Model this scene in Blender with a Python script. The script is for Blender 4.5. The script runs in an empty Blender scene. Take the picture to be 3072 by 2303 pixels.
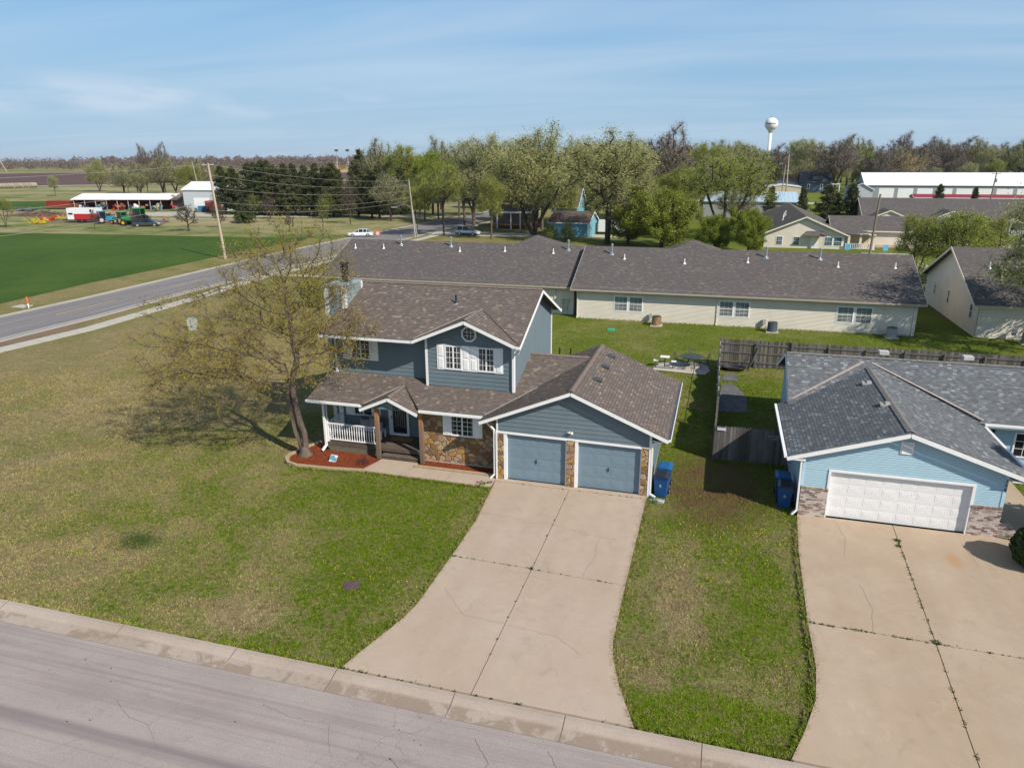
import bpy, math, random
import numpy as np
from mathutils import Vector, Matrix
R = math.radians
scene = bpy.context.scene
col = scene.collection
# ---------------------------------------------------------------- camera
cam_d = bpy.data.cameras.new('camera'); cam = bpy.data.objects.new('camera', cam_d); col.objects.link(cam)
yaw, pitch, roll = -0.28093, 0.30604, -0.00452
fw = Vector((math.sin(yaw)*math.cos(pitch), math.cos(yaw)*math.cos(pitch), -math.sin(pitch)))
rr = Vector((math.cos(yaw), -math.sin(yaw), 0)); uu = rr.cross(fw)
r2 = rr*math.cos(roll)+uu*math.sin(roll); u2 = -rr*math.sin(roll)+uu*math.cos(roll)
cam.matrix_world = Matrix(((r2.x, u2.x, -fw.x, 9.0418), (r2.y, u2.y, -fw.y, -28.7785), (r2.z, u2.z, -fw.z, 14.1641), (0, 0, 0, 1)))
cam_d.sensor_width = 36.0; cam_d.lens = 36.0*2144.2/3072.0
cam_d.clip_start = 0.1; cam_d.clip_end = 20000
scene.camera = cam
# ---------------------------------------------------------------- sky
world = bpy.data.worlds.new('World'); scene.world = world; world.use_nodes = True
wt = world.node_tree; wt.nodes.clear()
SUN_EL, SUN_AZ = 38.5, 120.5            # azimuth from +Y towards +X
sky = wt.nodes.new('ShaderNodeTexSky'); sky.sky_type = 'NISHITA'; sky.sun_disc = False
sky.sun_elevation = R(SUN_EL); sky.sun_rotation = R(SUN_AZ); sky.air_density = 1.0; sky.dust_density = 0.0; sky.ozone_density = 1.6; sky.altitude = 300
tc = wt.nodes.new('ShaderNodeTexCoord')
def wn(t, **k):
    n = wt.nodes.new(t)
    for a, b in k.items(): setattr(n, a, b)
    return n
# thin cirrus and a band of small far cumulus, laid out by sky direction
sep = wn('ShaderNodeSeparateXYZ'); wt.links.new(tc.outputs['Generated'], sep.inputs[0])
zc = wn('ShaderNodeMath', operation='MAXIMUM'); wt.links.new(sep.outputs[2], zc.inputs[0]); zc.inputs[1].default_value = 0.0
za = wn('ShaderNodeMath', operation='ADD'); wt.links.new(zc.outputs[0], za.inputs[0]); za.inputs[1].default_value = 0.08
dv = wn('ShaderNodeVectorMath', operation='DIVIDE'); wt.links.new(tc.outputs['Generated'], dv.inputs[0])
cb = wn('ShaderNodeCombineXYZ'); wt.links.new(za.outputs[0], cb.inputs[0]); wt.links.new(za.outputs[0], cb.inputs[1]); cb.inputs[2].default_value = 1.0
wt.links.new(cb.outputs[0], dv.inputs[1])
mp = wn('ShaderNodeMapping'); mp.inputs['Scale'].default_value = (0.22, 0.75, 0.0); mp.inputs['Rotation'].default_value = (0, 0, 0.35)
wt.links.new(dv.outputs[0], mp.inputs[0])
nz = wn('ShaderNodeTexNoise'); nz.inputs['Scale'].default_value = 1.0; nz.inputs['Detail'].default_value = 7; nz.inputs['Roughness'].default_value = 0.55; nz.inputs['Distortion'].default_value = 0.6
wt.links.new(mp.outputs[0], nz.inputs['Vector'])
rp = wn('ShaderNodeMapRange'); rp.inputs[1].default_value = 0.38; rp.inputs[2].default_value = 0.72; rp.inputs[3].default_value = 0.0; rp.inputs[4].default_value = 0.5
wt.links.new(nz.outputs[0], rp.inputs[0])
# cumulus band
mp2 = wn('ShaderNodeMapping'); mp2.inputs['Scale'].default_value = (5.0, 5.0, 26.0); wt.links.new(tc.outputs['Generated'], mp2.inputs[0])
nz2 = wn('ShaderNodeTexNoise'); nz2.inputs['Scale'].default_value = 1.0; nz2.inputs['Detail'].default_value = 8; nz2.inputs['Roughness'].default_value = 0.55
wt.links.new(mp2.outputs[0], nz2.inputs['Vector'])
r3 = wn('ShaderNodeMapRange'); r3.inputs[1].default_value = 0.44; r3.inputs[2].default_value = 0.62; wt.links.new(nz2.outputs[0], r3.inputs[0])
b1 = wn('ShaderNodeMapRange', interpolation_type='SMOOTHSTEP'); b1.inputs[1].default_value = 0.03; b1.inputs[2].default_value = 0.065; wt.links.new(sep.outputs[2], b1.inputs[0])
b2 = wn('ShaderNodeMapRange', interpolation_type='SMOOTHSTEP'); b2.inputs[1].default_value = 0.07; b2.inputs[2].default_value = 0.11; b2.inputs[3].default_value = 1.0; b2.inputs[4].default_value = 0.0; wt.links.new(sep.outputs[2], b2.inputs[0])
b3 = wn('ShaderNodeMapRange', interpolation_type='SMOOTHSTEP'); b3.inputs[1].default_value = -0.1; b3.inputs[2].default_value = -0.65; wt.links.new(sep.outputs[0], b3.inputs[0])
def wmul(a, b):
    m = wn('ShaderNodeMath', operation='MULTIPLY'); wt.links.new(a, m.inputs[0])
    if isinstance(b, float): m.inputs[1].default_value = b
    else: wt.links.new(b, m.inputs[1])
    return m.outputs[0]
cum = wmul(wmul(wmul(wmul(r3.outputs[0], b1.outputs[0]), b2.outputs[0]), b3.outputs[0]), 0.75)
mxc = wn('ShaderNodeMath', operation='MAXIMUM'); wt.links.new(cum, mxc.inputs[0]); wt.links.new(rp.outputs[0], mxc.inputs[1])
# pale blue spring haze low in the sky
hz = wn('ShaderNodeMapRange', interpolation_type='SMOOTHSTEP'); hz.inputs[1].default_value = 0.0; hz.inputs[2].default_value = 0.55; hz.inputs[3].default_value = 0.92; hz.inputs[4].default_value = 0.0; wt.links.new(sep.outputs[2], hz.inputs[0])
hg = wn('ShaderNodeMapRange', interpolation_type='SMOOTHSTEP'); hg.inputs[1].default_value = 0.0; hg.inputs[2].default_value = 0.22; wt.links.new(sep.outputs[2], hg.inputs[0])
hc = wn('ShaderNodeMix', data_type='RGBA'); wt.links.new(hg.outputs[0], hc.inputs[0]); hc.inputs[6].default_value = (3.0, 4.75, 6.5, 1); hc.inputs[7].default_value = (1.85, 4.15, 6.9, 1)
mh = wn('ShaderNodeMix', data_type='RGBA'); wt.links.new(hz.outputs[0], mh.inputs[0]); wt.links.new(sky.outputs[0], mh.inputs[6]); wt.links.new(hc.outputs[2], mh.inputs[7])
mixs = wn('ShaderNodeMix', data_type='RGBA'); wt.links.new(mxc.outputs[0], mixs.inputs[0]); wt.links.new(mh.outputs[2], mixs.inputs[6])
mixs.inputs[7].default_value = (5.6, 6.6, 7.8, 1)
bg = wn('ShaderNodeBackground'); bg.inputs[1].default_value = 0.10
wo = wn('ShaderNodeOutputWorld'); wt.links.new(mixs.outputs[2], bg.inputs[0]); wt.links.new(bg.outputs[0], wo.inputs[0])
# ---------------------------------------------------------------- sun
sun_d = bpy.data.lights.new('sun', 'SUN'); sun_d.energy = 5.0; sun_d.angle = R(0.5); sun_d.color = (1.0, 0.93, 0.83)
sun = bpy.data.objects.new('sun', sun_d); col.objects.link(sun)
sdir = Vector((math.sin(R(SUN_AZ))*math.cos(R(SUN_EL)), math.cos(R(SUN_AZ))*math.cos(R(SUN_EL)), math.sin(R(SUN_EL))))
sun.rotation_euler = sdir.to_track_quat('Z', 'Y').to_euler(); sun.location = sdir*100
vs = scene.view_settings; vs.view_transform = 'Standard'; vs.look = 'None'; vs.exposure = 0.16; vs.gamma = 1.0; vs.use_curve_mapping = False
scene.render.engine = 'CYCLES'
scene.cycles.use_denoising = True
scene.cycles.max_bounces = 6; scene.cycles.diffuse_bounces = 3; scene.cycles.transparent_max_bounces = 8

# ================================================================ materials
class Mt:
    def __init__(s, name, rough=0.8, spec=0.3, metal=0.0):
        s.mat = bpy.data.materials.new(name); s.mat.use_nodes = True; s.t = s.mat.node_tree; s.t.nodes.clear()
        s.b = s.t.nodes.new('ShaderNodeBsdfPrincipled'); o = s.t.nodes.new('ShaderNodeOutputMaterial'); s.t.links.new(s.b.outputs[0], o.inputs[0]); s.o = o
        s.b.inputs['Roughness'].default_value = rough; s.b.inputs['Specular IOR Level'].default_value = spec; s.b.inputs['Metallic'].default_value = metal
    def put(s, sock, v):
        if hasattr(v, 'is_output'): s.t.links.new(v, sock)
        elif isinstance(v, (tuple, list)) and len(v) == 3 and sock.type == 'RGBA': sock.default_value = (*v, 1)
        else: sock.default_value = v
    def n(s, typ, ins=None, **props):
        n = s.t.nodes.new(typ)
        for k, v in props.items(): setattr(n, k, v)
        for k, v in (ins or {}).items(): s.put(n.inputs[k], v)
        return n
    def m(s, op, a, b=0.0, c=None):
        d = {0: a, 1: b}
        if c is not None: d[2] = c
        return s.n('ShaderNodeMath', d, operation=op).outputs[0]
    def mix(s, f, a, b, blend='MIX'):
        return s.n('ShaderNodeMix', {0: f, 6: a, 7: b}, data_type='RGBA', blend_type=blend).outputs[2]
    def pos(s): return s.n('ShaderNodeNewGeometry').outputs['Position']
    def obj(s): return s.n('ShaderNodeTexCoord').outputs['Object']
    def uv(s): return s.n('ShaderNodeTexCoord').outputs['UV']
    def vmap(s, v, scale=(1, 1, 1), loc=(0, 0, 0), rot=(0, 0, 0)):
        return s.n('ShaderNodeMapping', {0: v, 'Scale': scale, 'Location': loc, 'Rotation': rot}).outputs[0]
    def noise(s, v, scale, detail=3, rough=0.5, dist=0.0):
        return s.n('ShaderNodeTexNoise', {'Vector': v, 'Scale': scale, 'Detail': detail, 'Roughness': rough, 'Distortion': dist}).outputs[0]
    def rng(s, v, a, b, c=0.0, d=1.0):
        return s.n('ShaderNodeMapRange', {0: v, 1: a, 2: b, 3: c, 4: d}, clamp=True).outputs[0]
    def ramp(s, f, stops, interp='LINEAR'):
        n = s.n('ShaderNodeValToRGB', {0: f}); cr = n.color_ramp; cr.interpolation = interp
        while len(cr.elements) < len(stops): cr.elements.new(0.5)
        for e, (p, c) in zip(cr.elements, stops): e.position = p; e.color = (*c, 1)
        return n.outputs[0]
    def sep(s, v): return s.n('ShaderNodeSeparateXYZ', {0: v}).outputs
    def comb(s, x=0.0, y=0.0, z=0.0): return s.n('ShaderNodeCombineXYZ', {0: x, 1: y, 2: z}).outputs[0]
    def wnoise(s, v): return s.n('ShaderNodeTexWhiteNoise', {0: v}, noise_dimensions='3D').outputs
    def bump(s, h, strength=0.5, dist=0.02):
        s.put(s.b.inputs['Normal'], s.n('ShaderNodeBump', {'Strength': strength, 'Distance': dist, 'Height': h}).outputs[0])
    def base(s, c): s.put(s.b.inputs['Base Color'], c); return s
MC = {}
def sc_(st, f): return [(p, tuple(x*f for x in c)) for p, c in st]
def plain(name, c, rough=0.7, spec=0.3, metal=0.0, var=0.12, scale=3.0, bump=0.0, streak=False):
    if name in MC: return MC[name]
    k = Mt(name, rough, spec, metal); v = k.obj()
    if streak: v = k.vmap(v, (1, 1, 0.15))
    f = k.noise(v, scale, 5, 0.6)
    k.base(k.mix(k.rng(f, 0.3, 0.7), tuple(x*(1-var) for x in c), tuple(min(1, x*(1+var)) for x in c)))
    if bump: k.bump(f, bump, 0.02)
    MC[name] = k.mat; return k.mat
def shingle(name, stops, row=0.143, tab=0.30, mottled=0.12, gain=1.35):
    stops = sc_(stops, gain)
    k = Mt(name, 0.95, 0.15); u = k.sep(k.uv())
    rw = k.m('FLOOR', k.m('DIVIDE', u[1], row))
    off = k.wnoise(k.comb(rw, 3.3, 0.0))[0]
    cu = k.m('ADD', k.m('DIVIDE', u[0], tab), k.m('MULTIPLY', off, 7.0))
    cl = k.m('FLOOR', cu)
    w = k.wnoise(k.comb(cl, rw, 1.0))[0]
    c = k.ramp(w, stops, 'CONSTANT')
    w2 = k.wnoise(k.comb(cl, rw, 9.0))[0]
    c = k.mix(k.m('MULTIPLY', w2, 0.25), c, k.mix(0.5, c, (0.0, 0.0, 0.0)))
    n1 = k.noise(k.uv(), 0.5, 4, 0.6)
    c = k.mix(k.rng(n1, 0.3, 0.75, 0.0, mottled), c, (0.05, 0.045, 0.045))
    fr = k.m('FRACT', k.m('DIVIDE', u[1], row)); fc = k.m('FRACT', cu)
    edge = k.m('MULTIPLY', k.rng(fr, 0.04, 0.26, 0.15, 1.0), k.rng(fc, 0.0, 0.06, 0.55, 1.0))
    c = k.mix(k.m('SUBTRACT', 1.0, edge), c, tuple(x*0.35 for x in stops[0][1]))
    g = k.noise(k.uv(), 60, 2)
    k.base(k.mix(k.rng(g, 0.35, 0.65, 0, 0.25), c, (0.03, 0.03, 0.03)))
    h = k.m('ADD', k.m('MULTIPLY', k.m('SUBTRACT', 1.0, fr), 1.0), k.m('MULTIPLY', w2, 0.5))
    k.bump(h, 0.6, 0.012); MC[name] = k.mat; return k.mat
brown = shingle('shingle brown', [(0, (0.130, 0.104, 0.090)), (0.35, (0.148, 0.121, 0.105)), (0.65, (0.116, 0.096, 0.087)), (0.88, (0.19, 0.155, 0.127)), (0.968, (0.26, 0.205, 0.155))], tab=0.17, gain=1.3)
charcoal = shingle('shingle charcoal', [(0, (0.098, 0.104, 0.110)), (0.35, (0.118, 0.124, 0.130)), (0.65, (0.086, 0.090, 0.095)), (0.86, (0.155, 0.170, 0.175)), (0.965, (0.20, 0.225, 0.23))], row=0.143, tab=0.18, gain=1.65)
greyroof = shingle('shingle grey brown', [(0, (0.122, 0.108, 0.102)), (0.5, (0.138, 0.123, 0.116)), (0.75, (0.110, 0.098, 0.096)), (0.93, (0.185, 0.165, 0.148))], row=0.143, tab=0.25, mottled=0.08, gain=1.15)
darkroof = shingle('shingle slate', [(0, (0.07, 0.08, 0.095)), (0.5, (0.09, 0.10, 0.115)), (0.8, (0.06, 0.065, 0.08))])
tanroof = shingle('shingle umber', [(0, (0.11, 0.085, 0.075)), (0.5, (0.14, 0.105, 0.09)), (0.8, (0.09, 0.07, 0.065))])
slate_blue = plain('siding slate blue', (0.135, 0.178, 0.200), 0.55, 0.35, var=0.07, scale=1.2)
light_blue = plain('siding light blue', (0.35, 0.51, 0.59), 0.5, 0.35, var=0.04, scale=1.2)
cream = plain('siding cream', (0.67, 0.61, 0.51), 0.55, 0.3, var=0.06, scale=0.7)
teal_p = plain('siding teal', (0.15, 0.36, 0.44), 0.6, 0.3, var=0.06)
white_p = plain('white paint', (0.78, 0.78, 0.77), 0.5, 0.35, var=0.04, scale=4)
cream_p = plain('cream trim', (0.74, 0.68, 0.56), 0.5, 0.35, var=0.04, scale=4)
tan_gut = plain('tan gutter', (0.40, 0.35, 0.27), 0.45, 0.4, var=0.05)
door_blue = plain('garage door blue', (0.165, 0.235, 0.285), 0.42, 0.45, var=0.05, scale=1.0)
door_white = plain('garage door white', (0.74, 0.74, 0.74), 0.4, 0.45, var=0.03, scale=1.0)
black_m = plain('black metal', (0.02, 0.02, 0.022), 0.4, 0.5, var=0.2)
dark_m = plain('dark grey metal', (0.06, 0.065, 0.07), 0.5, 0.5, var=0.2)
galv = plain('galvanised metal', (0.50, 0.52, 0.53), 0.35, 0.5, 0.7, var=0.12, scale=8)
grey_p = plain('grey paint', (0.36, 0.38, 0.38), 0.5, 0.4, var=0.08)
rubber = plain('rubber', (0.02, 0.02, 0.02), 0.8, 0.2)
def glassm(name, c, rough=0.06):
    k = Mt(name, rough, 0.6); k.base(c); MC[name] = k.mat; return k.mat
glass = glassm('window glass', (0.018, 0.022, 0.027)); k = Mt('bluish window glass', .08, .6); k.base(k.mix(k.rng(k.noise(k.obj(), 1.3, 3), .35, .65), (.025, .045, .06), (.10, .16, .19))); glass_b = k.mat; carglass = glassm('car glass', (0.012, 0.014, 0.016), 0.04)
k = Mt('old wood', 0.85, 0.2); v = k.vmap(k.obj(), (9, 9, 0.8)); f = k.noise(v, 1.0, 6, 0.65); g = k.noise(k.obj(), 0.9, 3)
k.base(k.mix(k.rng(g, 0.4, 0.6), k.ramp(f, [(0.3, (0.10, 0.085, 0.075)), (0.7, (0.24, 0.21, 0.185))]), k.ramp(f, [(0.3, (0.06, 0.05, 0.046)), (0.7, (0.15, 0.13, 0.115))]))); k.bump(f, 0.5, 0.01); oldwood = k.mat
# planks: weathered fence, each board its own tone (attribute 'tone')
def toned(name, c0, c1, rough=0.85, nscale=6, stretch=0.2):
    k = Mt(name, rough, 0.2); a = k.n('ShaderNodeAttribute', attribute_name='tone').outputs[2]
    f = k.noise(k.vmap(k.obj(), (1, 1, stretch)), nscale, 5, 0.65)
    c = k.mix(a, c0, c1); k.base(k.mix(k.rng(f, 0.3, 0.7, 0, 0.55), c, tuple(x*0.45 for x in c0))); k.bump(f, 0.4, 0.01); return k.mat
fencewood = toned('weathered fence wood', (0.085, 0.075, 0.07), (0.24, 0.22, 0.21))
deckwood = toned('deck wood', (0.10, 0.075, 0.055), (0.19, 0.15, 0.115))
mulchm = toned('red mulch', (0.20, 0.045, 0.018), (0.50, 0.13, 0.045), 0.9, 20, 1)
k = Mt('porch post wood', 0.6, 0.3); z = k.sep(k.obj())[2]; f = k.noise(k.vmap(k.obj(), (12, 12, 1.2)), 1.0, 5)
fz = k.m('ADD', z, k.m('MULTIPLY', f, 0.9))
k.base(k.ramp(k.m('DIVIDE', fz, 3.4), [(0.0, (0.11, 0.085, 0.07)), (0.5, (0.19, 0.13, 0.095)), (0.70, (0.24, 0.145, 0.09)), (0.9, (0.40, 0.19, 0.07))])); k.bump(f, 0.3, 0.01); postwood = k.mat
# flagstone veneer
k = Mt('flagstone veneer', 0.8, 0.25); uvn = k.uv()
wv = k.n('ShaderNodeTexNoise', {'Vector': uvn, 'Scale': 3.0, 'Detail': 2}).outputs[1]
vv = k.n('ShaderNodeVectorMath', {0: uvn, 1: k.n('ShaderNodeVectorMath', {0: wv, 'Scale': 0.16}, operation='SCALE').outputs[0]}, operation='ADD').outputs[0]
v2 = k.vmap(vv, (1.0, 1.25, 1))
ve = k.n('ShaderNodeTexVoronoi', {'Vector': v2, 'Scale': 3.1, 'Randomness': 0.95}, feature='DISTANCE_TO_EDGE').outputs[0]
vc = k.n('ShaderNodeTexVoronoi', {'Vector': v2, 'Scale': 3.1, 'Randomness': 0.95}).outputs[1]
wx = k.wnoise(vc)[0]
sc = k.ramp(wx, sc_([(0, (0.33, 0.18, 0.055)), (0.16, (0.20, 0.115, 0.05)), (0.32, (0.38, 0.26, 0.13)), (0.48, (0.26, 0.17, 0.09)), (0.62, (0.34, 0.25, 0.16)), (0.76, (0.17, 0.10, 0.06)), (0.88, (0.30, 0.175, 0.12))], 1.3), 'CONSTANT')
sn = k.noise(uvn, 7, 6, 0.65); sc = k.mix(k.rng(sn, 0.3, 0.7, 0, 0.6), sc, k.mix(0.5, sc, (0.05, 0.03, 0.02)))
mo = k.rng(ve, 0.018, 0.045)
k.base(k.mix(mo, (0.30, 0.24, 0.17), sc)); k.bump(k.m('ADD', k.rng(ve, 0.01, 0.10), k.m('MULTIPLY', sn, 0.5)), 1.0, 0.05); stone = k.mat
# whitewashed brick
k = Mt('whitewashed brick', 0.85, 0.2)
bt = k.n('ShaderNodeTexBrick', {'Vector': k.uv(), 'Color1': (0.0, 0, 0), 'Color2': (1.0, 1, 1), 'Mortar': (0.5, 0.5, 0.5), 'Scale': 1.0, 'Mortar Size': 0.006, 'Bias': 0.0, 'Brick Width': 0.21, 'Row Height': 0.072})
wb = k.sep(bt.outputs[0])[0]; nb = k.noise(k.uv(), 9, 5, 0.6)
bc = k.ramp(k.m('ADD', k.m('MULTIPLY', wb, 0.75), k.m('MULTIPLY', nb, 0.35)), [(0.12, (0.10, 0.065, 0.06)), (0.32, (0.24, 0.155, 0.135)), (0.5, (0.38, 0.29, 0.25)), (0.75, (0.52, 0.46, 0.42))])
k.base(k.mix(bt.outputs[1], bc, (0.36, 0.32, 0.28))); k.bump(k.m('SUBTRACT', 1.0, bt.outputs[1]), 0.5, 0.01); brickm = k.mat
# concrete
def concrete(name, c, stain=(0.30, 0.24, 0.17), amt=0.35, speck=True):
    k = Mt(name, 0.9, 0.2); p = k.pos()
    a = k.noise(p, 0.35, 5, 0.6); b = k.noise(p, 2.2, 5, 0.65); d = k.noise(p, 28, 3, 0.7)
    cc = k.mix(k.rng(a, 0.35, 0.7, 0, amt), c, stain)
    cc = k.mix(k.rng(b, 0.35, 0.75, 0, 0.22), cc, tuple(x*0.62 for x in c))
    cc = k.mix(k.rng(d, 0.3, 0.75, 0, 0.22), cc, tuple(x*0.55 for x in c))
    q = k.noise(p, 0.9, 6, 0.7, 1.2); cc = k.mix(k.rng(q, 0.56, 0.74, 0, 0.35), cc, tuple(x*0.5 for x in c)); cc = k.mix(k.rng(q, 0.40, 0.28, 0, 0.3), cc, tuple(min(1, x*1.25) for x in c))
    X = k.sep(p); es = k.m('SQRT', k.m('ADD', k.m('POWER', k.m('DIVIDE', k.m('SUBTRACT', X[0], 18.15), 0.32), 2.0), k.m('POWER', k.m('DIVIDE', k.m('ADD', X[1], 2.3), 0.75), 2.0)))
    cc = k.mix(k.rng(k.m('ADD', es, b), 0.6, 1.5, 0.55, 0.0), cc, (0.42, 0.20, 0.05))
    w = k.noise(k.vmap(p, (1.1, 0.12, 1)), 1.0, 3, 0.5); cc = k.mix(k.rng(w, 0.45, 0.7, 0, 0.16), cc, tuple(x*0.55 for x in c))
    k.base(cc); k.bump(d, 0.25, 0.008); MC[name] = k.mat; return k.mat
drive_c = concrete('driveway concrete', (0.475, 0.38, 0.30), (0.41, 0.30, 0.205), 0.5)
drive_n = concrete('tan driveway concrete', (0.465, 0.365, 0.27), (0.37, 0.26, 0.165), 0.55)
walk_c = concrete('walk concrete', (0.50, 0.47, 0.41), (0.42, 0.38, 0.30), 0.25)
gutter_c = concrete('gutter concrete', (0.43, 0.36, 0.30), (0.24, 0.195, 0.15), 0.7)
k = Mt('gutter with silt', 0.9, 0.2); p = k.pos(); Y_ = k.sep(p); a = k.noise(p, 1.1, 6, 0.7, .8); b = k.noise(p, 6, 5, .7); d = k.noise(p, 26, 3, .7)
cc = k.mix(k.rng(k.noise(p, .4, 4), .35, .65), (0.43, 0.36, 0.30), (0.37, 0.30, 0.245)); si = k.m('MULTIPLY', k.rng(k.m('ADD', k.m('MULTIPLY', a, 1.0), k.m('MULTIPLY', k.rng(Y_[0], -8.0, 3.0), 0.10)), 0.52, 0.58), k.rng(k.m('ADD', Y_[1], k.m('MULTIPLY', b, .25)), -13.80, -13.95))
cc = k.mix(k.m('MULTIPLY', si, .8), cc, (0.27, 0.205, 0.15)); cc = k.mix(k.rng(b, .5, .75, 0, .3), cc, (0.22, 0.18, 0.15)); k.base(k.mix(k.rng(d, .35, .7, 0, .3), cc, (.2, .16, .13))); k.bump(d, .3, .01); gutter_m = k.mat
curb_tan = concrete('tan curb', (0.46, 0.36, 0.23), (0.35, 0.25, 0.14), 0.5)
gravel = concrete('pale gravel', (0.48, 0.44, 0.37), (0.36, 0.31, 0.23), 0.4)
dirt = concrete('bare earth', (0.22, 0.155, 0.10), (0.15, 0.11, 0.07), 0.5)
# street: worn pale asphalt with wheel streaks and fine cracks
k = Mt('worn street', 0.9, 0.2); p = k.pos()
a = k.noise(p, 0.4, 5, 0.6); d = k.noise(p, 26, 3, 0.75); sx = k.noise(k.vmap(p, (0.05, 1.6, 1)), 1.0, 5, 0.65, 0.4)
cc = k.mix(k.rng(a, 0.35, 0.65), (0.335, 0.285, 0.265), (0.385, 0.330, 0.300))
cc = k.mix(k.rng(sx, 0.48, 0.66, 0, 0.8), cc, (0.235, 0.195, 0.195)); cc = k.mix(k.rng(sx, 0.30, 0.46, 0.6, 0.0), cc, (0.38, 0.35, 0.32))
yy = k.sep(p)[1]; xx = k.sep(p)[0]
tr = k.m('ABSOLUTE', k.m('ADD', k.m('ADD', yy, 17.15), k.m('MULTIPLY', k.noise(k.vmap(p, (0.12, 0, 0)), 1.0, 2), 0.5)))
s2 = k.noise(k.vmap(p, (0.025, 5.5, 1)), 1.0, 4, 0.6, 0.3); cc = k.mix(k.rng(s2, 0.52, 0.68, 0, 0.4), cc, (0.20, 0.17, 0.17)); cc = k.mix(k.rng(k.m('ADD', tr, k.m('MULTIPLY', d, 0.3)), 0.14, 0.36, 0.5, 0.0), cc, (0.17, 0.14, 0.15))
vor = k.n('ShaderNodeTexVoronoi', {'Vector': k.n('ShaderNodeVectorMath', {0: p, 1: k.n('ShaderNodeTexNoise', {'Vector': p, 'Scale': 2.0, 'Detail': 3}).outputs[1]}, operation='ADD').outputs[0], 'Scale': 1.0}, feature='DISTANCE_TO_EDGE').outputs[0]
cm = k.m('MULTIPLY', k.rng(vor, 0.006, 0.018, 1.0, 0.0), k.m('MULTIPLY', k.rng(k.noise(p, 0.25, 2), 0.5, 0.62), k.rng(xx, -5.0, 2.0)))
cc = k.mix(k.m('MULTIPLY', cm, 0.45), cc, (0.14, 0.12, 0.11))
cc = k.mix(k.rng(d, 0.42, 0.66, 0, 0.45), cc, (0.18, 0.155, 0.145)); cc = k.mix(k.rng(k.noise(p, 1.4, 6, .75), .55, .72, 0, .35), cc, (.20, .17, .165)); k.base(cc); k.bump(d, 0.4, 0.01); street_m = k.mat
# main road asphalt
k = Mt('road asphalt', 0.85, 0.25); p = k.pos(); a = k.noise(k.vmap(p, (1.2, 0.06, 1)), 1.0, 4); d = k.noise(p, 14, 3, 0.7)
k.base(k.mix(k.rng(d, 0.35, 0.7, 0, 0.35), k.mix(k.rng(a, 0.4, 0.65), (0.200, 0.186, 0.184), (0.250, 0.234, 0.228)), (0.11, 0.10, 0.10))); asphalt = k.mat
yel = plain('yellow road paint', (0.55, 0.36, 0.09), 0.7, var=0.35, scale=8); wht = plain('white road paint', (0.62, 0.61, 0.60), 0.7, var=0.2, scale=8)
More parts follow.
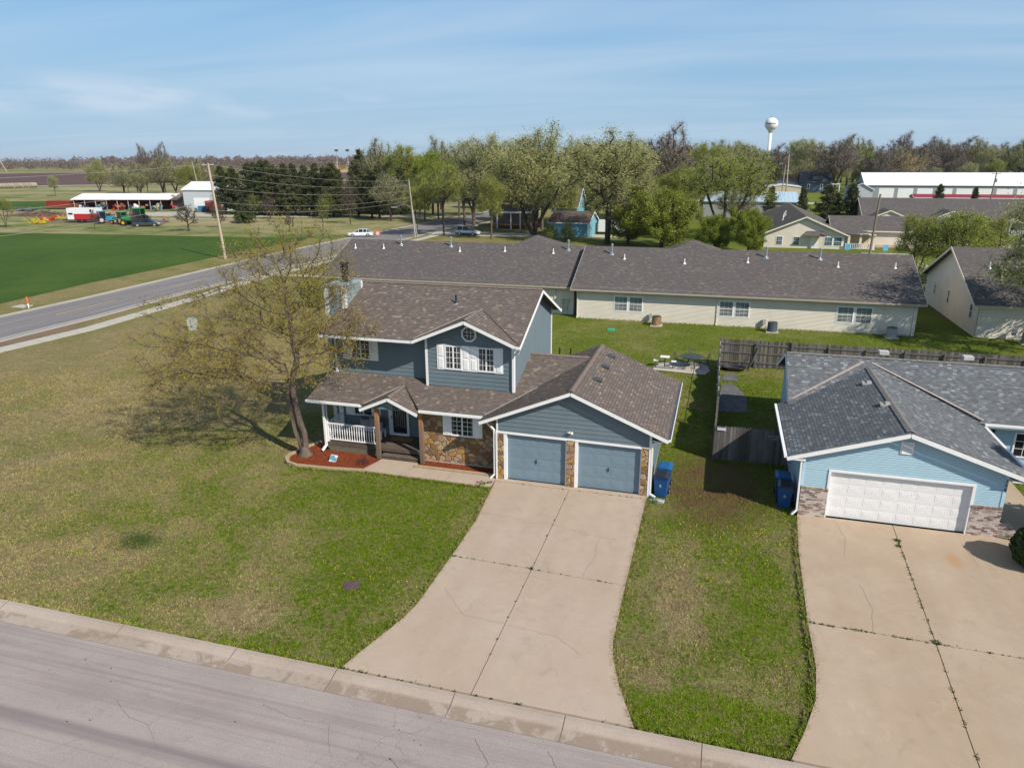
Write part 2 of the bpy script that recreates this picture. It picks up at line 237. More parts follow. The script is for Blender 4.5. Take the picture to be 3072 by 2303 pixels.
# lawn: shared by the ground and the blades that stand on it
def lawn(name, blades=False, bright=1.0):
    k = Mt(name, 0.95, 0.1); p = k.pos(); s_ = k.sep(p); x, y = s_[0], s_[1]
    n0 = k.noise(p, 0.045, 3, 0.55); n1 = k.noise(p, 0.22, 5, 0.62, 0.4); n2 = k.noise(p, 1.3, 5, 0.68, 0.3); n3 = k.noise(p, 7.0, 4, 0.7); n4 = k.noise(p, 40, 3, 0.7); n5 = k.noise(p, 15, 3, 0.75)
    dry = k.rng(x, -3.0, -22.0, -0.05, 0.27)                 # the far side lawn is still half dormant
    e1 = k.m('SQRT', k.m('ADD', k.m('POWER', k.m('DIVIDE', k.m('SUBTRACT', x, 9.6), 2.4), 2.0), k.m('POWER', k.m('DIVIDE', k.m('SUBTRACT', y, 1.8), 4.0), 2.0)))
    wear = k.rng(e1, 0.55, 1.25, 1.0, 0.0)                 # worn ground between the two houses
    st = lambda q, lo=0.36, hi=0.64: k.rng(q, lo, hi)
    t = k.m('ADD', k.m('ADD', k.m('MULTIPLY', st(n0), 0.20), k.m('MULTIPLY', st(n1), 0.34)), k.m('ADD', k.m('MULTIPLY', st(n2), 0.28), k.m('MULTIPLY', st(n3), 0.24)))
    def el(cx, cy, rx, ry, a, b): return k.rng(k.m('SQRT', k.m('ADD', k.m('POWER', k.m('DIVIDE', k.m('SUBTRACT', x, cx), rx), 2.0), k.m('POWER', k.m('DIVIDE', k.m('SUBTRACT', y, cy), ry), 2.0))), 0.3, 1.1, a, b)
    t = k.m('ADD', t, k.m('ADD', k.m('ADD', el(8.5, -7.6, 1.3, 5.0, .30, 0.0), el(10.0, -12.6, 2.6, 1.2, -.45, 0.0)), k.m('ADD', el(-4.5, -12.0, 3.2, 1.1, .22, 0.0), k.m('ADD', el(-2.4, -4.5, 3.4, 5.0, -.16, 0.0), el(11.2, -6.5, 1.2, 4.5, -.2, 0.0)))))
    t = k.m('ADD', t, dry); t = k.m('ADD', t, k.rng(y, 20.0, 45.0, 0.0, -0.10))
    f = k.rng(t, 0.44, 0.86)
    g = k.mix(st(n1), (0.064, 0.142, 0.005), (0.138, 0.218, 0.009))
    g = k.mix(st(n3), g, (0.215, 0.275, 0.018))
    tan = k.mix(st(n2), (0.50, 0.40, 0.215), (0.335, 0.255, 0.13))
    c = k.mix(f, g, tan)
    c = k.mix(k.rng(x, -4.0, -26.0, 0.0, 0.25), c, k.mix(st(n2), (0.40, 0.325, 0.140), (0.290, 0.255, 0.078)))
    n6 = k.noise(p, 2.9, 6, 0.78, 0.5); n7 = k.noise(k.vmap(p, loc=(7, 3, 0)), 3.8, 6, 0.75, 0.4)
    c = k.mix(k.rng(n6, 0.50, 0.62, 0, 0.75), c, (0.300, 0.230, 0.120)); c = k.mix(k.rng(n7, 0.51, 0.64, 0, 0.6), c, (0.060, 0.100, 0.010))
    c = k.mix(k.m('MULTIPLY', wear, k.rng(n2, 0.3, 0.6, 0.35, 0.95)), c, (0.185, 0.110, 0.062))
    # lush spot in the front lawn
    e2 = k.m('SQRT', k.m('ADD', k.m('POWER', k.m('DIVIDE', k.m('ADD', x, 11.9), 1.0), 2.0), k.m('POWER', k.m('DIVIDE', k.m('ADD', y, 9.05), 0.75), 2.0)))
    c = k.mix(k.rng(k.m('ADD', e2, k.m('MULTIPLY', n3, 0.9)), 0.8, 1.7, 0.8, 0.0), c, (0.035, 0.085, 0.012))
    c = k.mix(k.rng(n5, 0.42, 0.66, 0, 0.62), c, k.mix(0.55, c, (0.02, 0.03, 0.0)))
    c = k.mix(k.rng(n5, 0.40, 0.30, 0, 0.5), c, k.mix(0.5, c, (0.40, 0.34, 0.16)))
    c = k.mix(k.rng(n4, 0.35, 0.68, 0, 0.45), c, k.mix(0.65, c, (0.0, 0.0, 0.0)))
    if blades:
        a = k.n('ShaderNodeAttribute', attribute_name='tone').outputs[2]
        c = k.mix(k.m('MULTIPLY', a, 0.5), c, k.mix(1.0, c, (1.9, 1.8, 1.7), 'MULTIPLY'))
    k.base(c)
    if not blades: k.bump(k.m('ADD', k.m('ADD', n4, n5), k.m('MULTIPLY', n3, 1.5)), 1.0, 0.05)
    return k.mat
lawn_m = lawn('lawn'); blade_m = lawn('grass blades', True)
k = Mt('crop field', 0.95, 0.1); p = k.pos(); n1 = k.noise(p, 0.06, 5, .6, .5); n2 = k.noise(k.vmap(p, (1, 0.12, 1)), 1.6, 5, 0.7); n3 = k.noise(p, 5, 4, 0.75); rw_ = k.m('FRACT', k.m('MULTIPLY', k.m('ADD', k.sep(p)[0], k.m('MULTIPLY', n1, .6)), 1.9))
cc = k.mix(k.m('ADD', k.m('MULTIPLY', k.rng(n1, .35, .65), 0.5), k.m('MULTIPLY', k.rng(n2, .35, .65), 0.5)), (0.046, 0.108, 0.018), (0.125, 0.195, 0.034)); cc = k.mix(k.rng(k.noise(p, .35, 5, .7), .62, .72, 0, .7), cc, (.17, .17, .07))
cc = k.mix(k.m('MULTIPLY', k.rng(rw_, .55, .8), .35), cc, (0.035, 0.055, 0.012)); k.base(k.mix(k.rng(n3, 0.42, 0.62, 0, 0.6), cc, (0.014, 0.045, 0.008))); k.bump(n3, 1.0, 0.2); crop_m = k.mat
k = Mt('ploughed soil', 0.95, 0.1); p = k.pos(); n1 = k.noise(p, 0.01, 4); n2 = k.noise(k.vmap(p, (0.3, 0.02, 1)), 1.0, 5, 0.7)
k.base(k.mix(n2, k.mix(k.rng(n1, 0.35, 0.65), (0.115, 0.070, 0.066), (0.155, 0.100, 0.090)), (0.09, 0.055, 0.052))); plough_m = k.mat
k = Mt('dry pasture', 0.95, 0.1); p = k.pos(); n1 = k.noise(k.vmap(p, (0.4, 1.6, 1)), 0.03, 4); n2 = k.noise(p, 0.6, 5, 0.65); n3 = k.noise(p, 0.12, 4)
k.base(k.mix(k.rng(k.m('ADD', k.m('ADD', k.m('MULTIPLY', n1, 0.5), k.m('MULTIPLY', n2, 0.3)), k.m('MULTIPLY', n3, 0.35)), 0.48, 0.66), (0.095, 0.140, 0.030), (0.34, 0.28, 0.155))); pasture_m = k.mat

# ================================================================ mesh helpers
class MB:
    def __init__(s): s.v = []; s.f = []; s.uv = {}; s.tone = {}; s.xf = None
    def vert(s, p):
        s.v.append(tuple(s.xf(*p)) if s.xf else tuple(p)); return len(s.v)-1
    def face(s, pts, uv=None, tone=None):
        i = [s.vert(p) for p in pts]; s.f.append(i)
        if uv: s.uv[len(s.f)-1] = uv
        if tone is not None: s.tone[len(s.f)-1] = tone
    def box(s, x0, y0, z0, x1, y1, z1, tone=None, taper=0.0):
        b = len(s.v); t = taper; cx, cy = (x0+x1)/2, (y0+y1)/2
        q = lambda x, y, z: (cx+(x-cx)*(1-t), cy+(y-cy)*(1-t), z)
        for p in ((x0, y0, z0), (x1, y0, z0), (x1, y1, z0), (x0, y1, z0), q(x0, y0, z1), q(x1, y0, z1), q(x1, y1, z1), q(x0, y1, z1)): s.vert(p)
        for f in ((0, 3, 2, 1), (4, 5, 6, 7), (0, 1, 5, 4), (1, 2, 6, 5), (2, 3, 7, 6), (3, 0, 4, 7)):
            s.f.append([b+i for i in f])
            if tone is not None: s.tone[len(s.f)-1] = tone
        return s
    def beam(s, a, b, w, h, tone=None, up=(0, 0, 1)):
        a, b = Vector(a), Vector(b); d = (b-a).normalized(); u = Vector(up)
        if abs(d.dot(u)) > 0.98: u = Vector((0, 1, 0))
        r = d.cross(u).normalized()*(w/2); u = r.cross(d).normalized()*(h/2); o = len(s.v)
        for c in (a, b):
            for q in (-r-u, r-u, r+u, -r+u): s.vert(tuple(c+q))
        for f in ((0, 3, 2, 1), (4, 5, 6, 7), (0, 1, 5, 4), (1, 2, 6, 5), (2, 3, 7, 6), (3, 0, 4, 7)):
            s.f.append([o+i for i in f])
            if tone is not None: s.tone[len(s.f)-1] = tone
        return s
    def tube(s, pts, rad, n=8, cap=True, tone=None):
        pts = [Vector(p) for p in pts]; m = len(pts)
        if not hasattr(rad, '__len__'): rad = [rad]*m
        u = None; o = len(s.v)
        for i, p in enumerate(pts):
            d = (pts[min(i+1, m-1)]-pts[max(i-1, 0)]).normalized()
            if u is None: u = d.orthogonal().normalized()
            u = (u-d*u.dot(d)); u = u.normalized() if u.length > 1e-6 else d.orthogonal().normalized()
            w = d.cross(u)
            for j in range(n):
                a = 2*math.pi*j/n; s.vert(tuple(p+(u*math.cos(a)+w*math.sin(a))*rad[i]))
        for i in range(m-1):
            for j in range(n):
                s.f.append([o+i*n+j, o+i*n+(j+1) % n, o+(i+1)*n+(j+1) % n, o+(i+1)*n+j])
                if tone is not None: s.tone[len(s.f)-1] = tone
        if cap: s.f.append([o+j for j in range(n)][::-1]); s.f.append([o+(m-1)*n+j for j in range(n)])
        return s
    def lathe(s, c, prof, n=16):
        o = len(s.v)
        for r, z in prof:
            for j in range(n):
                a = 2*math.pi*j/n; s.vert((c[0]+r*math.cos(a), c[1]+r*math.sin(a), c[2]+z))
        for i in range(len(prof)-1):
            for j in range(n): s.f.append([o+i*n+j, o+i*n+(j+1) % n, o+(i+1)*n+(j+1) % n, o+(i+1)*n+j])
        s.f.append([o+j for j in range(n)][::-1]); s.f.append([o+(len(prof)-1)*n+j for j in range(n)])
        return s
    def prism(s, poly, z0, z1):       # poly in xy
        o = len(s.v); n = len(poly)
        for z in (z0, z1):
            for p in poly: s.vert((p[0], p[1], z))
        s.f.append([o+i for i in range(n)][::-1]); s.f.append([o+n+i for i in range(n)])
        for i in range(n): s.f.append([o+i, o+(i+1) % n, o+n+(i+1) % n, o+n+i])
        return s
    def side(s, poly, y0, y1):        # poly in xz, extruded along y
        o = len(s.v); n = len(poly)
        for y in (y0, y1):
            for p in poly: s.vert((p[0], y, p[1]))
        s.f.append([o+i for i in range(n)]); s.f.append([o+n+i for i in range(n)][::-1])
        for i in range(n): s.f.append([o+i, o+n+i, o+n+(i+1) % n, o+(i+1) % n])
        return s
    def slab(s, poly, t, udir):       # roof plane: 3D polygon (ccw from above), thickness t downwards, UV in metres
        P = [Vector(p) for p in poly]; nrm = (P[1]-P[0]).cross(P[2]-P[0]).normalized()
        if nrm.z < 0: P.reverse(); nrm = -nrm
        u = Vector(udir).normalized(); w = nrm.cross(u); o = P[0]
        s.face([tuple(p) for p in P], [(p.dot(u), p.dot(w)) for p in P])
        L = [p-Vector((0, 0, t)) for p in P]; s.face([tuple(p) for p in L[::-1]])
        for i in range(len(P)):
            j = (i+1) % len(P); s.face([tuple(P[i]), tuple(L[i]), tuple(L[j]), tuple(P[j])])
        return s
    def build(s, name, mat, parent=None, off=(0, 0, 0), smooth=False, label=None):
        me = bpy.data.meshes.new(name); V = np.array(s.v, dtype=float).reshape(-1, 3)-np.array(off)
        me.from_pydata(V.tolist(), [], s.f)
        if s.uv:
            ul = me.uv_layers.new(name='UVMap')
            for pi, uvs in s.uv.items():
                ls = me.polygons[pi].loop_start
                for j, q in enumerate(uvs): ul.data[ls+j].uv = q
        if s.tone:
            at = me.attributes.new('tone', 'FLOAT', 'FACE'); arr = np.zeros(len(me.polygons), dtype=np.float32)
            for pi, t in s.tone.items(): arr[pi] = t
            at.data.foreach_set('value', arr)
        me.materials.append(mat)
        if smooth: me.polygons.foreach_set('use_smooth', [True]*len(me.polygons))
        me.update(); o = bpy.data.objects.new(name, me); col.objects.link(o)
        if parent is not None: o.parent = parent
        if label: o['label'] = label
        return o
def tag(o, label, cat, group=None):
    o['label'] = label; o['category'] = cat
    if group: o['group'] = group
    return o
def thing(name, label, cat, loc=(0, 0, 0), rz=0.0, group=None):
    o = bpy.data.objects.new(name, None); col.objects.link(o); o.location = loc; o.rotation_euler = (0, 0, rz); o.empty_display_size = 0.3
    return tag(o, label, cat, group)
def structure(o, kind='structure'): o['kind'] = kind; return o
def dup(root, loc, rz=None, label=None, scale=None, group=None):
    def cp(o, par):
        c = o.copy(); col.objects.link(c)
        if par: c.parent = par
        for ch in o.children: cp(ch, c)
        return c
    r = cp(root, None); r.location = loc
    if rz is not None: r.rotation_euler = (0, 0, rz)
    if label: r['label'] = label
    if group: r['group'] = group
    if scale: r.scale = (scale,)*3 if not hasattr(scale, '__len__') else scale
    return r
def sheet(name, poly, z, mat, kind='structure', label=None):
    m = MB(); m.face([(x, y, z) for x, y in poly]); o = m.build(name, mat); structure(o, kind)
    if label: o['label'] = label
    return o
class Fr:      # wall frame: origin, u along the wall, n outwards
    def __init__(s, o, u, n): s.o = Vector(o); s.u = Vector(u); s.n = Vector(n)
    def __call__(s, u, n, z): return s.o+s.u*u+s.n*n+Vector((0, 0, z))
def clipz(poly, a, b):
    def cut(P, z, keep):
        out = []
        for i in range(len(P)):
            p, q = P[i], P[(i+1) % len(P)]; ip, iq = keep(p[1]), keep(q[1])
            if ip: out.append(p)
            if ip != iq: t = (z-p[1])/(q[1]-p[1]); out.append((p[0]+(q[0]-p[0])*t, z))
        return out
    P = cut(poly, a, lambda z: z >= a-1e-9)
    return cut(P, b, lambda z: z <= b+1e-9) if P else []
def siding(mb, fr, poly, step=0.2, lip=0.022, base=None):
    zs = [p[1] for p in poly]; z = min(zs) if base is None else base; top = max(zs); mb.xf = fr
    while z < top-1e-4:
        P = clipz(poly, z, min(z+step, top))
        if len(P) >= 3:
            mb.face([(p[0], lip*(1-(p[1]-z)/step)+0.002, p[1]) for p in P], tone=random.random())
            lo = [p for p in P if abs(p[1]-z) < 1e-6]
            if len(lo) >= 2:
                a, b = min(p[0] for p in lo), max(p[0] for p in lo); mb.face([(a, 0, z), (b, 0, z), (b, lip+0.002, z), (a, lip+0.002, z)])
        z += step
    mb.xf = None
def fbox(mb, fr, u0, u1, n0, n1, z0, z1, tone=None):
    mb.xf = fr; mb.box(u0, n0, z0, u1, n1, z1, tone); mb.xf = None
def flat(mb, fr, u0, u1, n, z0, z1):
    mb.xf = fr; mb.face([(u0, n, z0), (u1, n, z0), (u1, n, z1), (u0, n, z1)], [(u0, z0), (u1, z0), (u1, z1), (u0, z1)]); mb.xf = None
def window(fr, u0, u1, z0, z1, par, off, cols=2, rows=2, fm=None, gm=None, halves=1, vert=False, fwid=0.07, curtain=False, mun=0.02):
    fm = fm or white_p; gm = gm or glass; m = MB(); w = fwid
    fbox(m, fr, u0, u1, 0.0, 0.06, z0, z0+w); fbox(m, fr, u0, u1, 0.0, 0.06, z1-w, z1)
    fbox(m, fr, u0, u0+w, 0.0, 0.06, z0+w, z1-w); fbox(m, fr, u1-w, u1, 0.0, 0.06, z0+w, z1-w)
    iu0, iu1, iz0, iz1 = u0+w, u1-w, z0+w, z1-w
    if vert: fbox(m, fr, iu0, iu1, 0.0, 0.05, (iz0+iz1)/2-0.025, (iz0+iz1)/2+0.025)
    if halves == 2: c = (iu0+iu1)/2; fbox(m, fr, c-0.035, c+0.035, 0.0, 0.055, iz0, iz1)
    for i in range(1, cols):
        u = iu0+(iu1-iu0)*i/cols
        if halves == 2 and abs(u-(iu0+iu1)/2) < 1e-6: continue
        fbox(m, fr, u-mun/2, u+mun/2, 0.0, 0.038, iz0, iz1)
    for i in range(1, rows):
        z = iz0+(iz1-iz0)*i/rows; fbox(m, fr, iu0, iu1, 0.0, 0.036, z-mun/2, z+mun/2)
    o = m.build('window', fm, par, off); g = MB(); flat(g, fr, iu0, iu1, 0.028, iz0, iz1); g.build('pane', gm, o, off)
    if curtain:
        c = MB()
        for a, b in curtain:
            n = 6
            for i in range(n):
                ua = iu0+(iu1-iu0)*(a+(b-a)*i/n); ub = iu0+(iu1-iu0)*(a+(b-a)*(i+0.55)/n); flat(c, fr, ua, ub, 0.0295, iz0, iz1)
        c.build('curtain', plain('curtain behind glass', (0.16, 0.16, 0.18), 0.9), o, off)
    return o
def shutter(fr, u0, u1, z0, z1, par, off, mat=None):
    m = MB(); fbox(m, fr, u0, u1, 0.0, 0.045, z0, z1); mz = (z0+z1)/2; e = 0.055
    for a, b in ((z0+e, mz-e/2), (mz+e/2, z1-e)):
        m.xf = fr; q = [(u0+e, a), (u1-e, a), (u1-e, b), (u0+e, b)]; r = [(u0+e+.04, a+.04), (u1-e-.04, a+.04), (u1-e-.04, b-.04), (u0+e+.04, b-.04)]
        for i in range(4):
            j = (i+1) % 4; m.face([(q[i][0], .0462, q[i][1]), (q[j][0], .0462, q[j][1]), (r[j][0], .062, r[j][1]), (r[i][0], .062, r[i][1])])
        m.face([(p[0], .062, p[1]) for p in r]); m.xf = None
    return m.build('shutter', mat or white_p, par, off)
def gdoor(fr, u0, u1, z0, z1, nc, nr, mat, par, off, n=-0.12):
    m = MB(); h = (z1-z0)/nr; w = (u1-u0)/nc
    for r in range(nr):
        a = z0+r*h; fbox(m, fr, u0, u1, n-0.04, n, a+0.004, a+h-0.004)
        for c in range(nc):
            p0, p1, q0, q1 = u0+c*w+w*.13, u0+(c+1)*w-w*.13, a+h*.2, a+h*.8; m.xf = fr
            for (i0, i1, k0, k1, d0, d1) in ((0, .02, 0, 0, .001, .009), (.02, .035, 0, 0, .009, .002), (.035, .085, 0, 0, .002, .008)):
                q = [(p0+i0, q0+i0), (p1-i0, q0+i0), (p1-i0, q1-i0), (p0+i0, q1-i0)]; s_ = [(p0+i1, q0+i1), (p1-i1, q0+i1), (p1-i1, q1-i1), (p0+i1, q1-i1)]
                for i in range(4):
                    j = (i+1) % 4; m.face([(q[i][0], n+d0, q[i][1]), (q[j][0], n+d0, q[j][1]), (s_[j][0], n+d1, s_[j][1]), (s_[i][0], n+d1, s_[i][1])])
            m.face([(x, n+.008, y) for x, y in s_]); m.xf = None
    return m.build('garage_door', mat, par, off)
def vpipe(x, y, z, r, h, mat, par, off, flash=True, cap=False):
    m = MB()
    if flash: m.lathe((x, y, z-0.08), [(r*3.2, 0), (r*3.0, .06), (r*1.4, .16), (r*1.2, .2)], 12)
    m.lathe((x, y, z-0.1), [(r, 0), (r, h)], 12)
    if cap: m.lathe((x, y, z+h-0.12), [(r*1.5, 0), (r*1.6, .1), (r*0.7, .18)], 12)
    return m.build('roof_vent', mat, par, off, smooth=False)
def gutter(fr_pts, par, off, mat, size=0.11, name='gutter'):
    m = MB(); a, b = Vector(fr_pts[0]), Vector(fr_pts[1]); m.beam(a, b, size, size*0.9); return m.build(name, mat, par, off)
def downspout(pts, par, off, mat, w=0.075):
    m = MB()
    for a, b in zip(pts, pts[1:]): m.beam(a, b, w, w)
    for p in pts[1:-1]: m.box(p[0]-w*.52, p[1]-w*.52, p[2]-w*.52, p[0]+w*.52, p[1]+w*.52, p[2]+w*.52)
    return m.build('downspout', mat, par, off)
FONT = None
def text(s, size, mat, loc, rot, par=None, off=(0, 0, 0), name='house_number', ext=0.012, align='CENTER', bold=0.0):
    cu = bpy.data.curves.new(name, 'FONT'); cu.body = s; cu.size = size; cu.extrude = ext; cu.align_x = align; cu.align_y = 'CENTER'; cu.offset = bold; cu.resolution_u = 3
    tmp = bpy.data.objects.new('tmp', cu); col.objects.link(tmp); bpy.context.view_layer.update()
    me = bpy.data.meshes.new_from_object(tmp.evaluated_get(bpy.context.evaluated_depsgraph_get())); bpy.data.objects.remove(tmp)
    me.name = name; me.materials.clear(); me.materials.append(mat)
    me.transform(Matrix.Translation(Vector(loc)-Vector(off)) @ rot.to_4x4()); o = bpy.data.objects.new(name, me); col.objects.link(o)
    if par is not None: o.parent = par
    return o
FRONT = Matrix.Rotation(R(90), 3, 'X')      # text standing up and facing -Y
# ================================================================ ground, roads, fields
sheet("ground", [(-7000, -3000), (7000, -3000), (7000, 9000), (-7000, 9000)], 0.0, lawn_m)
sheet('crop_field', [(-61.5, -60), (-61.6, 10), (-62.0, 26), (-63.7, 40), (-64.0, 56), (-65.1, 70), (-64.2, 88), (-66, 93), (-72, 90.5), (-84, 89), (-101, 88.5), (-133, 85.5), (-250, 75), (-250, -60)], 0.012, crop_m)
sheet('pasture', [(-61.5, 91.5), (-70, 91), (-84, 89.6), (-101, 89), (-133, 86), (-250, 75.6), (-900, 60), (-900, 2500), (-100, 2500), (-60, 190), (-58.3, 100)], 0.008, pasture_m)
sheet('ploughed_field', [(-520, 255), (-387, 296), (-330, 352), (-262, 420), (-225, 560), (-330, 900), (-540, 830), (-760, 610), (-1100, 500), (-1100, 100)], 0.03, plough_m)
sheet('field_edge_strip', [(-520, 248), (-383, 289), (-326, 345), (-258, 414), (-262, 420), (-330, 352), (-387, 296), (-520, 255)], 0.02, gravel)
sheet('far_green_field', [(-420, 150), (-270, 190), (-208, 228), (-190, 300), (-240, 380), (-300, 330), (-370, 272), (-520, 235)], 0.016, pasture_m)
sheet('young_wheat_field', [(-480, 130), (-262, 168), (-205, 190), (-175, 150), (-230, 120), (-300, 100)], 0.02, crop_m)
sheet('far_meadow', [(-480, 700), (-420, 640), (-250, 900), (-330, 1000)], 0.035, gravel)
# county road along Y with shoulders
LX = [(-80, -47.9), (0, -47.9), (15, -47.9), (24, -47.7), (38, -48.4), (55, -48.1), (66, -47.9), (95, -47.4), (130, -47.0), (170, -44), (230, -36)]
RX = [(-80, -55.7), (0, -55.7), (21, -55.7), (32, -55.7), (47, -56.4), (71, -57.6), (91, -57.6), (130, -56), (170, -53), (230, -45)]
def strip(name, A, B, da, db, z, mat, kind='structure', y0=-80, y1=230):
    ys = sorted({y for y, _ in LX+RX if y0 <= y <= y1} | {y0, y1}); f = lambda P, y: float(np.interp(y, [p[0] for p in P], [p[1] for p in P])); m = MB()
    for a, b in zip(ys, ys[1:]): m.face([(f(A, a)+da, a, z), (f(B, a)+db, a, z), (f(B, b)+db, b, z), (f(A, b)+da, b, z)])
    return structure(m.build(name, mat), kind)
strip('road_shoulder', RX, LX, -1.0, 1.1, 0.012, gravel)
strip('road', RX, LX, 0.0, 0.45, 0.020, asphalt)
strip('road_edge_line', LX, LX, 0.0, 0.14, 0.026, wht)
m = MB()
for a, b in ((-30, -20), (-12, -4), (4, 8.5), (13, 18), (24, 31.5), (40, 46.5)):
    f = lambda y: (float(np.interp(y, [p[0] for p in LX], [p[1] for p in LX]))+float(np.interp(y, [p[0] for p in RX], [p[1] for p in RX])))/2
    m.face([(f(a)-.07, a, .026), (f(a)+.07, a, .026), (f(b)+.07, b, .026), (f(b)-.07, b, .026)])
structure(m.build('road_centre_line', yel))
m = MB(); SW = [(-60, -45.3), (0, -45.3), (12, -45.2), (20, -44.4), (33, -45.2), (44, -46.3), (50, -46.7), (70, -45.6), (100, -44.6), (130, -44), (170, -41)]
for (a, xa), (b, xb) in zip(SW, SW[1:]):
    n = max(1, int((b-a)/1.6))
    for i in range(n):
        y0, y1 = a+(b-a)*i/n, a+(b-a)*(i+1)/n; x0, x1 = xa+(xb-xa)*i/n, xa+(xb-xa)*(i+1)/n; g = 0.012
        m.face([(x0, y0+g, .05), (x0+1.5, y0+g, .05), (x1+1.5, y1-g, .05), (x1, y1-g, .05)])
        m.face([(x0+1.5, y0+g, .05), (x0+1.5, y0+g, 0), (x1+1.5, y1-g, 0), (x1+1.5, y1-g, .05)])
structure(m.build('pavement', walk_c))
sheet('side_path', [(-45.2, 50.0), (-31, 50.6), (-31, 52.0), (-45.2, 51.6)], 0.04, walk_c)
sheet('bare_verge', [(-47.3, -60), (-45.4, -60), (-45.4, 12), (-45.0, 20), (-47.2, 24), (-47.4, 12)], 0.006, dirt)
# farmyard drives
sheet('gravel_drive', [(-152, 138), (-135, 130), (-122, 131), (-100, 134.5), (-80, 137), (-57, 140), (-57, 144.5), (-80, 142), (-100, 139), (-118, 137), (-128, 143), (-140, 146)], 0.024, gravel)
sheet('gravel_track', [(-130, 122.5), (-110, 124.5), (-97, 126), (-97, 127.2), (-110, 126), (-130, 124.5)], 0.024, gravel)
sheet('farm_dirt', [(-150, 108), (-133, 107.5), (-118, 104), (-112, 107), (-120, 119), (-150, 126)], 0.022, dirt)
sheet('side_street', [(-45.2, 101), (-30, 103), (-8, 105.5), (-8, 110), (-30, 109.5), (-47, 112)], 0.022, walk_c)
sheet('back_street', [(-40, 63), (80, 63), (80, 72.5), (-40, 72.5)], 0.018, walk_c)
sheet('crossing_street', [(29.5, 72.5), (36.2, 72.5), (36.6, 93), (30, 93)], 0.022, walk_c)
sheet('gravel_court', [(33.5, 100.5), (66, 103.5), (66, 110.5), (33.5, 106.5)], 0.022, drive_n)
sheet('yard_lot', [(75, 150), (110, 152), (112, 176), (70, 172)], 0.022, gravel)
sheet('town_road', [(30, 218), (90, 222), (140, 260), (90, 232), (30, 226)], 0.026, walk_c)
# ---- residential street in front with rolled kerb and gutter
sheet('street', [(-70, -30), (70, -30), (70, -14.42), (-70, -14.42)], 0.004, street_m)
m = MB(); prof = [(-14.44, .008), (-14.30, .012), (-13.98, .03), (-13.86, .075), (-13.74, .105), (-13.60, .11), (-13.55, .06)]
xs = [-70]+[-13.3+3.55*i for i in range(-8, 0)]+[-12.9, -8.15, -4.0, -0.62, 3.0, 6.1, 9.6, 13.2, 16.8]+[20.4+3.6*i for i in range(8)]+[70]
xs = sorted(set(xs))
for a, b in zip(xs, xs[1:]):
    g = .009
    for (y0, z0), (y1, z1) in zip(prof, prof[1:]): m.face([(a+g, y0, z0), (b-g, y0, z0), (b-g, y1, z1), (a+g, y1, z1)])
structure(m.build('kerb', gutter_m))
sheet('kerb_bed', [(-70, -14.45), (70, -14.45), (70, -13.55), (-70, -13.55)], 0.006, dirt)
# ---- driveways: separate slabs with open joints
def slabs(name, polys, z, mat):
    m = MB()
    for P in polys: m.prism(P, z-.08, z)
    return structure(m.build(name, mat))
g = .013
slabs('driveway', [
    [(.02, -.36), (3.46-g, -.36), (3.46-g, -6.98+g), (.37, -6.92+g), (.36, -4)],
    [(3.46+g, -.36), (6.84, -.36), (6.83, -7.14+g), (3.46+g, -7.02+g)],
    [(.37, -6.92-g), (3.46-g, -6.98-g), (3.42-g, -13.52), (-.55, -13.52), (-.35, -12.75), (-.12, -12.0), (.2, -10.9), (.33, -10.0)],
    [(3.46+g, -7.02-g), (6.83, -7.14-g), (6.85, -10.2), (7.0, -11.1), (7.3, -12.1), (7.88, -13.52), (3.42+g, -13.52)]], .10, drive_c)
slabs('garage_apron', [[(0.0, -.335), (6.86, -.335), (6.86, .0), (0.0, .0)]], .112, drive_c)
slabs('neighbour_driveway', [
    [(12.98, -.02), (16.56-g, -.02), (16.28-g, -7.68+g), (12.66, -7.6+g), (12.78, -3)],
    [(16.56+g, -.02), (20.25, -.02), (21.6, -.4), (22.6, -3.2), (22.4, -7.85+g), (16.28+g, -7.7+g)],
    [(12.66, -7.6-g), (16.28-g, -7.68-g), (16.02-g, -13.52), (11.72, -13.52), (12.15, -12.4), (12.52, -11.2), (12.68, -9.8)],
    [(16.28+g, -7.7-g), (22.4, -7.85-g), (22.3, -13.52), (16.02+g, -13.52)]], .10, drive_n)
sheet('driveway_bed', [(.5, -.4), (6.7, -.4), (6.7, -13.5), (.5, -13.5)], .03, dirt)
sheet('neighbour_driveway_bed', [(13.1, -.1), (20.2, -.1), (20.2, -13.5), (13.1, -13.5)], .03, dirt)
slabs('garden_path', [[(-6.52, -.88), (-5.7, -.88), (-5.7, .2), (-6.2, .2)], [(-5.7+g, -.88), (-4.25-g, -.9), (-4.25-g, .2), (-5.7+g, .2)], [(-4.25+g, -.9), (-2.2-g, -.92), (-2.2-g, .1), (-4.25+g, .1)], [(-2.2+g, -.92), (-.02-g, -.95), (-.02-g, .1), (-2.2+g, .1)],
    [(-6.2, .2+g), (-4.2, .2+g), (-4.2, .62), (-6.12, .62)]], .085, drive_c)
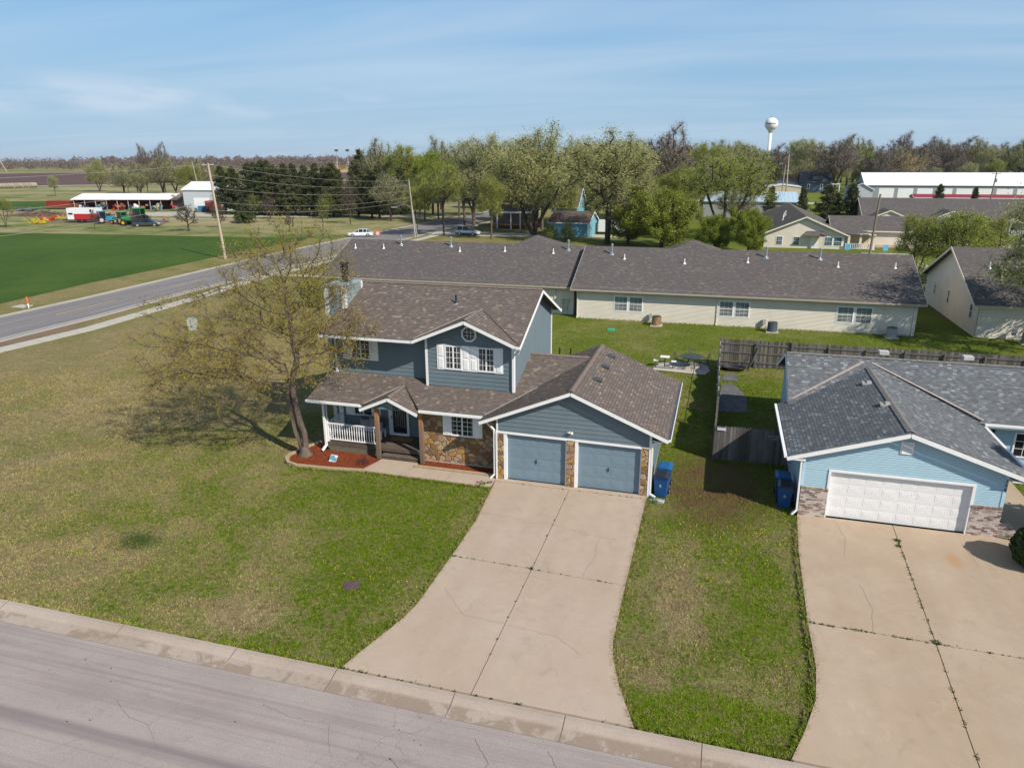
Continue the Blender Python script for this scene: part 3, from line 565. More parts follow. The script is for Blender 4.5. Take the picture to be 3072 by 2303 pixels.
# weeds growing out of the joints, cracks (stuff)
random.seed(11)
def tuft(m, x, y, z, r, n, h=.09):
    for _ in range(n):
        a = random.uniform(0, 6.28); d = r*math.sqrt(random.random()); bx, by = x+d*math.cos(a), y+d*math.sin(a); w = random.uniform(.012, .03); hh = h*random.uniform(.5, 1.2); a2 = random.uniform(0, 6.28); lx, ly = random.uniform(-.05, .05), random.uniform(-.05, .05)
        m.face([(bx-w*math.cos(a2), by-w*math.sin(a2), z), (bx+w*math.cos(a2), by+w*math.sin(a2), z), (bx+lx, by+ly, z+hh)])
m = MB()
for (ax, ay, bx, by, n) in ((.4, -6.93, 3.4, -6.99, 26), (3.5, -7.02, 6.8, -7.14, 12), (3.46, -.5, 3.44, -13.4, 12), (12.7, -7.62, 16.2, -7.7, 60), (16.5, -1.5, 16.05, -13.2, 60), (16.3, -7.7, 19.3, -7.78, 22), (-.5, -13.54, 8, -13.56, 30), (0, -.36, 6.8, -.36, 14)):
    for _ in range(n):
        t = random.random(); t = (t*3 % 1)**1.6 if n > 20 else t; tuft(m, ax+(bx-ax)*t, ay+(by-ay)*t, .09, random.choice((.015, .02, .03, .07)), random.choice((3, 5, 9)), .05)
for x, y, r, n in ((16.5, -1.3, .13, 70), (16.44, -1.75, .1, 50), (16.3, -7.65, .12, 60), (3.45, -7.0, .08, 40), (-.55, -.75, .25, 60), (-.2, -.55, .15, 30), (7.1, .0, .3, 70), (7.1, -.35, .25, 60)): tuft(m, x, y, .08, r, n, .09)
structure(m.build('joint_weeds', plain('weed green', (.045, .085, .015), .9, var=.3)), 'stuff')
def crack(m, pts, w, z):
    P = []
    for (a, b) in zip(pts, pts[1:]):
        n = max(2, int(math.hypot(b[0]-a[0], b[1]-a[1])/.12))
        for i in range(n): t = i/n; P.append((a[0]+(b[0]-a[0])*t+random.uniform(-.03, .03), a[1]+(b[1]-a[1])*t+random.uniform(-.03, .03)))
    P.append(pts[-1])
    for a, b in zip(P, P[1:]):
        dx, dy = b[0]-a[0], b[1]-a[1]; L = math.hypot(dx, dy) or 1; nx, ny = -dy/L*w/2, dx/L*w/2
        m.face([(a[0]-nx, a[1]-ny, z), (b[0]-nx, b[1]-ny, z), (b[0]+nx, b[1]+ny, z), (a[0]+nx, a[1]+ny, z)])
m = MB()
for pts, w in (([(.25, -3.4), (1.7, -3.5), (2.6, -3.75), (3.4, -3.5)], .014), ([(3.5, -3.6), (5.0, -4.05), (6.1, -4.1)], .012), ([(5.45, -4.3), (5.5, -5.6), (5.3, -7.0)], .011), ([(.9, -9.0), (2.0, -10.2), (3.4, -10.3)], .012), ([(3.5, -10.3), (5.2, -10.5), (6.0, -11.1)], .011),
               ([(14.4, -.2), (14.6, -1.8), (14.35, -3.0)], .011), ([(14.6, -4.9), (14.75, -6.3), (14.55, -7.6)], .011), ([(18.8, -.9), (18.9, -2.6)], .011)): crack(m, pts, w, .104)
structure(m.build('driveway_cracks', plain('crack', (.26, .20, .15), 1, var=.2)), 'stuff')
m = MB()
# crack network of the worn street
for pts, w in (([(2.2, -16.1), (3.0, -16.5), (4.2, -16.35), (5.3, -16.9), (5.9, -17.9)], .035), ([(4.2, -16.35), (4.6, -15.6), (4.0, -14.9)], .025), ([(5.3, -16.9), (6.4, -16.5), (7.5, -16.9), (8.4, -16.4)], .03), ([(5.9, -17.9), (7.2, -18.3)], .03),
               ([(3.0, -16.5), (2.6, -17.2), (1.4, -17.6)], .02), ([(-5.9, -16.3), (-5.1, -16.75), (-4.4, -16.8)], .022), ([(-4.4, -16.8), (-4.1, -16.1)], .016), ([(-4.4, -16.8), (-3.6, -17.4)], .014), ([(-1.9, -15.35), (-.9, -15.55), (.2, -15.5)], .02), ([(6.4, -16.5), (6.5, -15.6), (5.9, -14.8)], .022), ([(.2, -15.5), (.6, -16.3), (.3, -17.4)], .014), ([(-6.2, -18.2), (-5.6, -17.5)], .016)): crack(m, pts, w*.45, .0085)
structure(m.build('street_cracks', plain('street crack', (.13, .11, .10), 1, var=.2)), 'stuff')
random.seed(5); m = MB()
for _ in range(26):
    x, y = random.uniform(-11, 3), random.uniform(-19.5, -14.9); r = random.uniform(.012, .026); m.lathe((x, y, .004), [(r, 0), (r*.8, .01)], 7)
structure(m.build('tar_spots', plain('tar', (.03, .025, .03), .6)), 'stuff')
# ---- mulch beds
def bed(name, poly, label, n, z=.07):
    m = MB(); m.prism(poly, 0, z); rnd = random.Random(3); xs = [p[0] for p in poly]; ys = [p[1] for p in poly]
    def inside(x, y):
        c = False; j = len(poly)-1
        for i in range(len(poly)):
            if (poly[i][1] > y) != (poly[j][1] > y) and x < (poly[j][0]-poly[i][0])*(y-poly[i][1])/(poly[j][1]-poly[i][1])+poly[i][0]: c = not c
            j = i
        return c
    k_ = 0
    while k_ < n:
        x, y = rnd.uniform(min(xs), max(xs)), rnd.uniform(min(ys), max(ys))
        if not inside(x, y): continue
        k_ += 1; a = rnd.uniform(0, 6.28); L, w = rnd.uniform(.03, .09), rnd.uniform(.008, .02); dx, dy = math.cos(a)*L/2, math.sin(a)*L/2; nx, ny = -math.sin(a)*w/2, math.cos(a)*w/2; z0 = z+rnd.uniform(.0, .03); z1 = z0+rnd.uniform(-.015, .03)
        m.face([(x-dx-nx, y-dy-ny, z0), (x+dx-nx, y+dy-ny, z1), (x+dx+nx, y+dy+ny, z1+.004), (x-dx+nx, y-dy+ny, z0+.004)], tone=rnd.random())
    return structure(m.build(name, mulchm), 'stuff')
bed('mulch', [(-6.45, -.80), (-7.9, -1.0), (-9.7, -1.1), (-10.35, -.85), (-10.68, -.2), (-10.5, .6), (-10.1, 1.75), (-9.45, 1.75), (-9.45, .95), (-6.42, .93), (-6.18, .45)], '', 5200)
bed('mulch', [(-4.1, .32), (-.2, .32), (-.02, .45), (-.02, 1.03), (-4.1, 1.03)], '', 1500)
def edging(pts, label, closed=False):
    m = MB()
    for a, b in zip(pts, pts[1:]):
        L = math.hypot(b[0]-a[0], b[1]-a[1]); n = max(1, int(L/.42))
        for i in range(n):
            p = [a[0]+(b[0]-a[0])*(i+.0)/n, a[1]+(b[1]-a[1])*(i+.0)/n]; q = [a[0]+(b[0]-a[0])*(i+.97)/n, a[1]+(b[1]-a[1])*(i+.97)/n]; m.beam((p[0], p[1], .07), (q[0], q[1], .07), .15, .15)
    return tag(m.build('garden_edging', curb_tan), label, 'edging')
edging([(-6.3, -.86), (-7.9, -1.09), (-9.75, -1.2), (-10.3, -1.02), (-10.66, -.65), (-10.8, -.15), (-10.62, .6), (-10.2, 1.8)], 'tan concrete edging curving round the mulch bed with the tree')
edging([(-4.2, .22), (-2.2, .22), (-.15, .22)], 'straight tan concrete edging of the narrow mulch bed below the stone wall')
m = MB(); m.lathe((-2.35, -9.55, 0), [(.30, 0), (.30, .03), (.27, .035)], 24); tag(m.build('utility_cover', plain('rusty purple cover', (.10, .065, .07), .8, var=.2)), 'round dull purple utility cover in the lawn left of the driveway', 'utility cover')
# ================================================================ the slate blue house
random.seed(2)
H = thing('blue_house', 'slate blue two storey house with stone veneer, white shutters and a double garage', 'house', (0, 0, 0))
Z = (0, 0, 0)
F0 = Fr((0, 0, 0), (1, 0, 0), (0, -1, 0))
def fy(y): return Fr((0, y, 0), (1, 0, 0), (0, -1, 0))
def fx(x): return Fr((x, 0, 0), (0, 1, 0), (1, 0, 0))
# --- garage walls
sid = MB()
siding(sid, F0, [(0, 2.42), (6.9, 2.34), (6.9, 3.13), (3.45, 4.56), (0, 3.13)], 0.2, base=2.31)
siding(sid, fx(6.9), [(0, .1), (7.8, .1), (7.8, 3.13), (0, 3.13)], 0.2)
siding(sid, Fr((0, 7.8, 0), (-1, 0, 0), (0, 1, 0)), [(-6.9, .1), (0, .1), (0, 3.13), (-3.45, 4.56), (-6.9, 3.13)], 0.2)
sid.box(.02, .14, 0, 6.88, .2, 3.1)
# --- entry wall, recess, bay, upper walls
siding(sid, fy(2.68), [(-9.4, .5), (-4.15, .5), (-4.15, 3.6), (-9.4, 3.6)], 0.2)
siding(sid, fy(2.68), [(-9.4, 3.6), (-4.2, 3.6), (-4.2, 6.35), (-9.4, 6.35)], 0.2)
siding(sid, fy(2.2), [(-4.22, 3.4), (.2, 3.4), (.2, 6.02), (-2.01, 6.95), (-4.22, 6.02)], 0.2)
siding(sid, fx(.2), [(2.2, 3.2), (2.2, 6.2), (5.98, 7.76), (9.9, 6.15), (9.9, .1), (5.5, .1)], 0.2)
siding(sid, Fr((-4.22, 0, 0), (0, -1, 0), (-1, 0, 0)), [(-2.68, 3.4), (-2.2, 3.4), (-2.2, 6.3), (-2.68, 6.3)], 0.2)
siding(sid, Fr((-9.4, 0, 0), (0, -1, 0), (-1, 0, 0)), [(-9.9, .1), (-2.68, .1), (-2.68, 6.3), (-5.98, 7.7), (-9.9, 6.15)], 0.2)
siding(sid, Fr((0, 9.9, 0), (-1, 0, 0), (0, 1, 0)), [(-.2, .1), (9.4, .1), (9.4, 6.15), (-.2, 6.15)], 0.2)
siding(sid, Fr((-4.17, 0, 0), (0, -1, 0), (-1, 0, 0)), [(-2.68, .5), (-1.06, .5), (-1.06, 3.0), (-2.68, 3.0)], 0.2)
wall = sid.build('wall', slate_blue, H)
m = MB(); m.box(-4.1, 1.16, 0, -.02, 1.22, 3.1); m.box(-9.36, 2.76, 0, -4.2, 2.8, 6.3); m.box(-9.3, 9.7, 0, 0, 9.8, 6); m.box(-9.3, 3, 2.9, 0, 9.7, 2.95); m.build('inner_wall', slate_blue, H)
for q in ((-.03, -.03, 0, .36, .12, .1), (3.24, -.03, 0, 3.64, .12, .1), (6.52, -.03, 0, 6.93, .12, .1), (6.86, .12, 0, 6.93, 7.8, .12), (-4.2, 1.0, 0, 0, 1.16, .14)): m = MB(); m.box(*q); m.build('foundation', walk_c, H)
# --- stone veneer
def stones(fr, u0, u1, z0, z1, n=0.07):
    m = MB(); flat(m, fr, u0, u1, n, z0, z1); m.xf = fr
    m.face([(u0, 0, z0), (u0, n, z0), (u0, n, z1), (u0, 0, z1)], [(u0-n, z0), (u0, z0), (u0, z1), (u0-n, z1)]); m.face([(u1, 0, z0), (u1, n, z0), (u1, n, z1), (u1, 0, z1)], [(u1+n, z0), (u1, z0), (u1, z1), (u1+n, z1)]); m.xf = None
    m.build('stone_veneer', stone, H)
for a, b in ((0.0, .35), (3.25, 3.62), (6.53, 6.9)): stones(F0, a, b, .1, 2.34, .08)
stones(fy(1.05), -4.17, 0, .14, 2.98, .05)
# --- white trim
t = MB(); t.beam((-.02, -.035, 2.395), (6.92, -.035, 2.315), .07, .085); t.build('trim_band', white_p, H)
for fr_, a, b, n0, n1, z0, z1, nm in ((F0, .35, .49, -.14, .05, .1, 2.36, 'door_jamb'), (F0, 3.2, 3.25, -.14, .05, .1, 2.36, 'door_jamb'), (F0, 3.62, 3.75, -.14, .05, .1, 2.36, 'door_jamb'), (F0, 6.48, 6.53, -.14, .05, .1, 2.36, 'door_jamb'), (F0, .0, .07, .0, .045, 2.42, 3.12, 'corner_board'), (F0, -.02, .06, .08, .1, .1, 2.36, 'corner_board'), (F0, 6.84, 6.92, .08, .1, .1, 2.3, 'corner_board'), (F0, 6.83, 6.93, .0, .045, 2.34, 3.1, 'corner_board'), (fx(6.9), 0, .1, .0, .045, .1, 3.1, 'corner_board'),
    (fy(2.2), -4.25, -4.14, .0, .05, 3.5, 6.03, 'corner_board'), (fy(2.2), .1, .23, .0, .05, 3.5, 6.03, 'corner_board'), (fx(.2), 2.17, 2.27, .0, .05, 3.5, 6.2, 'corner_board'), (fx(.2), 9.82, 9.93, .0, .05, .1, 6.15, 'corner_board'), (fy(2.68), -9.43, -9.32, .0, .05, 3.6, 6.2, 'corner_board'), (fy(2.68), -9.43, -9.32, .0, .05, .5, 3.2, 'corner_board')):
    t = MB(); fbox(t, fr_, a, b, n0, n1, z0, z1); t.build(nm, white_p, H)
# --- roofs
r = MB(); T = .05
zR, zE = 7.87, 5.98
r.slab([(-9.62, 1.52, zE), (-4.66, 1.52, zE), (-2.01, 4.15, zE+(4.15-1.52)*(zR-zE)/4.46), (-2.01, 5.98, zR), (-9.62, 5.98, zR)], T, (1, 0, 0)); r.slab([(-2.01, 4.15, zE+(4.15-1.52)*(zR-zE)/4.46), (.64, 1.52, zE), (.66, 1.52, zE), (.66, 5.98, zR), (-2.01, 5.98, zR)], T, (1, 0, 0))
r.slab([(.66, 10.44, zE), (-9.62, 10.44, zE), (-9.62, 5.98, zR), (.66, 5.98, zR)], T, (-1, 0, 0))
upper = r.build('roof', brown, H)
r = MB()
bx, bz, bhw = -2.01, 7.08, 2.64
r.slab([(bx-bhw, 1.50, 5.985), (bx, 1.50, bz), (bx, 4.2, bz), (bx-bhw, 1.62, 5.985)], T, (0, 1, 0)); r.slab([(bx, 1.50, bz), (bx+bhw, 1.50, 5.985), (bx+bhw, 1.62, 5.985), (bx, 4.2, bz)], T, (0, 1, 0)); r.build('bay_roof', brown, H)
r = MB()
def lz(y): return 2.94+.34*(y-.33)
for Pq in ([(-9.85, .33), (-6.86, .33), (-5.40, 1.98), (-5.40, 2.68), (-9.85, 2.68)], [(-5.40, 1.98), (-3.94, .33), (.21, .33), (.21, 2.68), (-5.40, 2.68)], [(.21, .33), (3.38, .33), (3.38, 5.4), (.21, 5.4)]): r.slab([(a, b, lz(b)) for a, b in Pq], T, (1, 0, 0))
r.slab([(3.38, 5.4, lz(5.4)), (3.38, 10.1, 3.06), (.21, 10.1, 3.06), (.21, 5.4, lz(5.4))], T, (-1, 0, 0)); r.build('porch_roof', brown, H)
r = MB()
gz = lambda x: 4.68-.4167*abs(3.42-x)
r.slab([(-.70, -.33, gz(-.70)), (3.42, -.33, 4.68), (3.42, 8.03, 4.68), (-.70, 8.03, gz(-.70))], T, (0, 1, 0))
r.slab([(3.42, -.33, 4.68), (7.6, -.33, gz(7.6)), (7.6, 8.03, gz(7.6)), (3.42, 8.03, 4.68)], T, (0, 1, 0)); r.build('garage_roof', brown, H)
r = MB(); r.slab([(-6.87, .12, 2.84), (-5.40, .12, 3.50), (-5.40, 2.1, 3.50), (-6.87, .3, 2.84)], T, (0, 1, 0)); r.slab([(-5.40, .12, 3.50), (-3.93, .12, 2.84), (-3.93, .3, 2.84), (-5.40, 2.1, 3.50)], T, (0, 1, 0)); r.build('porch_gable_roof', brown, H)
# ridge caps and valley flashing
def caps(a, b, w=.14):
    m = MB(); a, b = Vector(a), Vector(b); L = (b-a).length; n = int(L/.3)
    for i in range(n):
        p = a+(b-a)*(i/n); q = a+(b-a)*((i+1.05)/n); d = (b-a).normalized(); s_ = Vector((-d.y, d.x, 0))*w
        m.face([tuple(p+s_-Vector((0, 0, .035))), tuple(q+s_-Vector((0, 0, .045))), tuple(q+Vector((0, 0, .012))), tuple(p+Vector((0, 0, .022)))], [(0, i*2.86+.03), (.2, i*2.86+.03), (.2, i*2.86+.13), (0, i*2.86+.13)])
        m.face([tuple(p-s_-Vector((0, 0, .035))), tuple(q-s_-Vector((0, 0, .045))), tuple(q+Vector((0, 0, .012))), tuple(p+Vector((0, 0, .022)))], [(0, i*2.86+.03), (.2, i*2.86+.03), (.2, i*2.86+.13), (0, i*2.86+.13)])
    m.build('ridge_cap', plain('brown ridge shingle', (.19, .155, .135), .95, .1, var=.25, scale=9), H)
caps((-9.6, 5.98, zR+.02), (.64, 5.98, zR+.02)); caps((3.42, -.32, 4.70), (3.42, 8.02, 4.70)); caps((bx, 1.52, bz+.02), (bx, 4.1, bz+.02)); caps((-5.4, .14, 3.52), (-5.4, 2.0, 3.52)); caps((.25, 5.4, lz(5.4)+.02), (3.2, 5.4, lz(5.4)+.02))
pale = plain('pale flashing', (.42, .37, .33), .5, .4, .2)
for a, b in (((bx-bhw+.05, 1.6, 6.03), (bx-.12, 4.05, 7.05)), ((-6.8, .36, 2.97), (-5.5, 1.95, 3.50)), ((-.68, .36, 2.99), (1.25, 2.62, 3.78))): m = MB(); m.beam(a, b, .05, .02); m.build('valley_flashing', pale, H)
brt = plain('brown flashing', (.07, .055, .05), .6)
for a, b in (((bx+.1, 4.05, 7.05), (bx+bhw-.03, 1.62, 6.03)), ((-5.3, 1.98, 3.51), (-3.95, .36, 2.98))): m = MB(); m.beam(a, b, .05, .02); m.build('valley_flashing', brt, H)
# fascias, soffits, gutters
f = MB()
def fas(a, b, h=.17, w=.03, dz=-.055): h = h*.74; f.beam((a[0], a[1], a[2]+dz-h/2), (b[0], b[1], b[2]+dz-h/2), w, h)
fas((-9.62, 1.50, zE), (bx-bhw, 1.50, zE)); fas((bx-bhw, 1.48, 5.985), (bx, 1.48, bz), .19); fas((bx, 1.48, bz), (bx+bhw, 1.48, 5.985), .19)
fas((.675, 1.52, zE), (.675, 5.98, zR), .18); fas((.675, 5.98, zR), (.675, 10.44, zE), .18); fas((-9.635, 1.52, zE), (-9.635, 5.98, zR), .18); fas((-9.635, 5.98, zR), (-9.635, 10.44, zE), .18)
fas((-.72, -.35, gz(-.70)), (3.42, -.35, 4.68), .19); fas((3.42, -.35, 4.68), (7.62, -.35, gz(7.6)), .19); fas((-.72, 8.05, gz(-.7)), (3.42, 8.05, 4.68), .19); fas((3.42, 8.05, 4.68), (7.62, 8.05, gz(7.6)), .19); fas((7.615, -.33, gz(7.6)), (7.615, 8.03, gz(7.6)), .16)
fas((-.715, -.33, gz(-.7)), (-.715, .35, gz(-.7)), .16)
fas((-9.86, .31, 2.94), (-6.87, .31, 2.94), .15); fas((-3.93, .31, 2.94), (-.7, .31, 2.94), .15); fas((-9.87, .33, 2.94), (-9.87, 2.68, lz(2.68)), .15)
fas((-6.89, .10, 2.84), (-5.40, .10, 3.50), .19); fas((-5.40, .10, 3.50), (-3.91, .10, 2.84), .19)
f.build('fascia', white_p, H)
for Pq in ([(-9.6, 1.53, 5.84), (-4.6, 1.53, 5.84), (-4.3, 2.66, 5.84), (-9.6, 2.66, 5.84)], [(6.93, -.33, 2.80), (7.59, -.33, 2.80), (7.59, 8.0, 2.80), (6.93, 8.0, 2.80)], [(-9.8, .34, 2.80), (-6.88, .34, 2.80), (-6.88, 2.66, 2.80), (-9.8, 2.66, 2.80)], [(-3.9, .34, 2.78), (-.72, .34, 2.78), (-.72, 1.0, 2.78), (-3.9, 1.0, 2.78)], [(-6.86, .5, 2.86), (-4.15, .5, 2.86), (-4.15, 2.66, 2.86), (-6.86, 2.66, 2.86)]): f = MB(); f.slab(Pq, .01, (1, 0, 0)); f.build('soffit', slate_blue, H)
hd = MB(); siding(hd, fy(.34), [(-6.62, 2.80), (-4.18, 2.80), (-5.40, 3.42)], .2); hd.box(-6.6, .36, 2.78, -4.2, .5, 2.9); hd.build('porch_header', slate_blue, H)
text('210', .21, black_m, (-5.1, .31, 2.90), FRONT, H, name='house_number', ext=.012, align='CENTER')
gutter([(7.68, -.33, 2.87), (7.68, 8.03, 2.87)], H, Z, white_p); m = MB(); m.beam((7.675, -.3, 2.93), (7.675, 8.0, 2.93), .07, .01)
m.build('gutter_screen', dark_m, H)
gutter([(-9.86, .26, 2.89), (-6.95, .26, 2.89)], H, Z, white_p); gutter([(-3.9, .26, 2.89), (-.75, .26, 2.89)], H, Z, white_p); gutter([(.5, 1.46, 5.93), (.72, 1.46, 5.93)], H, Z, white_p); gutter([(-9.62, 10.5, 5.93), (.66, 10.5, 5.93)], H, Z, white_p)
downspout([(7.62, -.2, 2.86), (6.97, -.06, 2.55), (6.97, -.06, .22), (7.2, -.12, .12)], H, Z, white_p)
downspout([(-.7, .2, 2.86), (-.1, -.02, 2.45), (-.1, -.02, .3), (-.3, -.1, .1)], H, Z, white_p)
downspout([(.6, 1.5, 5.93), (.48, 1.9, 5.6), (.2, 2.12, 5.4), (.2, 2.12, 3.58)], H, Z, white_p, .1)
downspout([(-9.3, .3, 2.86), (-9.28, .84, 2.6), (-9.28, .84, .4), (-9.4, .62, .16)], H, Z, white_p, .1)
# --- garage doors
for a, b in ((.49, 3.2), (3.75, 6.48)):
    gd = gdoor(F0, a, b, .112, 2.36, 4, 4, door_blue, H, Z, -.1); hm = MB(); cx = (a+b)/2; fbox(hm, F0, cx-.02, cx+.02, -.1, -.06, .98, 1.18); fbox(hm, F0, cx-.09, cx+.02, -.08, -.06, 1.06, 1.09); hm.build('handle', dark_m, gd)
m = MB(); m.lathe((3.4, -.05, 2.66), [(.05, 0), (.05, .03)], 10); m.tube([(3.4, -.04, 2.70), (3.33, -.16, 2.74)], [.03, .055], 8); m.tube([(3.42, -.04, 2.70), (3.50, -.15, 2.72)], [.03, .055], 8); m.build('floodlight', cream_p, H)
# --- windows and shutters
FB = fy(2.2)
for a, b in ((-3.25, -2.37), (-1.58, -.72)): window(FB, a, b, 4.46, 5.66, H, Z, 4, 4, halves=2, curtain=[(0, .16), (.86, 1.0)])
for a, b in ((-3.64, -3.25), (-2.37, -1.98), (-1.97, -1.58), (-.72, -.32)): shutter(FB, a, b, 4.44, 5.68, H, Z)
FR2 = fy(2.68); window(FR2, -8.52, -7.42, 4.47, 5.58, H, Z, 4, 4, halves=2); shutter(FR2, -8.98, -8.52, 4.45, 5.6, H, Z); shutter(FR2, -7.42, -7.01, 4.45, 5.6, H, Z)
FS = Fr((0, .99, 0), (1, 0, 0), (0, -1, 0)); window(FS, -2.6, -1.4, 1.56, 2.6, H, Z, 4, 4, halves=2, curtain=[(0, .12), (.9, 1.0)]); shutter(FS, -2.98, -2.6, 1.56, 2.64, H, Z); shutter(FS, -1.4, -1.0, 1.56, 2.64, H, Z)
window(FR2, -8.6, -7.5, 1.45, 2.55, H, Z, 2, 2, halves=2); shutter(FR2, -9.05, -8.6, 1.43, 2.57, H, Z); shutter(FR2, -7.5, -7.08, 1.43, 2.57, H, Z)
m = MB(); c0, cz, ro, ri = -1.99, 6.27, .40, .32; m.xf = FB
def octp(rad, n): return [(c0+rad*math.cos(math.pi/8+i*math.pi/4), n, cz+rad*math.sin(math.pi/8+i*math.pi/4)) for i in range(8)]
A, B_, C_, D_ = octp(ro, 0), octp(ro, .07), octp(ri, .07), octp(ri, .02)
for i in range(8):
    j = (i+1) % 8; m.face([A[i], A[j], B_[j], B_[i]]); m.face([B_[i], B_[j], C_[j], C_[i]]); m.face([C_[i], C_[j], D_[j], D_[i]])
m.xf = None
for d in (-.09, .09): fbox(m, FB, c0+d-.008, c0+d+.008, .02, .05, cz-.28, cz+.28); fbox(m, FB, c0-.28, c0+.28, .02, .048, cz+d-.008, cz+d+.008)
ow = m.build('octagon_window', white_p, H); m = MB(); m.xf = FB; m.face(octp(ri, .03)); m.xf = None; m.build('pane', glass, ow)
# --- front door with storm door
m = MB(); fbox(m, FR2, -6.62, -6.48, 0, .07, .55, 2.62); fbox(m, FR2, -5.62, -5.5, 0, .07, .55, 2.62); fbox(m, FR2, -6.48, -5.62, 0, .07, 2.5, 2.62); fbox(m, FR2, -6.48, -5.62, 0, .07, .55, .68); fbox(m, FR2, -6.48, -6.4, 0, .055, .68, 2.5)
fd = m.build('front_door', white_p, H); m = MB(); flat(m, FR2, -6.4, -5.62, .03, .68, 2.5); m.build('pane', glass, fd); m = MB(); fbox(m, FR2, -6.45, -6.42, .055, .1, 1.45, 1.62); m.build('handle', black_m, fd)
m = MB()
for i in range(5): fbox(m, FR2, -6.24+i*.12, -6.225+i*.12, .03, .036, 1.0, 2.3)
m.build('grille', grey_p, fd)
# --- porch
m = MB()
for i in range(12): m.box(-9.35, .98+i*.142, .50, -4.2, .98+i*.142+.132, .545, tone=random.random())
m.build('porch_deck', deckwood, H)
m = MB(); m.box(-9.36, .93, .36, -6.35, .975, .548, tone=.3); m.box(-6.35, .93, .36, -4.18, .975, .50, tone=.25); m.box(-6.14, .60, .24, -4.19, .93, .29, tone=.7); m.box(-6.14, .63, .085, -4.19, .66, .24, tone=.15); m.box(-6.14, .89, .0, -4.19, .925, .24, tone=.1); m.build('porch_step', deckwood, H)
m = MB(); lat = plain('lattice', (.24, .23, .17), .8)
for i in range(-4, 40):
    for s_ in (1, -1):
        a = -9.35+i*.13; P0 = Vector((a, .955+.012*s_, 0)); P1 = Vector((a+.36*s_, .955+.012*s_, .36))
        if min(P0.x, P1.x) > -9.38 and max(P0.x, P1.x) < -6.3: m.beam(P0, P1, .008, .03, up=(0, 1, 0))
m.beam((-9.36, .955, .02), (-6.36, .955, .02), .02, .04); m.build('lattice', lat, H)
for x in (-6.34, -4.04): m = MB(); m.box(x+.01, .50, .085, x+.185, .68, 2.83); m.build('porch_post', postwood, H)
def spost(x, y, z0, z1):
    m = MB(); m.box(x-.055, y-.055, z0, x+.055, y+.055, z0+1.15); m.box(x-.055, y-.055, z0+1.15, x+.055, y+.055, z0+1.32, taper=.62); m.lathe((x, y, z0+1.32), [(.03, 0), (.032, z1-z0-1.45)], 8); m.box(x-.055, y-.055, z1-.13, x+.055, y+.055, z1); return m.build('railing_post', white_p, H)
spost(-6.42, 1.0, .55, 2.82); spost(-9.22, 1.0, .55, 2.82); spost(-9.22, 2.6, .55, 2.82)
def railing(a, b, n, par, off, z0, z1, mat, turned=True, name='railing', r=.026):
    m = MB(); a, b = Vector((*a, 0)), Vector((*b, 0)); m.beam(a+Vector((0, 0, z1)), b+Vector((0, 0, z1)), .08, .05); m.beam(a+Vector((0, 0, z0)), b+Vector((0, 0, z0)), .06, .05)
    for i in range(n):
        p = a+(b-a)*((i+.5)/n); h = z1-z0
        if turned: m.lathe((p.x, p.y, z0), [(r*.85, 0), (r*.85, h*.14), (r*.55, h*.2), (r*1.1, h*.55), (r*.5, h*.78), (r*.85, h*.84), (r*.85, h)], 7)
        else: m.box(p.x-r, p.y-r, z0, p.x+r, p.y+r, z1)
    return m.build(name, mat, par, off)
railing((-9.15, 1.0), (-6.48, 1.0), 20, H, Z, .68, 1.52, white_p); railing((-9.22, 1.06), (-9.22, 2.55), 11, H, Z, .68, 1.52, white_p)
# --- chimney chase
m = MB(); siding(m, fy(3.6), [(-10.28, .1), (-9.16, .1), (-9.16, 7.98), (-10.28, 7.98)], .2); siding(m, Fr((-9.16, 0, 0), (0, 1, 0), (1, 0, 0)), [(3.6, 5.5), (5.45, 5.5), (5.45, 7.98), (3.6, 7.98)], .2); siding(m, Fr((-10.28, 0, 0), (0, -1, 0), (-1, 0, 0)), [(-5.45, .1), (-3.6, .1), (-3.6, 7.98), (-5.45, 7.98)], .2); siding(m, Fr((0, 5.45, 0), (-1, 0, 0), (0, 1, 0)), [(9.16, .1), (10.28, .1), (10.28, 7.98), (9.16, 7.98)], .2)
ch = m.build('chimney', plain('weathered siding', (.20, .25, .265), .7, var=.2), H)
m = MB(); m.box(-10.32, 3.56, 7.98, -9.12, 5.49, 8.02); m.build('chimney_cap', plain('blue tarp cap', (.30, .42, .47), .4, .5, var=.25, scale=2), ch)
m = MB(); pw = plain('peeling white paint', (.62, .60, .56), .7, var=.45, scale=14)
for x0, x1 in ((-10.31, -10.1), (-9.34, -9.13)): m.box(x0, 3.545, .1, x1, 3.575, 7.98)
m.box(-9.135, 3.55, 6.0, -9.105, 3.75, 7.98); m.box(-9.135, 5.3, 7.3, -9.105, 5.48, 7.98); m.box(-10.33, 3.55, .1, -10.3, 3.75, 7.98); m.build('corner_board', pw, ch)
m = MB(); m.lathe((-9.7, 4.75, 8.0), [(.3, .0), (.22, .08), (.17, .12), (.17, .72), (.2, .73), (.2, .82), (.17, .83), (.17, .92), (.24, .93), (.24, 1.02), (.1, 1.06)], 16); m.build('flue', black_m, ch)
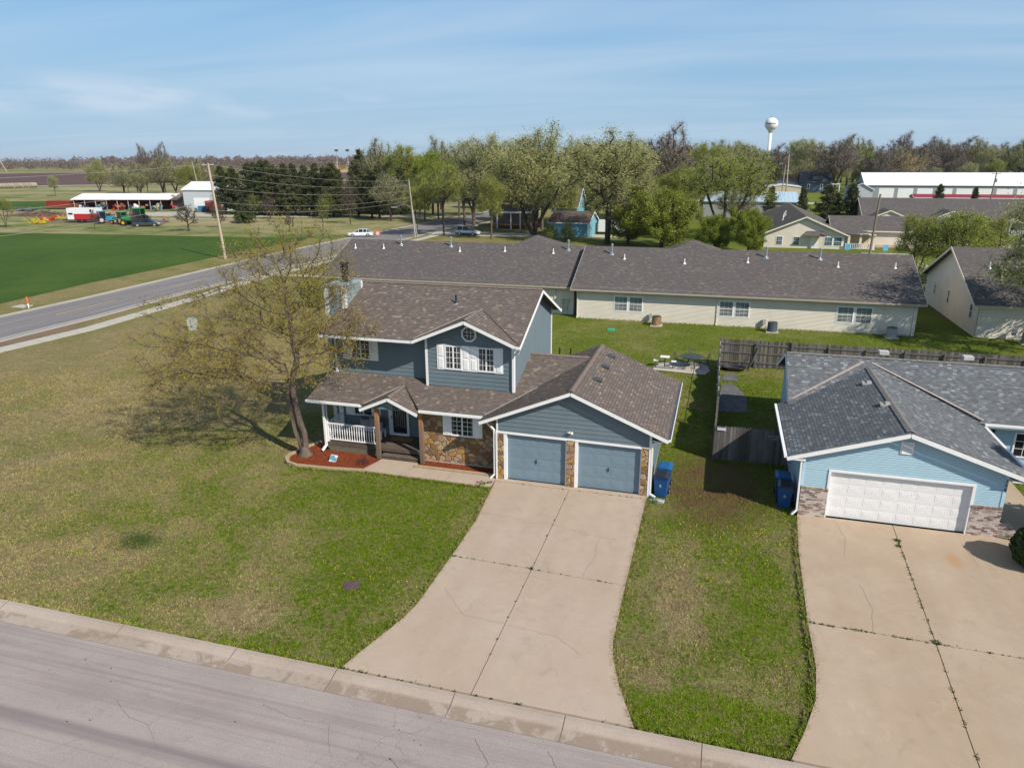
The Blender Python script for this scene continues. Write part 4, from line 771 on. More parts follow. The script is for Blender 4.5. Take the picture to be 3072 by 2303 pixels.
# --- roof furniture
vpipe(-3.46, 4.5, 7.25, .045, .5, black_m, H, Z); m = MB(); m.lathe((-3.46, 4.5, 7.17), [(.16, 0), (.15, .05), (.07, .12)], 12); m.build('vent_flashing', galv, H)
for y in (6.75, 4.72, 2.5):
    m = MB(); z = gz(4.15); m.face([(3.93, y-.17, gz(3.93)+.02), (4.33, y-.17, gz(4.33)+.03), (4.33, y-.17, gz(4.33)+.14), (4.1, y-.12, gz(3.93)+.06)]); m.face([(3.93, y+.17, gz(3.93)+.02), (4.1, y+.12, gz(3.93)+.06), (4.33, y+.17, gz(4.33)+.14), (4.33, y+.17, gz(4.33)+.03)])
    m.face([(3.93, y-.17, gz(3.93)+.02), (4.1, y-.12, gz(3.93)+.06), (4.1, y+.12, gz(3.93)+.06), (3.93, y+.17, gz(3.93)+.02)]); m.face([(4.1, y-.12, gz(3.93)+.06), (4.33, y-.17, gz(4.33)+.14), (4.33, y+.17, gz(4.33)+.14), (4.1, y+.12, gz(3.93)+.06)]); m.face([(4.33, y-.17, gz(4.33)+.03), (4.33, y+.17, gz(4.33)+.03), (4.33, y+.17, gz(4.33)+.14), (4.33, y-.17, gz(4.33)+.14)])
    m.box(3.9, y-.2, gz(4.36)-.02, 3.92, y+.2, gz(3.93)+.01); m.build('roof_vent', dark_m, H)
for x in (1.3, 1.9): vpipe(x, 7.2, 4.05, .04, .62, black_m, H, Z, flash=False)
# --- things round the porch
m = MB(); m.box(-.6, -.25, .0, .6, .25, .012); mt = m.build('doormat', plain('coir doormat', (.36, .20, .07), .95, var=.2, scale=20)); mt.location = (-5.75, 2.2, .547); tag(mt, 'orange brown coir mat on the porch boards before the door', 'doormat')
B = thing('porch_bench', 'white porch bench with seat slats standing behind the railing', 'bench', (-7.35, 2.1, .547))
m = MB()
for i in range(5): m.box(-.7, -.28+i*.1, .42, .7, -.2+i*.1, .45)
m.build('seat', white_p, B); m = MB()
for i in range(9): m.box(-.68+i*.16, .24, .5, -.62+i*.16, .27, .95)
m.box(-.7, .23, .9, .7, .28, .98); m.build('backrest', dark_m, B)
for x in (-.66, .6):
    for y in (-.26, .2): m = MB(); m.box(x, y, 0, x+.06, y+.06, .42); m.build('leg', white_p, B)
def pillow(x, y, z, s, rz, rx, lab):
    m = MB(); n = 8; g = [[None]*(n+1) for _ in range(n+1)]
    for sgn in (1, -1):
        for i in range(n):
            for j in range(n):
                q = []
                for a, b in ((i, j), (i+1, j), (i+1, j+1), (i, j+1)):
                    u_, v_ = a/n*2-1, b/n*2-1; th = .09*((1-u_*u_)*(1-v_*v_))**.45; q.append((u_*s*(1-.06*(1-v_*v_)), sgn*th, v_*s*(1-.06*(1-u_*u_))))
                m.face(q if sgn < 0 else q[::-1])
    o = m.build('pillow', plain('grey cushion', (.26, .27, .29), .9, var=.1), smooth=True); o.location = (x, y, z); o.rotation_euler = (rx, 0, rz); return tag(o, lab, 'pillow')
pillow(-7.75, 2.16, 1.2, .25, .25, -.3, 'grey pillow at the left end of the porch bench'); pillow(-7.3, 2.2, 1.3, .27, -.1, -.3, 'grey pillow with a button, middle of the porch bench'); pillow(-6.9, 2.12, 1.2, .2, -.3, -.2, 'small grey pillow at the right end of the porch bench')
s_ = thing('lawn_sign', 'small blue and white yard sign leaning in the red mulch', 'sign', (-8.3, -.38, .07)); m = MB(); m.box(-.18, -.01, .02, .18, .01, .40); o = m.build('panel', plain('sign white', (.5, .54, .56), .5), s_); o.rotation_euler = (-.9, .12, .15)
m = MB(); m.box(-.17, -.014, .10, .05, -.011, .36); m.box(.0, -.0142, .06, .17, -.0112, .26); q = m.build('print', plain('sign teal', (.10, .22, .28), .5, var=.5, scale=9), s_); q.rotation_euler = (-.9, .12, .15)
# dark ornamental spikes of a plant holder
m = MB(); random.seed(4)
for i in range(34):
    a = random.uniform(0, 6.28); x, y = random.uniform(-.25, .25), random.uniform(-.3, .3); m.tube([(x, y, 0), (x+.05*math.cos(a), y+.05*math.sin(a), .14), (x+.14*math.cos(a), y+.14*math.sin(a), random.uniform(.16, .36))], [.008, .007, .004], 4)
    if i % 2: m.lathe((x+.12*math.cos(a), y+.12*math.sin(a), .2), [(.0, 0), (.03, .02), (.02, .05), (0, .06)], 6)
o = m.build('flower_stems', plain('dark plant', (.055, .03, .04), .7, var=.5, scale=20)); o.location = (-6.75, -.18, .07); tag(o, 'low dark leafless plant in the mulch beside the path', 'plant')
m = MB(); m.box(-.35, -.12, 0, .35, .12, .045); m.box(-.35, -.12, .045, .35, -.1, .09); m.box(-.35, .1, .045, .35, .12, .09); o = m.build('splash_block', plain('pale green plastic', (.42, .52, .47), .6)); o.location = (7.25, -.22, .0); o.rotation_euler = (0, 0, -.25); tag(o, 'pale green splash block under the garage downspout', 'splash block')
# --- wheeled bins
binblue = plain('bin blue plastic', (.012, .075, .24), .42, .45, var=.12, scale=2); binlid = plain('bin lid blue', (.015, .11, .29), .4, .45, var=.1)
def bin_(loc, rz, lab, logo=True, dark=False):
    b = thing('wheeled_bin', lab, 'bin', loc, rz, 'blue wheeled bins beside the garages'); m = MB(); m.xf = None
    o = len(m.v); secs = [(.23, .26, .05), (.26, .32, .55), (.30, .37, .96)]
    for w, d, z in secs:
        for sx, sy in ((-1, -1), (1, -1), (1, 1), (-1, 1)): m.vert((sx*w, sy*d, z))
    for i in range(2):
        for j in range(4): m.f.append([o+i*4+j, o+i*4+(j+1) % 4, o+(i+1)*4+(j+1) % 4, o+(i+1)*4+j])
    m.f.append([o+3, o+2, o+1, o]); m.f.append([o+8, o+9, o+10, o+11]); m.box(-.32, -.39, .93, .32, .39, .99); m.build('body', binblue, b)
    m = MB(); m.xf = None; m.side([(-.33, .99), (.33, .99), (.31, 1.04), (.2, 1.075), (-.2, 1.075), (-.31, 1.04)], -.41, .34); m.build('lid', binlid if not dark else plain('dark lid', (.02, .03, .045), .35, .5), b)
    m = MB(); m.tube([(-.2, .43, 1.0), (.2, .43, 1.0)], .02, 8); m.box(-.23, .34, .98, -.19, .44, 1.02); m.box(.19, .34, .98, .23, .44, 1.02); m.build('handle', binblue, b)
    for sx in (-1, 1): m = MB(); m.tube([(sx*.24, .3, .11), (sx*.30, .3, .11)], .11, 14); w_ = m.build('wheel', rubber, b); m = MB(); m.tube([(sx*.30, .3, .11), (sx*.306, .3, .11)], .05, 10); m.build('hub', grey_p, w_)
    if logo:
        m = MB()
        for dx, dz in ((0, .03), (0, -.03), (.03, 0), (-.03, 0)): m.xf = lambda x, y, z: (x, y, z); m.face([(dx-.022, -.353, .62+dz), (dx, -.353, .598+dz), (dx+.022, -.353, .62+dz), (dx, -.353, .642+dz)])
        m.box(-.06, -.345, .545, .06, -.341, .555); m.build('emblem', plain('pale emblem', (.5, .62, .66), .6), b)
    return b
bin_((7.42, .42, 0), -.12, 'blue wheeled bin with black lid by the garage downspout, front one of its pair', dark=True); bin_((7.46, 1.35, 0), -.08, 'blue wheeled bin with blue lid behind another beside the slate garage')
bin_((12.50, .78, 0), -.05, 'blue wheeled bin in shade by the light blue garage, front one of its pair', dark=True); bin_((12.46, 1.72, 0), .0, 'shaded blue bin nearest the fence beside the light blue garage')
# ================================================================ light blue neighbour
random.seed(6)
N = thing('light_blue_house', 'light blue single storey house with charcoal roof and wide white garage door', 'house', (13, 0, 0)); ON = (13, 0, 0)
FN = Fr((0, 0, 0), (1, 0, 0), (0, -1, 0)); sid = MB()
pk = 16.58; ez = 2.80; sl = .335
def nz_(x): return 4.2-sl*abs(x-pk)
siding(sid, FN, [(13.0, 1.36), (14.04, 1.36), (14.04, 2.14), (19.12, 2.14), (19.12, 1.36), (20.17, 1.36), (20.17, nz_(20.17)-.08), (pk, 4.1), (13.0, nz_(13)-.08)][0:0] or [(13.0, 1.36), (14.0, 1.36), (14.0, 2.14), (13.0, 2.14)], .1, .02)
siding(sid, FN, [(19.14, 1.36), (20.17, 1.36), (20.17, 2.16), (19.14, 2.16)], .1, .02)
siding(sid, FN, [(13.0, 2.16), (20.17, 2.16), (20.17, nz_(20.17)-.08), (pk, 4.1), (13.0, nz_(13)-.08)], .1, .02)
siding(sid, Fr((13, 0, 0), (0, -1, 0), (-1, 0, 0)), [(-6, .1), (0, .1), (0, 2.9), (-6, 2.9)], .1, .02)
siding(sid, fx(20.17), [(0, .1), (6, .1), (6, 2.9), (0, 2.9)], .1, .02)
siding(sid, Fr((13.2, 0, 0), (0, -1, 0), (-1, 0, 0)), [(-13.6, .1), (-6, .1), (-6, 3.0), (-9.8, 4.5), (-13.6, 3.0)], .1, .02)
siding(sid, fy(6.1), [(20.17, .1), (30, .1), (30, 3.0), (20.17, 3.0)], .1, .02)
siding(sid, Fr((0, 13.6, 0), (-1, 0, 0), (0, 1, 0)), [(-30, .1), (-13.2, .1), (-13.2, 3.0), (-30, 3.0)], .1, .02)
sid.box(13.05, .16, 2.2, 20.1, .3, 2.9)
sid.build('wall', light_blue, N, ON)
r = MB(); T = .05
r.slab([(12.32, -.36, nz_(12.32)), (pk, -.36, 4.2), (pk, 9.3, 4.2), (12.85, 6.2, nz_(12.85)), (12.32, 6.2, nz_(12.32))], T, (0, 1, 0))
r.slab([(pk, -.36, 4.2), (20.9, -.36, nz_(20.9)), (20.9, 6.0, nz_(20.9)), (pk, 9.3, 4.2)], T, (0, 1, 0))
mzz = lambda y: 4.52-.42*abs(y-9.55)
r.slab([(12.78, 5.55, mzz(5.55)), (31, 5.55, mzz(5.55)), (31, 9.55, 4.52), (12.78, 9.55, 4.52)], T, (1, 0, 0)); r.slab([(31, 14, mzz(14)), (12.78, 14, mzz(14)), (12.78, 9.55, 4.52), (31, 9.55, 4.52)], T, (-1, 0, 0))
r.build('roof', charcoal, N, ON)
def caps2(a, b, w=.15):
    m = MB(); a, b = Vector(a), Vector(b); n = int((b-a).length/.3)
    for i in range(n):
        p = a+(b-a)*(i/n); q = a+(b-a)*((i+1.05)/n); d = (b-a).normalized(); s_ = Vector((-d.y, d.x, 0))*w
        for sg in (1, -1): m.face([tuple(p+s_*sg-Vector((0, 0, .03))), tuple(q+s_*sg-Vector((0, 0, .04))), tuple(q+Vector((0, 0, .012))), tuple(p+Vector((0, 0, .022)))], [(0, i*2.86+.03), (.2, i*2.86+.03), (.2, i*2.86+.13), (0, i*2.86+.13)])
    m.build('ridge_cap', plain('grey ridge shingle', (.19, .18, .175), .95, .1, var=.3, scale=9), N, ON)
caps2((pk, -.34, 4.22), (pk, 9.2, 4.22)); caps2((12.8, 9.55, 4.54), (31, 9.55, 4.54))
for a, b, w_ in (((12.90, 6.2, 3.10), (16.40, 9.2, 4.38), .20), ((16.78, 9.15, 4.36), (20.9, 5.62, 2.98), .12)): m = MB(); m.beam(a, b, w_, .02); m.build('valley_flashing', plain('tan flashing', (.44, .36, .31), .6), N, ON)
f = MB()
def fas(a, b, h=.17, w=.03, dz=-.055): h = h*.8; f.beam((a[0], a[1], a[2]+dz-h/2), (b[0], b[1], b[2]+dz-h/2), w, h)
fas((12.3, -.38, nz_(12.32)), (pk, -.38, 4.2), .2); fas((pk, -.38, 4.2), (20.92, -.38, nz_(20.9)), .2); fas((12.76, 5.55, mzz(5.55)), (12.76, 9.55, 4.52)); fas((12.76, 9.55, 4.52), (12.76, 14, mzz(14))); fas((20.9, 5.53, mzz(5.55)), (31, 5.53, mzz(5.55))); fas((12.30, -.36, nz_(12.32)), (12.30, 6.2, nz_(12.32)))
f.prism([(12.33, -.36), (13.0, -.36), (13.0, -.02), (12.33, -.02)], 2.60, 2.66); f.prism([(20.2, -.36), (20.88, -.36), (20.88, 5.5), (20.2, 5.5)], 2.58, 2.62)
f.build('fascia', white_p, N, ON)
gutter([(12.24, -.36, 2.72), (12.24, 6.2, 2.72)], N, ON, white_p); gutter([(20.95, 5.47, 2.82), (31, 5.47, 2.82)], N, ON, white_p); gutter([(20.97, -.36, 2.70), (20.97, 5.4, 2.70)], N, ON, white_p)
downspout([(12.26, -.1, 2.7), (12.9, -.04, 2.5), (12.94, -.04, .3), (12.75, -.1, .1)], N, ON, white_p)
for a, b in ((13.0, 14.02), (19.14, 20.19)):
    m = MB(); flat(m, FN, a, b, .06, .1, 1.30); m.xf = FN; m.face([(b, 0, .1), (b, .06, .1), (b, .06, 1.3), (b, 0, 1.3)], [(0, .1), (.06, .1), (.06, 1.3), (0, 1.3)]); m.face([(a, 0, .1), (a, .06, .1), (a, .06, 1.3), (a, 0, 1.3)], [(0, .1), (.06, .1), (.06, 1.3), (0, 1.3)]); m.xf = None
    m.build('brick_veneer', brickm, N, ON); m = MB(); x = a
    while x < b-.02: m.box(x, -.085, 1.30, min(x+.095, b), .02, 1.375, tone=random.random()); x += .1
    m.build('brick_cap', toned('tan cap brick', (.28, .19, .13), (.50, .38, .26)), N, ON)
m = MB(); flat(m, FN, 20.22, 20.75, -.3, 0, .45); m.box(20.3, .2, 0, 20.9, .9, .35); m.build('brick_planter', brickm, N, ON)
for a, b, n0, n1, z0, z1 in ((13.96, 14.06, -.14, .05, .1, 2.22), (19.08, 19.18, -.14, .05, .1, 2.22), (14.06, 19.08, -.14, .05, 2.13, 2.22)): t = MB(); fbox(t, FN, a, b, n0, n1, z0, z1); t.build('door_frame', white_p, N, ON)
for a, b in ((12.97, 13.07), (20.08, 20.2)): t = MB(); fbox(t, FN, a, b, .0, .035, 1.4, 2.86); t.build('corner_board', plain('pale blue trim', (.42, .60, .70), .5), N, ON)
gdoor(FN, 14.06, 19.08, .105, 2.13, 8, 4, door_white, N, ON, -.12)
m = MB(); fbox(m, FN, 16.38, 16.83, 0, .04, 3.16, 3.68)
for i in range(7): m.xf = FN; m.face([(16.43, .075, 3.20+i*.065), (16.78, .075, 3.20+i*.065), (16.78, .042, 3.255+i*.065), (16.43, .042, 3.255+i*.065)]); m.xf = None
m.build('gable_vent', white_p, N, ON)
for i, ch_ in enumerate('208'): text(ch_, .17, black_m, (20.14, -.05, 2.47-i*.17), FRONT, N, ON, name='house_number', ext=.01)
for x, y, zz in ((16.12, 6.35, 4.05), (16.3, 3.1, 4.1)):
    m = MB(); a = nz_(x); m.box(x-.2, y-.17, a-.02, x+.2, y+.17, a+.07); m.box(x-.02, y-.15, a+.07, x+.2, y+.15, a+.14, taper=.2); m.build('roof_vent', plain('weathered vent', (.36, .34, .32), .6, var=.2), N, ON)
for x in (17.5, 21.3, 25.2): m = MB(); m.box(x-.22, 10.1, 4.55, x+.22, 10.5, 4.72); m.build('roof_vent', plain('pale vent', (.5, .5, .48), .6), N, ON)
window(fy(6.1), 22.4, 23.6, 1.2, 2.4, N, ON, 3, 3)
m = MB(); m.lathe((21.5, 5.98, 2.3), [(.03, 0), (.09, .05), (.07, .25), (.02, .3)], 8); m.build('porch_lamp', black_m, N, ON)
sheet('neighbour_path', [(20.9, -.4), (22.6, -1.5), (22.6, 6.0), (20.9, 6.0)], .05, drive_n)
# --- fence between the gardens
def picket_fence(a, b, h, par, off, name='picket_panel', rails_side=1, w=.14, jag=.03, lean=.0, z0=.03):
    m = MB(); a, b = Vector((*a, 0)), Vector((*b, 0)); L = (b-a).length; d = (b-a)/L; nn = Vector((-d.y, d.x, 0)); k_ = int(L/w)
    for i in range(k_):
        p = a+d*((i+.04)*L/k_); q = a+d*((i+.95)*L/k_); hh = h+random.uniform(-jag, jag); o_ = nn*random.uniform(-.006, .006); t_ = random.random(); c0 = nn*.009
        V = [p-c0+o_, q-c0+o_, q+c0+o_, p+c0+o_]; o = len(m.v)
        for z in (z0, hh-.05): 
            for v in V: m.vert((v.x, v.y, z))
        V2 = [p+(q-p)*.2-c0+o_, p+(q-p)*.8-c0+o_, p+(q-p)*.8+c0+o_, p+(q-p)*.2+c0+o_]
        for v in V2: m.vert((v.x, v.y, hh))
        for l in (0, 4):
            for j in range(4): m.f.append([o+l+j, o+l+(j+1) % 4, o+l+4+(j+1) % 4, o+l+4+j]); m.tone[len(m.f)-1] = t_
        m.f.append([o+8, o+9, o+10, o+11]); m.tone[len(m.f)-1] = t_
    o = m.build(name, fencewood, par, off); m = MB()
    for z in (.35, h*.5+.05, h-.3): m.beam(a+nn*rails_side*.035+Vector((0, 0, z)), b+nn*rails_side*.035+Vector((0, 0, z)), .04, .09, tone=.5)
    m.build('rail', fencewood, par, off); return o
FE = thing('picket_fence', 'weathered grey picket fence round the back garden of the light blue house', 'fence', (9.6, 4.9, 0)); OF = (9.6, 4.9, 0)
picket_fence((9.5, 4.92), (12.95, 5.02), 1.83, FE, OF, rails_side=1); picket_fence((9.55, 8.9), (9.5, 4.95), 1.8, FE, OF, rails_side=1); picket_fence((34, 22.75), (9.55, 22.45), 1.95, FE, OF, rails_side=1)
for x, y, h in [(9.52, 4.98, 1.9), (9.6, 8.9, 2.0), (9.62, 22.3, 2.1)]+[(9.7+2.35*i, 22.32+i*.03, 1.8+(.45 if i == 2 else 0)) for i in range(1, 10)]: m = MB(); m.box(x-.05, y-.05, 0, x+.05, y+.05, h, tone=.6); m.build('post', fencewood, FE, OF)
m = MB(); m.beam((11.6, 21.85, .0), (12.15, 22.25, 1.5), .2, .03, tone=.9); tag(m.build('leaning_board', fencewood), 'pale plank leaning against the inside of the picket fence', 'plank')
WF = thing('screened_wire_fence', 'low wire fence hung with sagging black screen along the side garden', 'fence', (9.6, 15, 0)); OW = (9.6, 15, 0)
m = MB(); random.seed(8)
for i in range(26):
    y0, y1 = 9.0+i*.51, 9.0+(i+1)*.51; h0, h1 = 1.38+.14*math.sin(i*1.3), 1.38+.14*math.sin((i+1)*1.3); d0, d1 = .05*math.sin(i*2.1), .05*math.sin((i+1)*2.1)
    m.face([(9.62+d0, y0, .05), (9.62+d1, y1, .05), (9.62-d1*.5, y1, h1), (9.62-d0*.5, y0, h0)]); m.face([(9.635+d0, y0, .05), (9.635-d0*.5, y0, h0), (9.635-d1*.5, y1, h1), (9.635+d1, y1, .05)])
m.build('screen', plain('black screen', (.018, .02, .024), .85, var=.3), WF, OW); m = MB()
for z in (1.55,): m.tube([(9.6, 9, z), (9.6, 22.3, z)], .02, 6)
m.build('top_rail', dark_m, WF, OW)
for i in range(7): m = MB(); m.tube([(9.6, 9.2+i*2.15, 0), (9.6, 9.2+i*2.15, 1.75)], .03, 8); m.lathe((9.6, 9.2+i*2.15, 1.75), [(.05, 0), (.05, .04), (0, .08)], 8); m.build('post', grey_p, WF, OW)
def board_sign(lines, x, y, z, w, h, bgm, fgm, label, size):
    s = thing('sign', label, 'sign', (x, y, z)); m = MB(); m.box(x-w/2, y-.012, z-h/2, x+w/2, y, z+h/2); m.build('panel', bgm, s, (x, y, z)); m = MB()
    for a in ((x-w/2+.01, z-h/2+.01, x+w/2-.01, z-h/2+.02), (x-w/2+.01, z+h/2-.02, x+w/2-.01, z+h/2-.01), (x-w/2+.01, z-h/2+.02, x-w/2+.02, z+h/2-.02), (x+w/2-.02, z-h/2+.02, x+w/2-.01, z+h/2-.02)): m.box(a[0], y-.016, a[1], a[2], y-.0125, a[3])
    m.build('border', fgm, s, (x, y, z))
    for i, l in enumerate(lines): text(l, size, fgm, (x, y-.016, z+(len(lines)-1)*size*.5-i*size*1.05), FRONT, s, (x, y, z), name='lettering', ext=.002, bold=.004)
    return s
board_sign(['BEWARE', 'of DOG'], 12.2, 4.95, 1.46, .48, .33, black_m, plain('sign grey', (.45, .45, .45), .6), 'black BEWARE of DOG sign near the right end of the fence', .115)
m = MB(); m.box(9.62, 4.87, 1.62, 10.02, 4.885, 1.76); tag(m.build('notice_plate', plain('plate', (.55, .57, .60), .5)), 'small blank pale plate at the top left corner of the fence', 'plate')
m = MB(); m.lathe((0, 0, 0), [(.5, 0), (.62, .22), (.66, .25), (.62, .27), (.56, .25), (.5, .06)], 26); o = m.build('kiddie_pool', plain('black pool', (.02, .02, .024), .4, .5), smooth=True); o.location = (10.6, 21.4, .01); o.scale = (1.35, .8, 1); tag(o, 'oval black plastic tub on the grass by the back fence', 'tub')
sheet('garden_mat', [(9.75, 12.2), (11.3, 12.6), (11.35, 15.2), (11.0, 16.9), (10.5, 18.0), (9.85, 17.9), (9.75, 15)], .03, plain('grey mat', (.12, .12, .13), .9, var=.3, scale=2))
sheet('garden_mat', [(9.9, 18.6), (10.9, 18.7), (10.8, 20.4), (9.9, 20.3)], .03, plain('grey mat', (.12, .12, .13), .9))
# round clipped shrub
def leafball(name, c, rx, rz, n, mat, size, rnd, lobes=9, zmin=-.9, skip=.25):
    L = [(rnd.gauss(0, .5), rnd.gauss(0, .5), rnd.uniform(-.3, .8)) for _ in range(lobes)]; V = []; Fc = []; tone = []
    for i in range(n):
        a, z = rnd.uniform(0, 6.283), rnd.uniform(zmin, 1.0); q = math.sqrt(max(0, 1-z*z)); d = (q*math.cos(a), q*math.sin(a), z)
        b = .86+.14*max((d[0]*l[0]+d[1]*l[1]+d[2]*l[2])/(math.sqrt(l[0]**2+l[1]**2+l[2]**2)+1e-6) for l in L)+.05*math.sin(9*a+3*z)*math.sin(8*z)
        rd = b*(1-skip*rnd.random()**2); p = (c[0]+d[0]*rx*rd, c[1]+d[1]*rx*rd, c[2]+d[2]*rz*rd); s = size*rnd.uniform(.6, 1.3); o = len(V)
        e1 = Vector((rnd.gauss(0, 1), rnd.gauss(0, 1), rnd.gauss(0, 1))); nn = Vector(d)+.5*Vector((rnd.gauss(0, 1), rnd.gauss(0, 1), rnd.gauss(0, 1))); e1 = (e1-nn*(e1.dot(nn)/nn.length_squared)).normalized(); e2 = nn.cross(e1).normalized()
        for u_, v_ in ((-1, 0), (0, -.55), (1, 0), (0, .55)): V.append(tuple(Vector(p)+e1*u_*s+e2*v_*s))
        Fc.append([o, o+1, o+2, o+3]); tone.append(rnd.random())
    me = bpy.data.meshes.new(name); me.from_pydata(V, [], Fc); at = me.attributes.new('tone', 'FLOAT', 'FACE'); at.data.foreach_set('value', tone); me.materials.append(mat); o = bpy.data.objects.new(name, me); col.objects.link(o); return o
def leafmat(name, c0, c1, trans=.25, rough=.6):
    k = Mt(name, rough, .3); a = k.n('ShaderNodeAttribute', attribute_name='tone').outputs[2]; oi = k.n('ShaderNodeObjectInfo').outputs['Random']
    c = k.mix(a, c0, c1); c = k.mix(k.rng(oi, 0, 1, 0.0, .35), c, k.mix(.5, c1, (.20, .15, .07))); k.base(c)
    tr = k.n('ShaderNodeBsdfTranslucent', {0: c}); ms = k.n('ShaderNodeMixShader', {0: trans, 1: k.b.outputs[0], 2: tr.outputs[0]}); k.t.links.new(ms.outputs[0], k.o.inputs[0]); return k.mat
boxwood = leafmat('boxwood leaves', (.012, .030, .006), (.055, .105, .016), .15)
sh = thing('round_shrub', 'dense round evergreen shrub at the corner of the light blue house driveway', 'shrub', (20.95, -2.0, 0)); rnd = random.Random(9)
o = leafball('foliage', (0, 0, .82), .98, .86, 16000, boxwood, .045, rnd, skip=.12); o.parent = sh
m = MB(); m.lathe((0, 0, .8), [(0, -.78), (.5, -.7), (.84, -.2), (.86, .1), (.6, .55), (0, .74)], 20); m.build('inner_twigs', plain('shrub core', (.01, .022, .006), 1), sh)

# ================================================================ houses behind
def gable(root, W, D, ze, axis, sl, ov, wallm, roofm, trimm, x0=0.0, y0=0.0, lap=.1, lip=.012, names=('wall', 'roof', 'fascia'), far=False, gm=None):
    """local coordinates: x0..x0+W, y0..y0+D; ridge along axis; ze = roof height at the wall line"""
    x1, y1 = x0+W, y0+D; sd = MB(); h = (W if axis == 'y' else D)/2*sl
    fr_ = [(Fr((x0, y0, 0), (1, 0, 0), (0, -1, 0)), W, axis == 'y'), (Fr((x1, y0, 0), (0, 1, 0), (1, 0, 0)), D, axis == 'x'), (Fr((x1, y1, 0), (-1, 0, 0), (0, 1, 0)), W, axis == 'y'), (Fr((x0, y1, 0), (0, -1, 0), (-1, 0, 0)), D, axis == 'x')]
    for f_, L, g_ in fr_:
        P = [(0, 0), (L, 0), (L, ze), (L/2, ze+h-.06), (0, ze)] if g_ else [(0, 0), (L, 0), (L, ze), (0, ze)]
        if far: sd.xf = f_; sd.face([(p[0], 0, p[1]) for p in P]); sd.xf = None
        else: siding(sd, f_, P, lap, lip)
    sd.build(names[0], wallm, root); r = MB(); f = MB(); T = .06
    if axis == 'x':
        a, b, cy, zr, zo = x0-ov, x1+ov, (y0+y1)/2, ze+h, ze-ov*sl
        r.slab([(a, y0-ov, zo), (b, y0-ov, zo), (b, cy, zr), (a, cy, zr)], T, (1, 0, 0)); r.slab([(b, y1+ov, zo), (a, y1+ov, zo), (a, cy, zr), (b, cy, zr)], T, (-1, 0, 0))
        f.beam((a, y0-ov-.02, zo-.09), (b, y0-ov-.02, zo-.09), .04, .17); f.beam((a, y1+ov+.02, zo-.09), (b, y1+ov+.02, zo-.09), .04, .17)
        for xx_ in (a-.02, b+.02):
            for s_ in (y0-ov, y1+ov): f.beam((xx_, s_, zo-.09), (xx_, cy, zr-.09), .04, .2)
        f.prism([(a, y0-ov), (b, y0-ov), (b, y0), (a, y0)], zo-.17, zo-.15)
    else:
        a, b, cx, zr, zo = y0-ov, y1+ov, (x0+x1)/2, ze+h, ze-ov*sl
        r.slab([(x0-ov, a, zo), (cx, a, zr), (cx, b, zr), (x0-ov, b, zo)], T, (0, 1, 0)); r.slab([(cx, a, zr), (x1+ov, a, zo), (x1+ov, b, zo), (cx, b, zr)], T, (0, 1, 0))
        for yy_ in (a-.02, b+.02):
            for s_ in (x0-ov, x1+ov): f.beam((s_, yy_, zo-.09), (cx, yy_, zr-.09), .04, .2)
        for s_ in (x0-ov-.02, x1+ov+.02): f.beam((s_, a, zo-.09), (s_, b, zo-.09), .04, .17)
    r.build(names[1], roofm, root); f.build(names[2], trimm, root); return fr_
def bwin(fr, u0, u1, z0, z1, root, off=(0, 0, 0), gm=None, n=2, fm=None):
    """pair of double hung windows in one casing"""
    m = MB(); w = (u1-u0)/n; fbox(m, fr, u0-.09, u1+.09, 0, .04, z0-.09, z0); fbox(m, fr, u0-.09, u1+.09, 0, .04, z1, z1+.09)
    for i in range(n+1): u = u0+i*w; e = .05 if 0 < i < n else .0; fbox(m, fr, u-(.09 if i < n and i > 0 else .09 if i == 0 else .0), u+(.09 if i == n or 0 < i < n else .0), 0, .04, z0, z1)
    m.build('window_casing', fm or white_p, root, off)
    for i in range(n): window(fr, u0+i*w+.09*(i > 0), u0+(i+1)*w-.09*(i < n-1), z0, z1, root, off, 3, 4, gm=gm or glass_b, vert=True, fwid=.04, mun=.014)
# --- long cream building behind the blue house (two blocks)
L1 = thing('cream_apartment_row', 'long cream sided single storey building with grey brown roof behind the slate blue house', 'apartment building', (0, 35.4, 0))
fA = gable(L1, 28.2, 13.8, 2.96, 'x', .4167, .5, cream, greyroof, tan_gut, x0=-3.25, y0=0, lap=.115, lip=.03)
FA = Fr((0, 0, 0), (1, 0, 0), (0, -1, 0)); m = MB(); m.box(-3.3, -.012, 0, 24.98, 13.8, .12); m.build('foundation', walk_c, L1)
for a, b in ((.25, 2.75), (9.42, 11.9), (18.95, 21.6)): bwin(FA, a, b, .88, 2.2, L1)
for i, (x, y) in enumerate(((.38, 4.75), (6.0, 4.3), (11.6, 4.85), (19.2, 4.6), (23.8, 4.7))): vpipe(x, y, 2.75+.4167*(y+.5), .05, .55, white_p, L1, Z)
for x, y in ((-.94, 5.5), (13.2, 5.75), (17.8, 5.75)): vpipe(x, y, 2.75+.4167*(y+.5), .085, .95, galv, L1, Z, cap=True)
for x in (-3.15, 9.25, 24.75): downspout([(x, -.45, 2.62), (x, -.06, 2.4), (x, -.06, .15), (x, -.3, .08)], L1, Z, cream_p)
gutter([(-3.75, -.56, 2.70), (25.45, -.56, 2.70)], L1, Z, tan_gut, .12)
L2 = thing('cream_apartment_row', 'lower cream building with grey brown roof, its end reaching towards the county road', 'apartment building', (0, 36.8, 0))
gable(L2, 26.0, 13.6, 2.86, 'x', .4167, .5, cream, greyroof, tan_gut, x0=-29.8, y0=0, lap=.115, lip=.03); gutter([(-30.3, -.56, 2.60), (-3.8, -.56, 2.60)], L2, Z, tan_gut, .12)
for x, y in ((-28.9, 5.0), (-25.6, 5.1), (-16.9, 5.0), (-12.1, 5.3), (-7.0, 5.2)): vpipe(x, y, 2.65+.4167*(y+.5), .05, .55, white_p, L2, Z)
